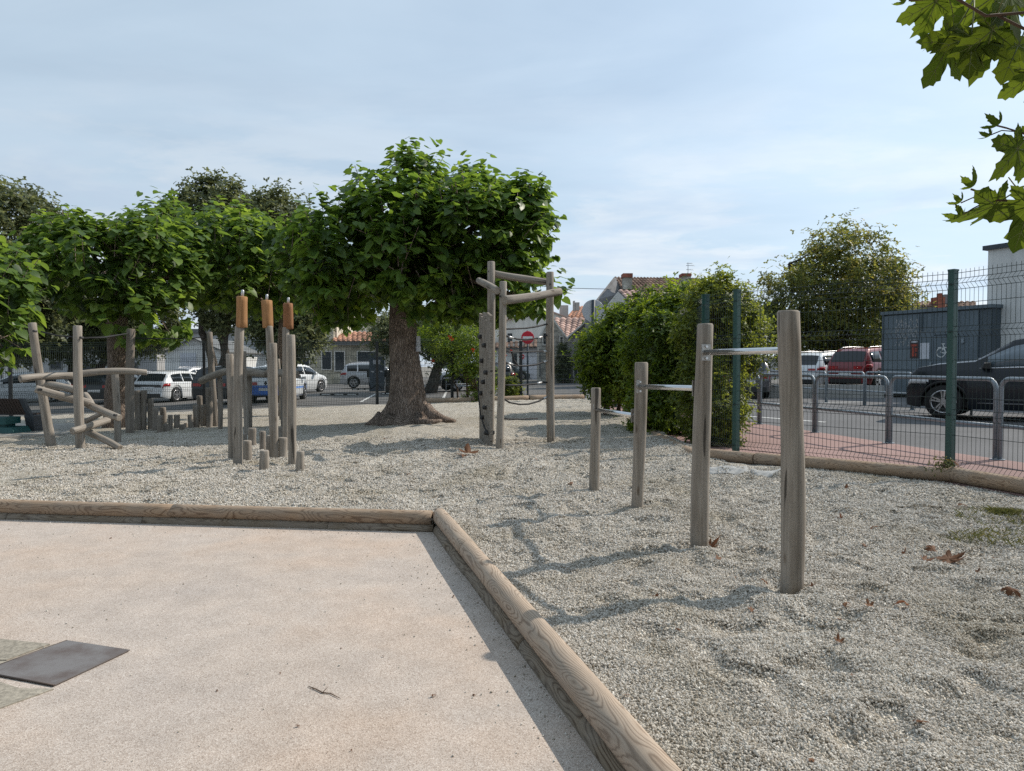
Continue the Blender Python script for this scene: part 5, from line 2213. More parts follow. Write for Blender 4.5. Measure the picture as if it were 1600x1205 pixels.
# shed
S0, S1 = Vector((13.3, 26.0, 0)), Vector((14.95, 22.6, 0))
sd = (S1 - S0).normalized()
sn = Vector((sd.y, -sd.x, 0))
if sn.y > 0:
    sn = -sn
SZ0, SZ1 = 0.12, 3.16
t = thing("bicycle_shed", (S0.x, S0.y, SZ0), "slate grey metal bicycle shed with posters and bicycle symbol", "shed")
SL = (S1 - S0).length


def sp(u, z, out=0.0):
    q = S0 + sd * u + sn * out
    return Vector((q.x, q.y, z))


def spanel(u0, u1, z0, z1, out, th_, mat, nm, par=t):
    m = MB()
    m.hexa([sp(u0, z0, out), sp(u1, z0, out), sp(u1, z0, out - th_), sp(u0, z0, out - th_)], [sp(u0, z1, out), sp(u1, z1, out), sp(u1, z1, out - th_), sp(u0, z1, out - th_)])
    return m.build(nm, mat, par)

def SU(px):
    """distance along the shed front at that picture column"""
    k = (px - 800) / FPX
    return (k * S0.y - S0.x) / (sd.x - k * sd.y)


def SZ(px, py):
    q = S0 + sd * SU(px)
    return P(px, py, q.y).z


def srect(x0, x1, y0, y1, out, th_, mat, nm):
    xm = (x0 + x1) / 2
    return spanel(SU(x0), SU(x1), SZ(xm, y1), SZ(xm, y0), out, th_, mat, nm)


spanel(0.0, SL, SZ0, SZ1 - 0.1, -0.06, 3.0, "shed_trim", "core")
spanel(-0.06, SL + 0.06, SZ1 - 0.11, SZ1, 0.05, 3.2, "shed_panel", "roof_edge")
e1, e2, e3, e4, e5 = SU(1435.5), SU(1458), SU(1497), SU(1528), SL - 0.02
spanel(0.06, e1 - 0.01, SZ0 + 1.70, SZ1 - 0.16, 0.0, 0.05, "shed_panel", "panel")
spanel(0.06, e1 - 0.01, SZ0 + 0.98, SZ0 + 1.685, 0.0, 0.05, "shed_panel_light", "panel")
spanel(0.06, e1 - 0.01, SZ0, SZ0 + 0.965, 0.0, 0.05, "shed_panel", "panel")
spanel(e1 + 0.01, e2 - 0.01, SZ0, SZ1 - 0.16, 0.0, 0.05, "shed_panel", "panel")
spanel(e2 + 0.01, e3 - 0.01, SZ0, SZ0 + 2.12, 0.012, 0.05, "shed_panel", "door")
spanel(e2 + 0.01, e3 - 0.01, SZ0 + 2.145, SZ1 - 0.16, 0.0, 0.05, "shed_panel", "panel")
spanel(e3 + 0.01, e4 - 0.01, SZ0, SZ1 - 0.16, 0.0, 0.05, "shed_panel", "panel")
spanel(e4 + 0.01, e5, SZ0, SZ1 - 0.16, -0.03, 0.05, "shed_trim", "panel")
spanel(-0.02, 0.05, SZ0, SZ1 - 0.11, 0.02, 0.1, "shed_trim", "corner_post")
srect(1437, 1441, 490, 517, 0.03, 0.04, "shed_trim", "rail")
srect(1502, 1506, 529, 536, 0.05, 0.06, "galvanised", "hinge")
srect(1453.5, 1456, 566, 575, 0.05, 0.04, "galvanised", "door_handle")
# leaf-shaped cut-outs in the upper left panel
rs = random.Random(5)
m = MB()
for i in range(150):
    u, z = rs.uniform(SU(1398), e1 - 0.06), rs.uniform(SZ0 + 1.80, SZ0 + 2.72)
    a = rs.uniform(-0.9, 0.9)
    e = Vector((sd.x * math.cos(a), sd.y * math.cos(a), math.sin(a)))
    f = Vector((-sd.x * math.sin(a), -sd.y * math.sin(a), math.cos(a)))
    c = sp(u, z, 0.004)
    m.add([c - f * 0.045, c + e * 0.013, c + f * 0.045, c - e * 0.013], [(0, 1, 2, 3)])
m.build("leaf_cutouts", "render_grey", t)
srect(1421.5, 1434.5, 532, 560, 0.008, 0.006, "poster_dark", "poster")
for (x0, x1, y0, y1, mt) in ((1423, 1433, 538, 541.5, "poster_red"), (1424.5, 1428, 543, 557, "poster_red"), (1429.5, 1433, 544, 550, "poster_red"), (1423.2, 1433, 533.2, 535.5, "paper_white"),
                             (1429.5, 1431.5, 552, 557, "poster_red")):
    srect(x0, x1, y0, y1, 0.012, 0.004, mt, "print")
srect(1437.5, 1451.5, 536, 561, 0.008, 0.006, "paper_white", "notice")


def sring(c_px, c_py, r, w):
    m = MB()
    n = 24
    V = []
    cu, cz_ = SU(c_px), SZ(c_px, c_py)
    for rr in (r - w, r):
        for i in range(n):
            a = 2 * math.pi * i / n
            V.append(sp(cu + rr * math.cos(a), cz_ + rr * math.sin(a), 0.019))
    m.add(V, [(i, (i + 1) % n, n + (i + 1) % n, n + i) for i in range(n)])
    return m


bs = sring(1470, 551, 0.165, 0.03)
b2_ = sring(1486.5, 551, 0.165, 0.03)
bs.add(b2_.v, b2_.f)


def stroke(m, a, b, w=0.032):
    ua, za, ub, zb_ = SU(a[0]), SZ(*a), SU(b[0]), SZ(*b)
    dv = Vector((ub - ua, zb_ - za))
    nv = Vector((-dv.y, dv.x)).normalized() * w / 2
    q = [(ua - nv.x, za - nv.y), (ub - nv.x, zb_ - nv.y), (ub + nv.x, zb_ + nv.y), (ua + nv.x, za + nv.y)]
    m.add([sp(u, z, 0.0195) for u, z in q], [(0, 1, 2, 3)])


for a, b in (((1470, 551), (1474, 543)), ((1474, 543), (1483, 543)), ((1470, 551), (1478, 552)), ((1478, 552), (1483, 543)), ((1473, 538), (1478, 552)), ((1486.5, 551), (1482, 539)),
             ((1482, 539), (1479.5, 538.5)), ((1470.5, 537.5), (1476, 537.5)), ((1465.5, 543.5), (1472, 543))):
    stroke(bs, a, b)
bs.build("bicycle_symbol", "pictogram", t)
# white building at the right edge
W0 = Vector((15.2, 23.2, 0))
W1 = W0 + (sd * 12)
t = thing("white_building", (W0.x, W0.y, 0.15), "white rendered building with slate roof edge at the right edge", "building")
wz = 1.27 + (570 - 392) * W0.y / FPX


def wp(u, z, out=0.0):
    q = W0 + sd * u + sn * out
    return Vector((q.x, q.y, z))


def wpanel(u0, u1, z0, z1, out, th_, mat, nm, par=t):
    m = MB()
    m.hexa([wp(u0, z0, out), wp(u1, z0, out), wp(u1, z0, out - th_), wp(u0, z0, out - th_)], [wp(u0, z1, out), wp(u1, z1, out), wp(u1, z1, out - th_), wp(u0, z1, out - th_)])
    return m.build(nm, mat, par)


wpanel(0, 12, 0.0, wz, 0, 7, "render_white", "wall")
wpanel(-0.12, 12, wz, wz + 0.14, 0.1, 7.2, "roof_edge", "roof_edge")
for z0, z1 in ((2.75, 3.32), (1.5, 2.45)):
    o = wpanel(1.55, 2.9, z0, z1, 0.012, 0.05, "window_glass", "window")
    f = wpanel(1.48, 1.55, z0 - 0.06, z1 + 0.06, 0.03, 0.08, "gutter", "window_frame")
    f = wpanel(1.48, 2.97, z0 - 0.14, z0 - 0.06, 0.06, 0.1, "gutter", "window_sill")
# far roofs behind the shed
Y = 60.0
t = bthing(1460, 590, Y, "house", "far house with red chimney seen above the grey shed")
m = MB()
pbox(m, 1425, 1520, 478, 600, Y, 6)
m.build("wall", "render_cream", t)
tiled(t, "roof", "roof_tile_old", P(1420, 480, Y - 0.4), P(1525, 480, Y - 0.4), P(1430, 472, Y + 3), P(1525, 472, Y + 3), 0.5, 0.1, 6)
m = MB()
pbox(m, 1465, 1477, 464, 482, Y - 0.5, 1)
m.build("chimney", "brick_red", t)
m = MB()
pbox(m, 1469, 1473, 458, 464, Y - 0.3, 0.5)
m.build("chimney_pot", "brick_red", t)
m = MB()
pbox(m, 1476, 1492, 460, 482, Y + 1.5, 1)
m.build("chimney", "slate_wall", t)
# overhead wire
wa, wb = P(760, 436, 60), P(955, 452, 50)
m = MB()
m.tube([wa, wa.lerp(wb, 0.33) - Vector((0, 0, 0.2)), wa.lerp(wb, 0.66) - Vector((0, 0, 0.2)), wb], 0.02, 5)
tag(m.build("overhead_wire", "rope_black", origin=wa), "thin overhead wire running to the large house's gable", "wire")


# ================================================================== trees and shrubs
def rot_from(nx, dirs):
    """rotation matrices: local Z -> nx (leaf normal), local Y -> dirs projected (leaf tip)"""
    z = nx / np.linalg.norm(nx, axis=1, keepdims=True)
    y = dirs - z * np.sum(dirs * z, axis=1, keepdims=True)
    y = y / np.maximum(1e-6, np.linalg.norm(y, axis=1, keepdims=True))
    x = np.cross(y, z)
    return np.stack([x, y, z], axis=2)


def leaves_mesh(name, c, nrm, tip, size, tmpl_v, tmpl_f, smooth_shade=True):
    R = rot_from(nrm, tip)
    tv = np.asarray(tmpl_v, dtype=np.float64)
    V = np.einsum('nij,kj->nki', R, tv) * size[:, None, None] + c[:, None, :]
    k = len(tv)
    n = len(c)
    tf = np.asarray(tmpl_f, dtype=np.int64)
    F = (tf[None, :, :] + (np.arange(n) * k)[:, None, None]).reshape(-1)
    return fast_mesh(name, V.reshape(-1, 3), F, tf.shape[1], smooth_shade)


# broad heart-shaped leaf, base at origin, tip along +Y, folded along the midrib
HEART_V = [(0, 0, 0), (0, .34, -.02), (0, .70, -.06), (0, 1.02, -.16), (-.30, -.10, .05), (-.46, .22, .06), (-.34, .62, .0), (.30, -.10, .05), (.46, .22, .06), (.34, .62, .0)]
HEART_F = [(0, 1, 5, 4), (1, 2, 6, 5), (2, 3, 6, 6), (0, 7, 8, 1), (1, 8, 9, 2), (2, 9, 3, 3)]
HEART_T = [(0, 1, 5), (0, 5, 4), (1, 2, 6), (1, 6, 5), (2, 3, 6), (0, 7, 8), (0, 8, 1), (1, 8, 9), (1, 9, 2), (2, 9, 3)]
# small pointed leaf, two faces
SMALL_V = [(0, 0, 0), (-.28, .45, .07), (0, 1.0, -.05), (.28, .45, .07)]
SMALL_T = [(0, 2, 1), (0, 3, 2)]
# rounder leaf sprig: three leaflets
SPRIG_V = [(0, 0, 0), (-.22, .3, .05), (0, .62, 0), (.22, .3, .05), (-.1, .3, 0), (-.55, .40, .06), (-.62, .75, -.05), (-.25, .66, .06), (.1, .3, 0), (.55, .40, .06), (.62, .75, -.05), (.25, .66, .06)]
SPRIG_T = [(0, 2, 1), (0, 3, 2), (4, 6, 5), (4, 7, 6), (8, 9, 10), (8, 10, 11)]


def crown_points(ells, n, shell=0.55, seed=1):
    """points in a union of ellipsoids, more of them near the skin; returns points and outward directions"""
    r = np.random.default_rng(seed)
    vol = np.array([e[3] * e[4] * e[5] for e in ells])
    which = r.choice(len(ells), n, p=vol / vol.sum())
    E = np.array(ells)[which]
    d = r.normal(size=(n, 3))
    d /= np.linalg.norm(d, axis=1, keepdims=True)
    rr = np.where(r.random(n) < shell, r.uniform(0.80, 1.0, n), r.random(n) ** (1 / 3.0))
    p = E[:, :3] + d * E[:, 3:6] * rr[:, None]
    out = d / E[:, 3:6]
    out /= np.linalg.norm(out, axis=1, keepdims=True)
    return p, out


def limb_path(a, b, k, sag, rs):
    a, b = Vector(a), Vector(b)
    pts = []
    for i in range(k + 1):
        t = i / k
        p = a.lerp(b, t)
        p.z += sag * math.sin(math.pi * t)
        if 0 < i < k:
            p += Vector((rs.uniform(-1, 1), rs.uniform(-1, 1), rs.uniform(-1, 1))) * 0.06 * (b - a).length * 0.5
        pts.append(p)
    return pts


def broad_tree(name, label, base, trunk_top, r_base, r_top, ells, shoots, leaf_size, leaf_mat, bark, seed, per=10, n_limbs=9, indiv=0, trunk_builder=None, cat="tree", group=None):
    """tree of upright leafy shoots with whorls of big leaves"""
    rs = random.Random(seed)
    rg = np.random.default_rng(seed)
    t = thing(name, base, label, cat, group)
    base, trunk_top = Vector(base), Vector(trunk_top)
    # the shoots stand out beyond these volumes
    ells = [(x, y, z - 0.06, max(0.2, a - 0.14), b, max(0.15, c - 0.24)) for x, y, z, a, b, c in ells]
    m = MB()
    if trunk_builder:
        trunk_builder(m)
    else:
        path = limb_path(base - Vector((0, 0, 0.3)), trunk_top, 6, 0, rs)
        path[0] = base - Vector((0, 0, 0.3))
        path[1].x, path[1].y = base.x, base.y
        m.tube(path, [r_base * 1.5, r_base * 1.15] + [r_base + (r_top - r_base) * i / 4 for i in range(5)], 14)
    m.build("trunk", bark, t)
    m = MB()
    for i in range(n_limbs):
        e = ells[i % len(ells)]
        q = Vector((e[0] + rs.uniform(-.6, .6) * e[3], e[1] + rs.uniform(-.6, .6) * e[4], e[2] + rs.uniform(-.5, .5) * e[5]))
        st = trunk_top - Vector((0, 0, rs.uniform(0.0, 0.35) * (trunk_top.z - base.z) * 0.3))
        m.tube(limb_path(st, q, 5, rs.uniform(0.0, 0.25), rs), [r_top * 0.55, r_top * 0.45, r_top * 0.33, r_top * 0.22, r_top * 0.13, r_top * 0.05], 8)
    # shoots
    p, out = crown_points(ells, shoots, 0.62, seed)
    up = np.tile(np.array([[0, 0, 1.0]]), (shoots, 1))
    low = np.clip((-out[:, 2]) * 1.2, 0, 1)[:, None]
    ax = up * (0.95 - 0.9 * low) + out * (0.55 + 0.4 * low) + rg.normal(size=(shoots, 3)) * 0.18
    ax /= np.linalg.norm(ax, axis=1, keepdims=True)
    ln = rg.uniform(0.25, 0.62, shoots) * (1 - 0.4 * low[:, 0])
    ct = 0
    C, N, T, S, O = [], [], [], [], []
    for j in range(per):
        f = (j + rg.random(shoots) * 0.6) / per
        ang = j * 2.4 + rg.uniform(0, 6.28, shoots)
        side_ = np.stack([np.cos(ang), np.sin(ang), np.zeros(shoots)], axis=1)
        side_ -= ax * np.sum(side_ * ax, axis=1, keepdims=True)
        side_ /= np.linalg.norm(side_, axis=1, keepdims=True)
        pet = leaf_size * rg.uniform(0.25, 0.55, shoots)[:, None]
        c = p + ax * (ln * f)[:, None] + side_ * pet * (1.15 - 0.7 * f[:, None])
        droop = rg.uniform(0.15, 0.75, shoots)[:, None] - 0.35 * f[:, None] + 0.4 * low
        tip = side_ + out * 0.35 - up * droop + rg.normal(size=(shoots, 3)) * 0.15
        nr = up * 0.9 + side_ * droop * 0.8 + rg.normal(size=(shoots, 3)) * 0.28 + out * 0.25
        C.append(c); N.append(nr); T.append(tip); O.append(out)
        S.append(leaf_size * rg.uniform(0.62, 1.15, shoots) * (1.1 - 0.45 * f))
    C, N, T, S, O = map(np.concatenate, (C, N, T, S, O))
    for i in range(0, shoots, 3):
        a = Vector(p[i])
        m.tube([a - Vector(ax[i]) * 0.25, a + Vector(ax[i]) * float(ln[i]) * 0.72], [0.012, 0.005], 4, caps=False)
    m.build("branches", bark, t)
    keep = np.ones(len(C), dtype=bool)
    if indiv:
        # the leaves that show largest: on the camera side of the crown, outermost
        cam_d = np.array([0, 0, CAMZ]) - C
        cam_d /= np.linalg.norm(cam_d, axis=1, keepdims=True)
        score = np.sum(O * cam_d, axis=1) * 1.2 + S * 3 + np.random.default_rng(seed + 5).random(len(C)) * 0.8
        sel = np.argsort(-score)[:indiv]
        keep[sel] = False
        protos = []
        for q in range(4):
            tv = np.array(HEART_V) + np.random.default_rng(q).normal(size=(len(HEART_V), 3)) * 0.035
            protos.append(fast_mesh("leaf", tv, np.array(HEART_T).ravel(), 3, True))
            protos[-1].materials.append(MATS[leaf_mat])
        R = rot_from(N[sel], T[sel])
        for q, i in enumerate(sel):
            o = bpy.data.objects.new("leaf", protos[q % 4])
            COL.objects.link(o)
            o.parent = t
            Mx = Matrix(R[q].tolist()).to_4x4()
            Mx = Matrix.Translation(Vector(C[i]) - base) @ Mx @ Matrix.Diagonal((S[i],) * 3 + (1,))
            o.matrix_local = Mx
    me = leaves_mesh("crown", C[keep] - np.array(base), N[keep], T[keep], S[keep], HEART_V, HEART_T)
    o = link("crown", me, leaf_mat)
    o.parent = t
    if indiv:
        tag(o, kind="stuff")
    return t


def fine_tree(name, label, base, ells, n, leaf, leaf_mat, bark, seed, r_trunk=0.25, trunk=True, shell=0.5, tmpl="sprig", cat="tree", group=None, clump=0.35, stems=1, up_bias=0.3, ntwig=60):
    """tree or shrub with many small leaves gathered in clumps"""
    rs = random.Random(seed)
    rg = np.random.default_rng(seed)
    t = thing(name, base, label, cat, group)
    base = Vector(base)
    m = MB()
    for s in range(stems):
        e = ells[s % len(ells)]
        b0 = base + Vector((rs.uniform(-.25, .25), rs.uniform(-.25, .25), 0)) * (0 if stems == 1 else 1)
        q = Vector((e[0], e[1], e[2] - 0.2 * e[5]))
        m.tube(limb_path(b0 - Vector((0, 0, 0.2)), q, 6, 0, rs), [r_trunk * (1.25 - i * 0.14) for i in range(7)], 10)
    m.build("trunk" if cat == "tree" else "stems", bark, t)
    nc = max(20, n // 45)
    cp, co = crown_points(ells, nc, shell, seed)
    m = MB()
    for i in range(0, nc, max(1, nc // ntwig)):
        e = ells[rs.randrange(len(ells))]
        a = Vector((e[0], e[1], e[2] - 0.3 * e[5]))
        m.tube(limb_path(a, cp[i], 4, 0.05, rs), [r_trunk * 0.28, r_trunk * 0.2, r_trunk * 0.14, r_trunk * 0.08, r_trunk * 0.03], 5, caps=False)
    m.build("branches", bark, t)
    which = rg.integers(0, nc, n)
    off = rg.normal(size=(n, 3)) * clump * rg.uniform(0.3, 1.0, n)[:, None]
    c = cp[which] + off
    o_ = co[which]
    nr = o_ * 0.5 + np.array([[0, 0, 0.7]]) + rg.normal(size=(n, 3)) * 0.55
    tp = o_ * 0.7 + np.array([[0, 0, up_bias]]) + rg.normal(size=(n, 3)) * 0.7
    sz = leaf * rg.uniform(0.65, 1.2, n)
    tv, tf = (SPRIG_V, SPRIG_T) if tmpl == "sprig" else (SMALL_V, SMALL_T)
    me = leaves_mesh("crown", c - np.array(base), nr, tp, sz, tv, tf, False)
    o = link("crown" if cat == "tree" else "foliage", me, leaf_mat)
    o.parent = t
    return t


def EL(px0, px1, py0, py1, Y, dy):
    """ellipsoid filling that picture box at distance Y"""
    a, b = P(px0, py1, Y), P(px1, py0, Y)
    return ((a.x + b.x) / 2, Y, (a.z + b.z) / 2, (b.x - a.x) / 2, dy, (b.z - a.z) / 2)


# ---------------- the big tree in the middle
TB = G(628, 664)
TY = TB.y + 0.25


def big_trunk(m):
    # rows of rings: (picture y, left x, right x, depth factor)
    rows = [(678, 574, 698, 1.1), (668, 577, 692, 1.05), (660, 580, 686, 1.0), (652, 586, 680, .95), (645, 594, 674, .92), (636, 601, 669, .9), (625, 606, 666, .9), (610, 608, 663, .92),
            (590, 609.5, 660, .95), (565, 609, 656, .97), (535, 607.5, 652, 1), (505, 608, 650, 1), (478, 609, 648, 1), (455, 612, 647, 1), (430, 612, 650, 1)]
    seg = 40
    rs = random.Random(11)
    ph = [rs.uniform(0, 6.28) for _ in range(8)]
    vs = []
    for i, (py, x0, x1, dp) in enumerate(rows):
        a, b = P(x0, py, TY), P(x1, py, TY)
        c = (a + b) / 2
        rx = (b.x - a.x) / 2
        base_r = 0.29
        fl = max(0.0, 1 - i / 6.5)
        for k in range(seg):
            an = 2 * math.pi * k / seg
            lobes = 0.11 * fl * (math.sin(5 * an + ph[0]) + 0.6 * math.sin(8 * an + ph[1])) + 0.045 * math.sin(3 * an + ph[2] + i * 0.25) + 0.02 * math.sin(7 * an + ph[3] - i * 0.4)
            ry = rx * dp * (0.72 if fl > 0.3 else 0.92)
            f = 1 + lobes * (0.45 if abs(math.cos(an)) > 0.9 else 1.0)
            z = c.z + (0.05 * math.sin(2 * an + ph[4]) + 0.03 * math.sin(5 * an + ph[5])) * fl
            vs.append((c.x + rx * math.cos(an) * f, TY + ry * math.sin(an) * f, z))
    fs = [(i * seg + k, i * seg + (k + 1) % seg, (i + 1) * seg + (k + 1) % seg, (i + 1) * seg + k) for i in range(len(rows) - 1) for k in range(seg)]
    m.add(vs, fs, True)
    # surface roots
    for (pts, r0, r1) in (([(664, 640, .0), (674, 648, -.05), (686, 653.5, -.1), (698, 656, -.1), (712, 658, .0)], .17, .03),
                          ([(652, 652, -.25), (655, 661, -.4), (672, 660, -.5), (690, 657, -.35)], .12, .03),
                          ([(612, 655, -.3), (604, 664, -.5), (596, 670, -.62), (585, 671, -.6)], .15, .04),
                          ([(596, 650, -.05), (584, 659, -.15), (570, 665, -.2)], .12, .03)):
        path = [P(x, y, TY + dy) for x, y, dy in pts]
        n = len(path)
        m.tube(path, [r0 + (r1 - r0) * i / (n - 1) for i in range(n)], 10)


main_ells = [EL(545, 720, 272, 440, TY, 2.0), EL(660, 815, 272, 450, TY + .1, 2.0), EL(470, 600, 310, 490, TY - .1, 1.6), EL(760, 862, 285, 450, TY + .1, 1.5), EL(440, 540, 330, 470, TY + .2, 1.2),
             EL(470, 610, 400, 500, TY - .4, 1.3), EL(690, 850, 380, 500, TY, 1.5), EL(560, 720, 330, 478, TY - 1.0, 1.0), EL(618, 692, 236, 300, TY, .7), EL(800, 882, 425, 495, TY - .2, .6),
             EL(690, 800, 425, 510, TY + .1, 1.1), EL(548, 582, 250, 320, TY, .4), EL(712, 750, 246, 310, TY, .45), EL(795, 850, 275, 340, TY, .5), EL(600, 700, 430, 500, TY - .9, .7), EL(500, 560, 300, 350, TY, .5), EL(540, 596, 246, 380, TY, .8), EL(608, 705, 226, 360, TY, 1.0), EL(712, 778, 240, 360, TY, .8), EL(785, 862, 270, 410, TY, 1.1), EL(630, 770, 420, 505, TY, 1.2), EL(470, 580, 440, 515, TY, 1.2)]
broad_tree("broad_leaved_tree", "big spreading tree with large heart-shaped leaves and flared trunk", (TB.x, TY, TB.z), P(630, 440, TY), 0.3, 0.26, main_ells, 1450, 0.23, "big_leaf", "bark", 21,
           per=9, n_limbs=16, indiv=300, trunk_builder=big_trunk, group="broad-leaved shade trees")

# ---------------- more of the same kind on the left
yb = 15.6
b2 = Vector(((183 - 800) / FPX * yb, yb, 0))
b2.z = zg(b2.x, b2.y)
broad_tree("broad_leaved_tree", "broad-leaved tree with thick trunk behind the log climber", b2, P(183, 470, yb), 0.24, 0.2,
           [EL(70, 300, 345, 500, yb, 2.0), EL(62, 200, 335, 450, yb - .3, 1.5), EL(190, 330, 330, 470, yb + .4, 1.6), EL(150, 300, 430, 545, yb - .6, 1.2), EL(90, 165, 325, 400, yb, .8)],
           470, 0.24, "big_leaf_b", "bark", 33, per=9, n_limbs=10, group="broad-leaved shade trees")
yb = 18.5
b3 = Vector(((446 - 800) / FPX * yb, yb, 0))
b3.z = zg(b3.x, b3.y)
broad_tree("broad_leaved_tree", "broad-leaved tree with its trunk hidden behind the totem posts", b3, P(446, 480, yb), 0.15, 0.13,
           [EL(270, 480, 330, 490, yb, 2.2), EL(200, 350, 312, 440, yb + .6, 1.8), EL(300, 420, 310, 420, yb, 1.4), EL(390, 520, 330, 490, yb - .2, 1.7), EL(340, 470, 420, 500, yb - .8, 1.2)],
           520, 0.25, "big_leaf_b", "bark", 34, per=9, n_limbs=10, group="broad-leaved shade trees")
yb = 12.2
b4 = Vector(((-75 - 800) / FPX * yb, yb, 0))
b4.z = zg(b4.x, b4.y)
broad_tree("broad_leaved_tree", "broad-leaved tree at the left edge, only its leafy side in view", b4, P(-75, 480, yb), 0.2, 0.16,
           [EL(-190, 30, 350, 530, yb, 1.5), EL(-120, 46, 430, 580, yb - .3, 1.0), EL(-90, 40, 385, 480, yb, 1.1)],
           230, 0.225, "big_leaf_b", "bark", 35, per=9, n_limbs=8, group="broad-leaved shade trees")

# ---------------- darker trees behind the car park
GB = "dark trees behind the car park"


def gb(px, Y):
    x = (px - 800) / FPX * Y
    return (x, Y, zr(x, Y))


fine_tree("lime_tree", "tall dark olive tree at the far left behind the others", gb(-60, 41), [EL(-80, 90, 286, 500, 32, 3.5), EL(-60, 60, 420, 560, 32, 3), EL(20, 100, 400, 540, 31, 2.2)], 19000, 0.32, "far_leaf", "bark_grey", 41, 0.28, group=GB)
fine_tree("lime_tree", "dark olive tree rising above the second broad-leaved tree", gb(350, 40), [EL(280, 408, 284, 450, 38, 2.8), EL(240, 330, 320, 450, 38, 2.2), EL(300, 420, 400, 520, 38, 2.4)], 17000, 0.32, "far_leaf", "bark_grey", 42, 0.22, group=GB, stems=3)
fine_tree("lime_tree", "dark olive tree between the second and the big broad-leaved tree", gb(445, 31), [EL(398, 480, 300, 450, 31, 2.0), EL(400, 512, 430, 560, 30, 1.9)], 13000, 0.26, "far_leaf", "bark_grey", 43, 0.22, group=GB)
fine_tree("lime_tree", "shady tree above the parked cars at the far left", gb(120, 43), [EL(20, 200, 430, 566, 42, 3), EL(110, 275, 420, 562, 42, 3), EL(-60, 90, 440, 570, 42, 3)], 20000, 0.30, "far_leaf", "bark_grey", 44, 0.25, group=GB, stems=2)
fine_tree("lime_tree", "small dark tree left of the big trunk, above the charging column", gb(608, 40), [EL(578, 650, 488, 560, 40, 2.0), EL(590, 700, 480, 550, 41, 2.0)], 6500, 0.2, "far_leaf", "bark_grey", 45, 0.16, group=GB)
fine_tree("lime_tree", "tree with dark trunk right of the big trunk", gb(668, 38), [EL(640, 770, 478, 560, 38, 2.4), EL(650, 720, 500, 575, 38, 1.6)], 8000, 0.2, "far_leaf", "bark_grey", 46, 0.3, group=GB)
# tree across the road
fine_tree("maple_tree", "yellowing bushy tree behind the grey shed", gb(1310, 37), [EL(1240, 1405, 365, 560, 37, 3), EL(1190, 1320, 420, 570, 37, 2.6), EL(1262, 1356, 346, 460, 37, 2), EL(1340, 1415, 385, 500, 37, 2),
           EL(1186, 1262, 412, 540, 36, 1.8), EL(1390, 1446, 440, 505, 37.5, 1.2), EL(1330, 1425, 400, 540, 36.5, 2), EL(1170, 1290, 480, 575, 36, 2), EL(1270, 1400, 490, 572, 36, 2), EL(1215, 1250, 380, 430, 37, .8)], 19000, 0.25, "right_leaf", "bark_grey", 47, 0.2, shell=0.45, clump=0.42)

# ---------------- hedge shrubs on the right fence
GH = "shrubs of the hedge"
fine_tree("hedge_shrub", "dense dark green shrub at the left end of the hedge", (2.45, 17.2, 0.05), [EL(906, 985, 512, 605, 17.3, 1.0), EL(915, 1000, 545, 630, 16.9, .8), EL(940, 1045, 474, 590, 17.4, 1.3), EL(912, 960, 505, 560, 17.4, .7), EL(950, 1000, 464, 510, 17.2, .5), EL(985, 1040, 456, 500, 17.0, .4)], 12000, 0.14, "hedge_leaf", "twig_bark", 51, 0.04,
          cat="shrub", group=GH, clump=0.16, stems=6, shell=0.75)
fine_tree("hedge_shrub", "broad dark shrub in the middle of the hedge behind the bars", (2.6, 13.6, 0.05), [EL(975, 1105, 468, 610, 13.7, 1.25), EL(985, 1115, 555, 690, 13.3, 1.0), EL(1010, 1125, 455, 560, 14.0, 1.1), EL(1040, 1120, 450, 520, 13.6, .8), EL(1028, 1070, 444, 490, 13.8, .35), EL(990, 1030, 600, 700, 12.9, .5)], 15000, 0.12, "hedge_leaf", "twig_bark", 52, 0.04,
          cat="shrub", group=GH, clump=0.15, stems=6, shell=0.75)
fine_tree("hedge_shrub", "tall yellow-green climber on the fence at the hedge's right end", (2.95, 11.3, 0.08), [EL(1060, 1180, 440, 580, 11.6, .7), EL(1062, 1158, 540, 712, 11.2, .55), EL(1092, 1150, 430, 500, 11.6, .5), EL(1110, 1194, 470, 590, 12.0, .5), EL(1120, 1160, 600, 700, 10.9, .35), EL(1085, 1112, 428, 470, 11.6, .25), EL(1126, 1150, 422, 470, 11.7, .2), EL(1172, 1202, 500, 560, 12.0, .25)], 16000, 0.085, "hedge_leaf_b", "twig_bark", 53, 0.03,
          cat="shrub", group=GH, clump=0.12, stems=6, shell=0.7)
fine_tree("flowering_vine", "vine with orange flowers on the dark fence left of the climbing frame", gb(722, 24.2), [EL(690, 768, 512, 590, 24.2, .7), EL(722, 770, 560, 640, 24.0, .5), EL(655, 745, 500, 555, 25.0, .8)], 8000, 0.10, "hedge_leaf", "twig_bark", 54, 0.03,
          cat="vine", clump=0.18, stems=4, shell=0.7)
fine_tree("low_shrub", "low bright green shrub behind the rope net", gb(797, 25.6), [EL(782, 812, 590, 636, 25.4, .5)], 2200, 0.10, "hedge_leaf_b", "twig_bark", 55, 0.02, cat="shrub", clump=0.14, stems=3)
fine_tree("climbing_plant", "dark climbing plant on the stone house wall", gb(882, 51.5), [EL(871, 890, 545, 600, 51.6, .3), EL(875, 884, 540, 570, 51.7, .25)], 1800, 0.20, "far_leaf", "twig_bark", 56, 0.04, cat="climbing plant", clump=0.25, stems=2)
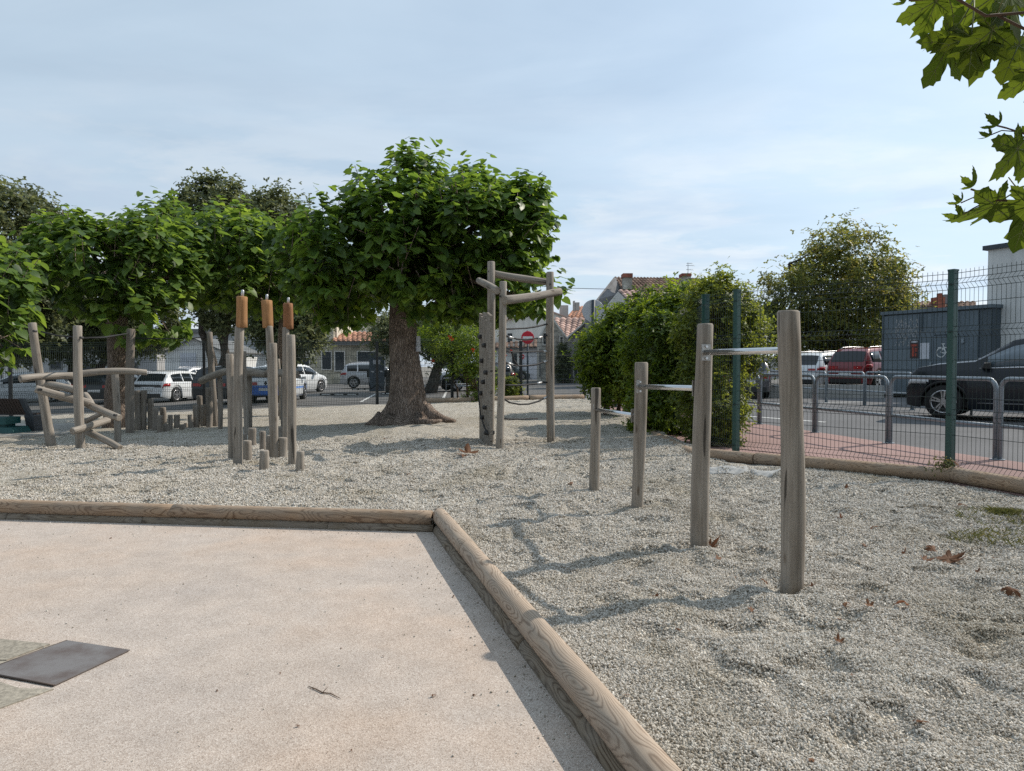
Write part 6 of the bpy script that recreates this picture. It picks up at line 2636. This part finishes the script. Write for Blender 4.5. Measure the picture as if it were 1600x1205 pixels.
# vine flowers
vine = [o for o in bpy.data.objects if o.name.startswith("flowering_vine")][0]
rs = random.Random(8)
for px, py, Y in ((703, 527, 23.4), (706, 530, 23.4), (739, 547, 23.4), (676, 564, 24.0), (789, 556, 24.8), (798, 549, 25.0)):
    m = MB()
    c = P(px, py, Y)
    for k in range(5):
        a = 2 * math.pi * k / 5 + rs.random()
        d = Vector((math.cos(a), -0.4, math.sin(a)))
        e = Vector((-math.sin(a), 0.1, math.cos(a)))
        m.add([c, c + d * 0.05 + e * 0.025, c + d * 0.075, c + d * 0.05 - e * 0.025], [(0, 1, 2, 3)])
    m.build("flower", "vine_flower", vine)


# ================================================================== overhanging plane branch, top right
def palm_outline(seed, lobes=5):
    """jagged five-lobed leaf outline: stalk at origin, middle lobe along +Y"""
    rs = random.Random(seed)
    angs = [-125, -62, 0, 62, 125]
    lens = [0.58, 0.86, 1.0, 0.86, 0.58]
    out = []
    for i, (a, l) in enumerate(zip(angs, lens)):
        l *= rs.uniform(0.92, 1.06)
        for da, f in ((-26, .52), (-19, .66), (-20, .74), (-12, .78), (-11, .86), (-5, .88), (0, 1.0), (5, .89), (11, .84), (12, .77), (20, .73), (19, .64), (26, .50)):
            rr = l * f * rs.uniform(0.96, 1.04)
            an = rad(a + da)
            out.append((math.sin(an) * rr * 0.72, 0.18 + math.cos(an) * rr * 0.72))
        if i < 4:
            an = rad((a + angs[i + 1]) / 2)
            out.append((math.sin(an) * 0.30, 0.18 + math.cos(an) * 0.30))
    return [(0.0, 0.02)] + out


def palm_mesh(seed, curl, name="leaf", fold=0.0, mat="plane_leaf"):
    pts = palm_outline(seed)
    bm = bmesh.new()
    vs = [bm.verts.new((x, y, 0)) for x, y in pts]
    ctr = bm.verts.new((0, 0.2, 0))
    mids = [bm.verts.new((x * 0.5, 0.2 + (y - 0.2) * 0.5, 0)) for x, y in pts]
    n = len(vs)
    for i in range(n):
        j = (i + 1) % n
        bm.faces.new((mids[i], mids[j], vs[j], vs[i]))
        bm.faces.new((ctr, mids[j], mids[i]))
    rs = random.Random(seed + 9)
    k1, k2 = rs.uniform(0, 6), rs.uniform(0, 6)
    for v in bm.verts:
        x, y = v.co.x, v.co.y
        r2 = x * x + (y - 0.2) ** 2
        v.co.z = -curl * r2 + 0.05 * math.sin(5 * x + k1) * math.sin(4 * y + k2) + fold * abs(x) * 0.8
        if curl > 0.8:
            v.co.x *= 1 - 0.25 * min(1, r2)
    # veins as slight ridges are left to the shading; give the blade thickness
    me = bpy.data.meshes.new(name)
    bm.to_mesh(me)
    bm.free()
    me.polygons.foreach_set("use_smooth", [True] * len(me.polygons))
    me.materials.append(MATS[mat])
    return me


root = fine_tree("plane_tree", "plane tree whose lobed leaves hang in at the top right", (4.3, -2.6, 0.1), [(4.0, -4.4, 6.2, 4.3, 4.0, 3.0), (1.2, -5.6, 6.6, 3.5, 3.6, 2.6), (6.4, -3.2, 6.0, 3.0, 2.6, 2.6)], 9000, 0.34, "plane_leaf", "bark_grey", 81, 0.3,
                 clump=0.5, ntwig=30)
pr = root.location.copy()
fine_tree("plane_tree", "unseen plane tree added behind the camera to block sky light", (-4.5, -5.0, 0.05), [(-4.2, -6.0, 6.4, 4.3, 3.6, 3.0), (-7.5, -5.0, 6.0, 3.0, 3.0, 2.4)], 7000, 0.34, "plane_leaf", "bark_grey", 82, 0.3,
          clump=0.5, ntwig=30)  # out of view, added so its crown cuts the sky light on the ground


def put_leaf(px, py, Y, size_px, tip_deg, tilt, yaw, seed, curl=0.25, mat="plane_leaf"):
    """tip_deg: direction of the tip in the picture, 0 right, 90 up"""
    me = palm_mesh(seed, curl, mat=mat)
    o = bpy.data.objects.new("leaf", me)
    COL.objects.link(o)
    o.parent = root
    s = size_px * Y / FPX
    face = Matrix.Rotation(rad(90), 4, 'X')                  # leaf plane upright, facing the camera
    rot = Matrix.Rotation(rad(yaw), 4, 'Z') @ Matrix.Rotation(rad(tilt), 4, 'X') @ Matrix.Rotation(rad(-(tip_deg - 90)), 4, 'Y') @ face
    o.matrix_local = Matrix.Translation(P(px, py, Y) - pr) @ rot @ Matrix.Scale(s, 4)
    if size_px > 50:
        vm = MB()
        rs_ = random.Random(seed + 9)
        k1, k2 = rs_.uniform(0, 6), rs_.uniform(0, 6)

        def zz_(x, y):
            return -curl * (x * x + (y - 0.2) ** 2) + 0.05 * math.sin(5 * x + k1) * math.sin(4 * y + k2) - 0.004

        def vein(x0, y0, an, ln, r):
            pts_ = [(x0 + math.sin(an) * ln * q / 6, y0 + math.cos(an) * ln * q / 6) for q in range(7)]
            vm.tube([(x, y, zz_(x, y)) for x, y in pts_], [r * (1 - q * 0.13) for q in range(7)], 5)
        vm.tube([(0, -0.45, 0.03), (0, -0.2, 0.02), (0, 0.06, zz_(0, 0.06)), (0, 0.2, zz_(0, 0.2))], [0.012, 0.012, 0.011, 0.010], 6)
        for an_, ln_ in ((-125, .38), (-62, .56), (0, .66), (62, .56), (125, .38)):
            a_ = rad(an_)
            vein(0, 0.2, a_, ln_, 0.009)
            for q in (0.35, 0.6):
                for da in (-0.75, 0.75):
                    vein(math.sin(a_) * ln_ * q, 0.2 + math.cos(a_) * ln_ * q, a_ + da, ln_ * 0.28, 0.005)
        vm.build("veins", "leaf_vein", o, local=True)
    return o


# (stalk point px,py) size, tip direction
leafspec = [(1478, -8, 2.02, 92, 215, 25, 15, 1), (1520, 40, 2.06, 108, 262, -20, -10, 2), (1560, 20, 2.00, 120, 285, 30, 20, 3), (1600, 50, 2.10, 110, 250, -25, -25, 4), (1500, -30, 2.15, 110, 250, 40, 10, 5),
            (1585, -25, 2.05, 120, 230, -10, 30, 6), (1615, 95, 2.0, 90, 280, 20, -20, 7), (1555, -35, 2.2, 130, 275, 10, -15, 8),
            (1606, 218, 1.95, 92, 235, 15, 20, 9), (1598, 308, 1.98, 84, 285, -30, 30, 10), (1572, 306, 1.98, 100, 238, 50, 35, 11), (1618, 300, 1.9, 105, 255, 10, -30, 12), (1498, 42, 2.08, 112, 252, 15, 20, 13)]
for sp_ in leafspec:
    put_leaf(*sp_, curl=0.3)
for (px, py, s, a, sd) in ((1417, 2, 26, 190, 21), (1560, 197, 34, 180, 22), (1548, 212, 22, 200, 23), (1515, 296, 36, 120, 24), (1500, 318, 26, 170, 25), (1505, 336, 34, 215, 26), (1600, 218, 30, 100, 27)):
    put_leaf(px, py, 1.97, s, a, 45, 50, sd, curl=1.2)
tw = MB()
for path, r in (([(1720, 330), (1640, 322), (1590, 314), (1550, 313), (1530, 300), (1518, 296)], .0030), ([(1550, 313), (1520, 309), (1502, 317)], .0018), ([(1545, 313), (1520, 326), (1506, 335)], .0018),
                ([(1720, 225), (1640, 214), (1600, 209), (1572, 200), (1556, 196)], .0025), ([(1590, 206), (1565, 204), (1548, 211)], .0016), ([(1700, -60), (1600, 20), (1540, 25), (1490, -5), (1420, 0)], .004),
                ([(1720, 40), (1640, 40), (1600, 45), (1560, 25)], .004), ([(1640, 214), (1625, 225), (1612, 240)], .0018)):
    pts_ = [P(x, y, 1.98 + 0.04 * math.sin(i * 2.1)) for i, (x, y) in enumerate(path)]
    tw.tube(pts_, r, 6)
tw.build("twig", "twig_bark", root)
big = MB()
big.tube([P(1720, -70, 2.05), P(1800, 60, 2.1), P(1860, 260, 2.15), P(2000, 380, 2.3), Vector((3.2, 1.2, 2.5)), Vector((4.2, -1.4, 3.3)), Vector((4.2, -2.9, 3.9))], [0.006, 0.010, 0.014, 0.020, 0.03, 0.05, 0.08], 8)
big.tube([P(1720, 330, 1.98), P(1800, 300, 2.05), P(1858, 255, 2.15)], [0.003, 0.005, 0.008], 6)
big.tube([P(1720, 225, 1.98), P(1790, 215, 2.05), P(1850, 230, 2.14)], [0.0025, 0.005, 0.008], 6)
big.build("stem", "twig_bark", root)

# ================================================================== fallen leaves, litter, grass
dry_meshes = [palm_mesh(60 + i, 1.5 + 0.5 * (i % 3), "fallen_leaf", 0.5, "dry_leaf") for i in range(5)]


def fallen(px, py, wpx, rz, label, grp=None, lift=0.012, k=0, zs_=1.0, flip=True):
    g = G(px, py)
    z = float(gz_arr(np.array([g.x]), np.array([g.y]))[0])
    o = bpy.data.objects.new("fallen_leaf", dry_meshes[k % 5])
    COL.objects.link(o)
    s = wpx * g.y / FPX * 1.2
    o.location = (g.x, g.y, z + lift + s * 0.22)
    o.scale = (s, s * (0.55 + 0.4 * ((px * 7) % 10) / 10), s * zs_ * (0.5 if k % 2 else -0.6))
    if k % 2 == 0:
        o.location.z = z + lift
    rs_ = random.Random(int(px * 7 + py))
    o.rotation_euler = (rad(rs_.uniform(-25, 25)), rad(rs_.uniform(-25, 25)), rad(rz))
    tag(o, label, "leaf", grp)
    return o


FG = "fallen brown leaves on the gravel"
fallen(1474, 866, 42, 200, "largest curled brown leaf on the gravel near the fence", FG, k=0, zs_=1.3)
fallen(1462, 858, 26, 80, "brown leaf touching the largest curled leaf from behind", FG, k=1)
fallen(1440, 868, 26, 250, "flat brown leaf just left of the largest curled leaf", FG, k=2, zs_=0.5)
fallen(1419, 948, 22, 30, "upright pale-rimmed brown leaf in the middle of the right gravel", FG, k=3, zs_=1.5)
fallen(1312, 1005, 16, 10, "small folded brown leaf below the tallest post", FG, k=4, zs_=1.2)
fallen(1582, 926, 26, 120, "dark brown leaf near the right edge of the gravel", FG, k=1, zs_=0.9)
fallen(1109, 853, 16, 300, "brown leaf at the foot of the second pull-up post", FG, k=2, zs_=1.4)
fallen(733, 713, 30, 20, "brown leaf lying right of the climbing frame's plank wall foot", FG, k=0, zs_=1.0)
fallen(722, 714, 18, 200, "brown leaf lying left of the plank wall's leaf", FG, k=3)
rs = random.Random(31)
spots = [(1178, 950, 13), (1325, 946, 22), (1361, 950, 14), (1152, 897, 12), (1196, 898, 14), (1125, 875, 12), (1319, 764, 16), (1367, 824, 13), (1348, 853, 12), (1313, 812, 10), (1270, 912, 10), (1500, 1010, 10),
         (1024, 931, 12), (1293, 981, 14), (1313, 963, 10), (1506, 790, 16), (895, 760, 10), (932, 706, 8), (1524, 888, 12), (1572, 893, 16), (1235, 860, 10), (1062, 985, 10), (1440, 1125, 22), (975, 1093, 12), (1265, 1178, 14),
         (1410, 858, 18), (1330, 1060, 9), (600, 690, 9), (1550, 862, 10), (640, 740, 9), (840, 722, 8)]
spots.sort()
for i, (px, py, w) in enumerate(spots):
    fallen(px, py, w, rs.uniform(0, 360), ORD[i] + " from the left of the small brown leaves scattered on the gravel", "small fallen leaves scattered on the gravel", 0.004, i, rs.uniform(0.4, 1.2))
# bits on the court
bits = sorted([(466, 1137, 9), (678, 1090, 11), (740, 1087, 6), (710, 933, 8), (880, 975, 4), (174, 842, 5), (533, 1014, 4), (598, 1027, 5), (548, 1174, 5), (166, 1190, 4), (832, 1001, 4), (340, 1080, 6), (437, 1053, 4), (456, 1154, 3), (513, 1177, 4)])
for i, (px, py, w) in enumerate(bits):
    g = G(px * 1.0, py * 1.0, zs)
    o = bpy.data.objects.new("leaf_scrap", dry_meshes[i % 5])
    COL.objects.link(o)
    s = w * g.y / FPX
    o.location = (g.x, g.y, 0.004 + s * 0.25)
    o.scale = (s, s * 0.6, s)
    o.rotation_euler = (0.1, 0.2, i * 1.3)
    tag(o, ORD[i] + " from the left of the tiny dark leaf scraps on the beige court", "leaf", "leaf scraps on the court")
# twig on the court
tp = [G(482, 1074, zs), G(493, 1078, zs), G(504, 1084, zs), (G(516, 1085, zs)), G(532, 1093, zs)]
for p_ in tp:
    p_.z = 0.004
m = MB()
m.tube(tp, [.0015, .0022, .0025, .002, .001], 6)
b0 = [tp[2].copy(), G(512, 1077, zs)]
b0[1].z = 0.008
m.tube(b0, [.002, .0008], 5)
b0 = [tp[1].copy(), G(484, 1081, zs)]
b0[1].z = 0.012
m.tube(b0, [.0016, .0007], 5)
tag(m.build("twig", "twig_bark", origin=tp[2]), "thin forked twig lying on the beige court", "twig")
# drain cover with concrete surround
q = [G(105, 1003, zs), G(203, 1018, zs), G(85, 1073.5, zs), G(-30, 1052, zs)]
ctr = (q[0] + q[1] + q[2] + q[3]) / 4
root = thing("drain_cover", (ctr.x, ctr.y, 0.0), "rusty perforated metal drain cover set in concrete at the left", "drain cover")
m = MB()
m.hexa([Vector((p.x, p.y, 0.004)) for p in (q[0], q[3], q[2], q[1])], [Vector((p.x, p.y, 0.008)) for p in (q[0], q[3], q[2], q[1])])
m.build("plate", "perforated_plate", root)
m = MB()
for a, b in ((q[3], q[2]), (q[0], q[3])):
    m.tube([Vector((a.x, a.y, 0.006)), Vector((b.x, b.y, 0.006))], 0.004, 6)
m.build("rim", "rust_plate_edge", root)


def slab(pxs, lift, label):
    pp_ = [G(x, y, zs) for x, y in pxs]
    c = sum(pp_, Vector()) / len(pp_)
    m_ = MB()
    m_.prism([Vector((p.x, p.y, -0.02)) for p in pp_], (0, 0, 0.02 + lift))
    return tag(m_.build("concrete_slab", "old_concrete", origin=(c.x, c.y, 0)), label, "slab", "concrete slabs round the drain cover")


slab([(-160, 985), (0, 1000), (78, 1008), (10, 1033), (-160, 1030)], 0.006, "grey concrete slab beyond the drain cover")
slab([(12, 1034), (80, 1009), (104, 1004), (-28, 1051), (-160, 1040), (-160, 1033)], 0.004, "narrow rough concrete strip along the drain cover")
slab([(-160, 1058), (-28, 1058), (30, 1077), (84, 1078), (0, 1108), (-160, 1150)], 0.005, "pale concrete slab in front of the drain cover")


def grass(name, spots_, label, n, hgt):
    V, F = [], []
    rs_ = random.Random(len(label))
    for (px, py, rx, ry) in spots_:
        c = G(px, py)
        for _ in range(n):
            a, r = rs_.uniform(0, 6.28), math.sqrt(rs_.random())
            x, y = c.x + rx * r * math.cos(a), c.y + ry * r * math.sin(a)
            z = float(gz_arr(np.array([x]), np.array([y]))[0])
            h = hgt * rs_.uniform(0.4, 1.2)
            an = rs_.uniform(0, 6.28)
            dx, dy = math.cos(an) * 0.003, math.sin(an) * 0.003
            lx_, ly_ = rs_.uniform(-1, 1) * h * 1.2, rs_.uniform(-1, 1) * h * 1.2
            k = len(V)
            V += [(x - dx, y - dy, z), (x + dx, y + dy, z), (x + lx_ * .5, y + ly_ * .5, z + h * .7), (x + lx_, y + ly_, z + h)]
            F += [(k, k + 1, k + 2), (k, k + 2, k + 3)]
    me_ = fast_mesh(name, np.array(V), np.array(F).ravel(), 3)
    return tag(link(name, me_, "grass_blade"), label, "grass", kind="stuff")


grass("grass", [(1590, 812, .42, .42), (1560, 838, .36, .22), (1595, 800, .22, .2), (1568, 798, .12, .1)], "thin green grass growing through the gravel at the right edge", 420, 0.040)
# weed at the foot of the fence post
g = P(1474, 736, 7.45)
t = fine_tree("weed", "small leafy weed at the foot of the green fence post", (g.x, g.y, 0.12), [EL(1460, 1490, 718, 738, 7.42, .10)], 120, 0.04, "grass_blade", "twig_bark", 77, 0.004, cat="plant", clump=0.05, stems=5)
fl = palm_mesh(91, 1.4, "fallen_leaf", 0.5, "dry_leaf")
o = bpy.data.objects.new("fallen_leaf", fl)
COL.objects.link(o)
o.location = P(1497, 727, 7.40)
o.scale = (.14,) * 3
o.rotation_euler = (0.9, 0.3, 0.6)
tag(o, "brown leaf caught between the fence post and the border log", "leaf", FG)


def scrap(px, py, w, d, rz, label):
    g_ = G(px, py)
    m_ = MB()
    rs_ = random.Random(px)
    n = 7
    ph_ = [rs_.uniform(0, 6) for _ in range(4)]

    def f(u, v):
        e = 1 - 0.25 * math.sin(3 * u + ph_[0]) * abs(v - .5) * 2
        x = (u - .5) * w * e
        y = (v - .5) * d * (1 - 0.3 * math.sin(4 * v + ph_[1] + 3 * u))
        xx, yy = x * math.cos(rz) - y * math.sin(rz), x * math.sin(rz) + y * math.cos(rz)
        z = float(gz_arr(np.array([g_.x + xx]), np.array([g_.y + yy]))[0]) + 0.012 + 0.015 * math.sin(7 * u + ph_[2]) * math.sin(6 * v + ph_[3])
        return (g_.x + xx, g_.y + yy, z)
    m_.grid(f, [i / n for i in range(n + 1)], [i / n for i in range(n + 1)])
    o_ = m_.build("cloth_scrap", "scrap_cloth", origin=g_, fix=False)
    sd_ = o_.modifiers.new("thick", 'SOLIDIFY')
    sd_.thickness = 0.004
    return tag(o_, label, "cloth", "torn cloth scraps by the border log")


scrap(1202, 738, 0.42, 0.2, 0.1, "torn pale cloth scrap right of the tallest pull-up post, near the log")
scrap(1140, 733, 0.5, 0.25, -0.2, "torn pale cloth scrap left of the tallest pull-up post, near the log")
# paper notice pinned to the big tree
pn = P(653.5, 537, TY - 0.13)
m = MB()
m.box(pn, (0.07, 0.05, 0.30), rad(35))
m.box(pn + Vector((0.004, -0.01, -0.11)), (0.085, 0.055, 0.10), rad(35))
tag(m.build("paper_notice", "paper_white", origin=pn), "white paper notice pinned to the right side of the big trunk", "notice")
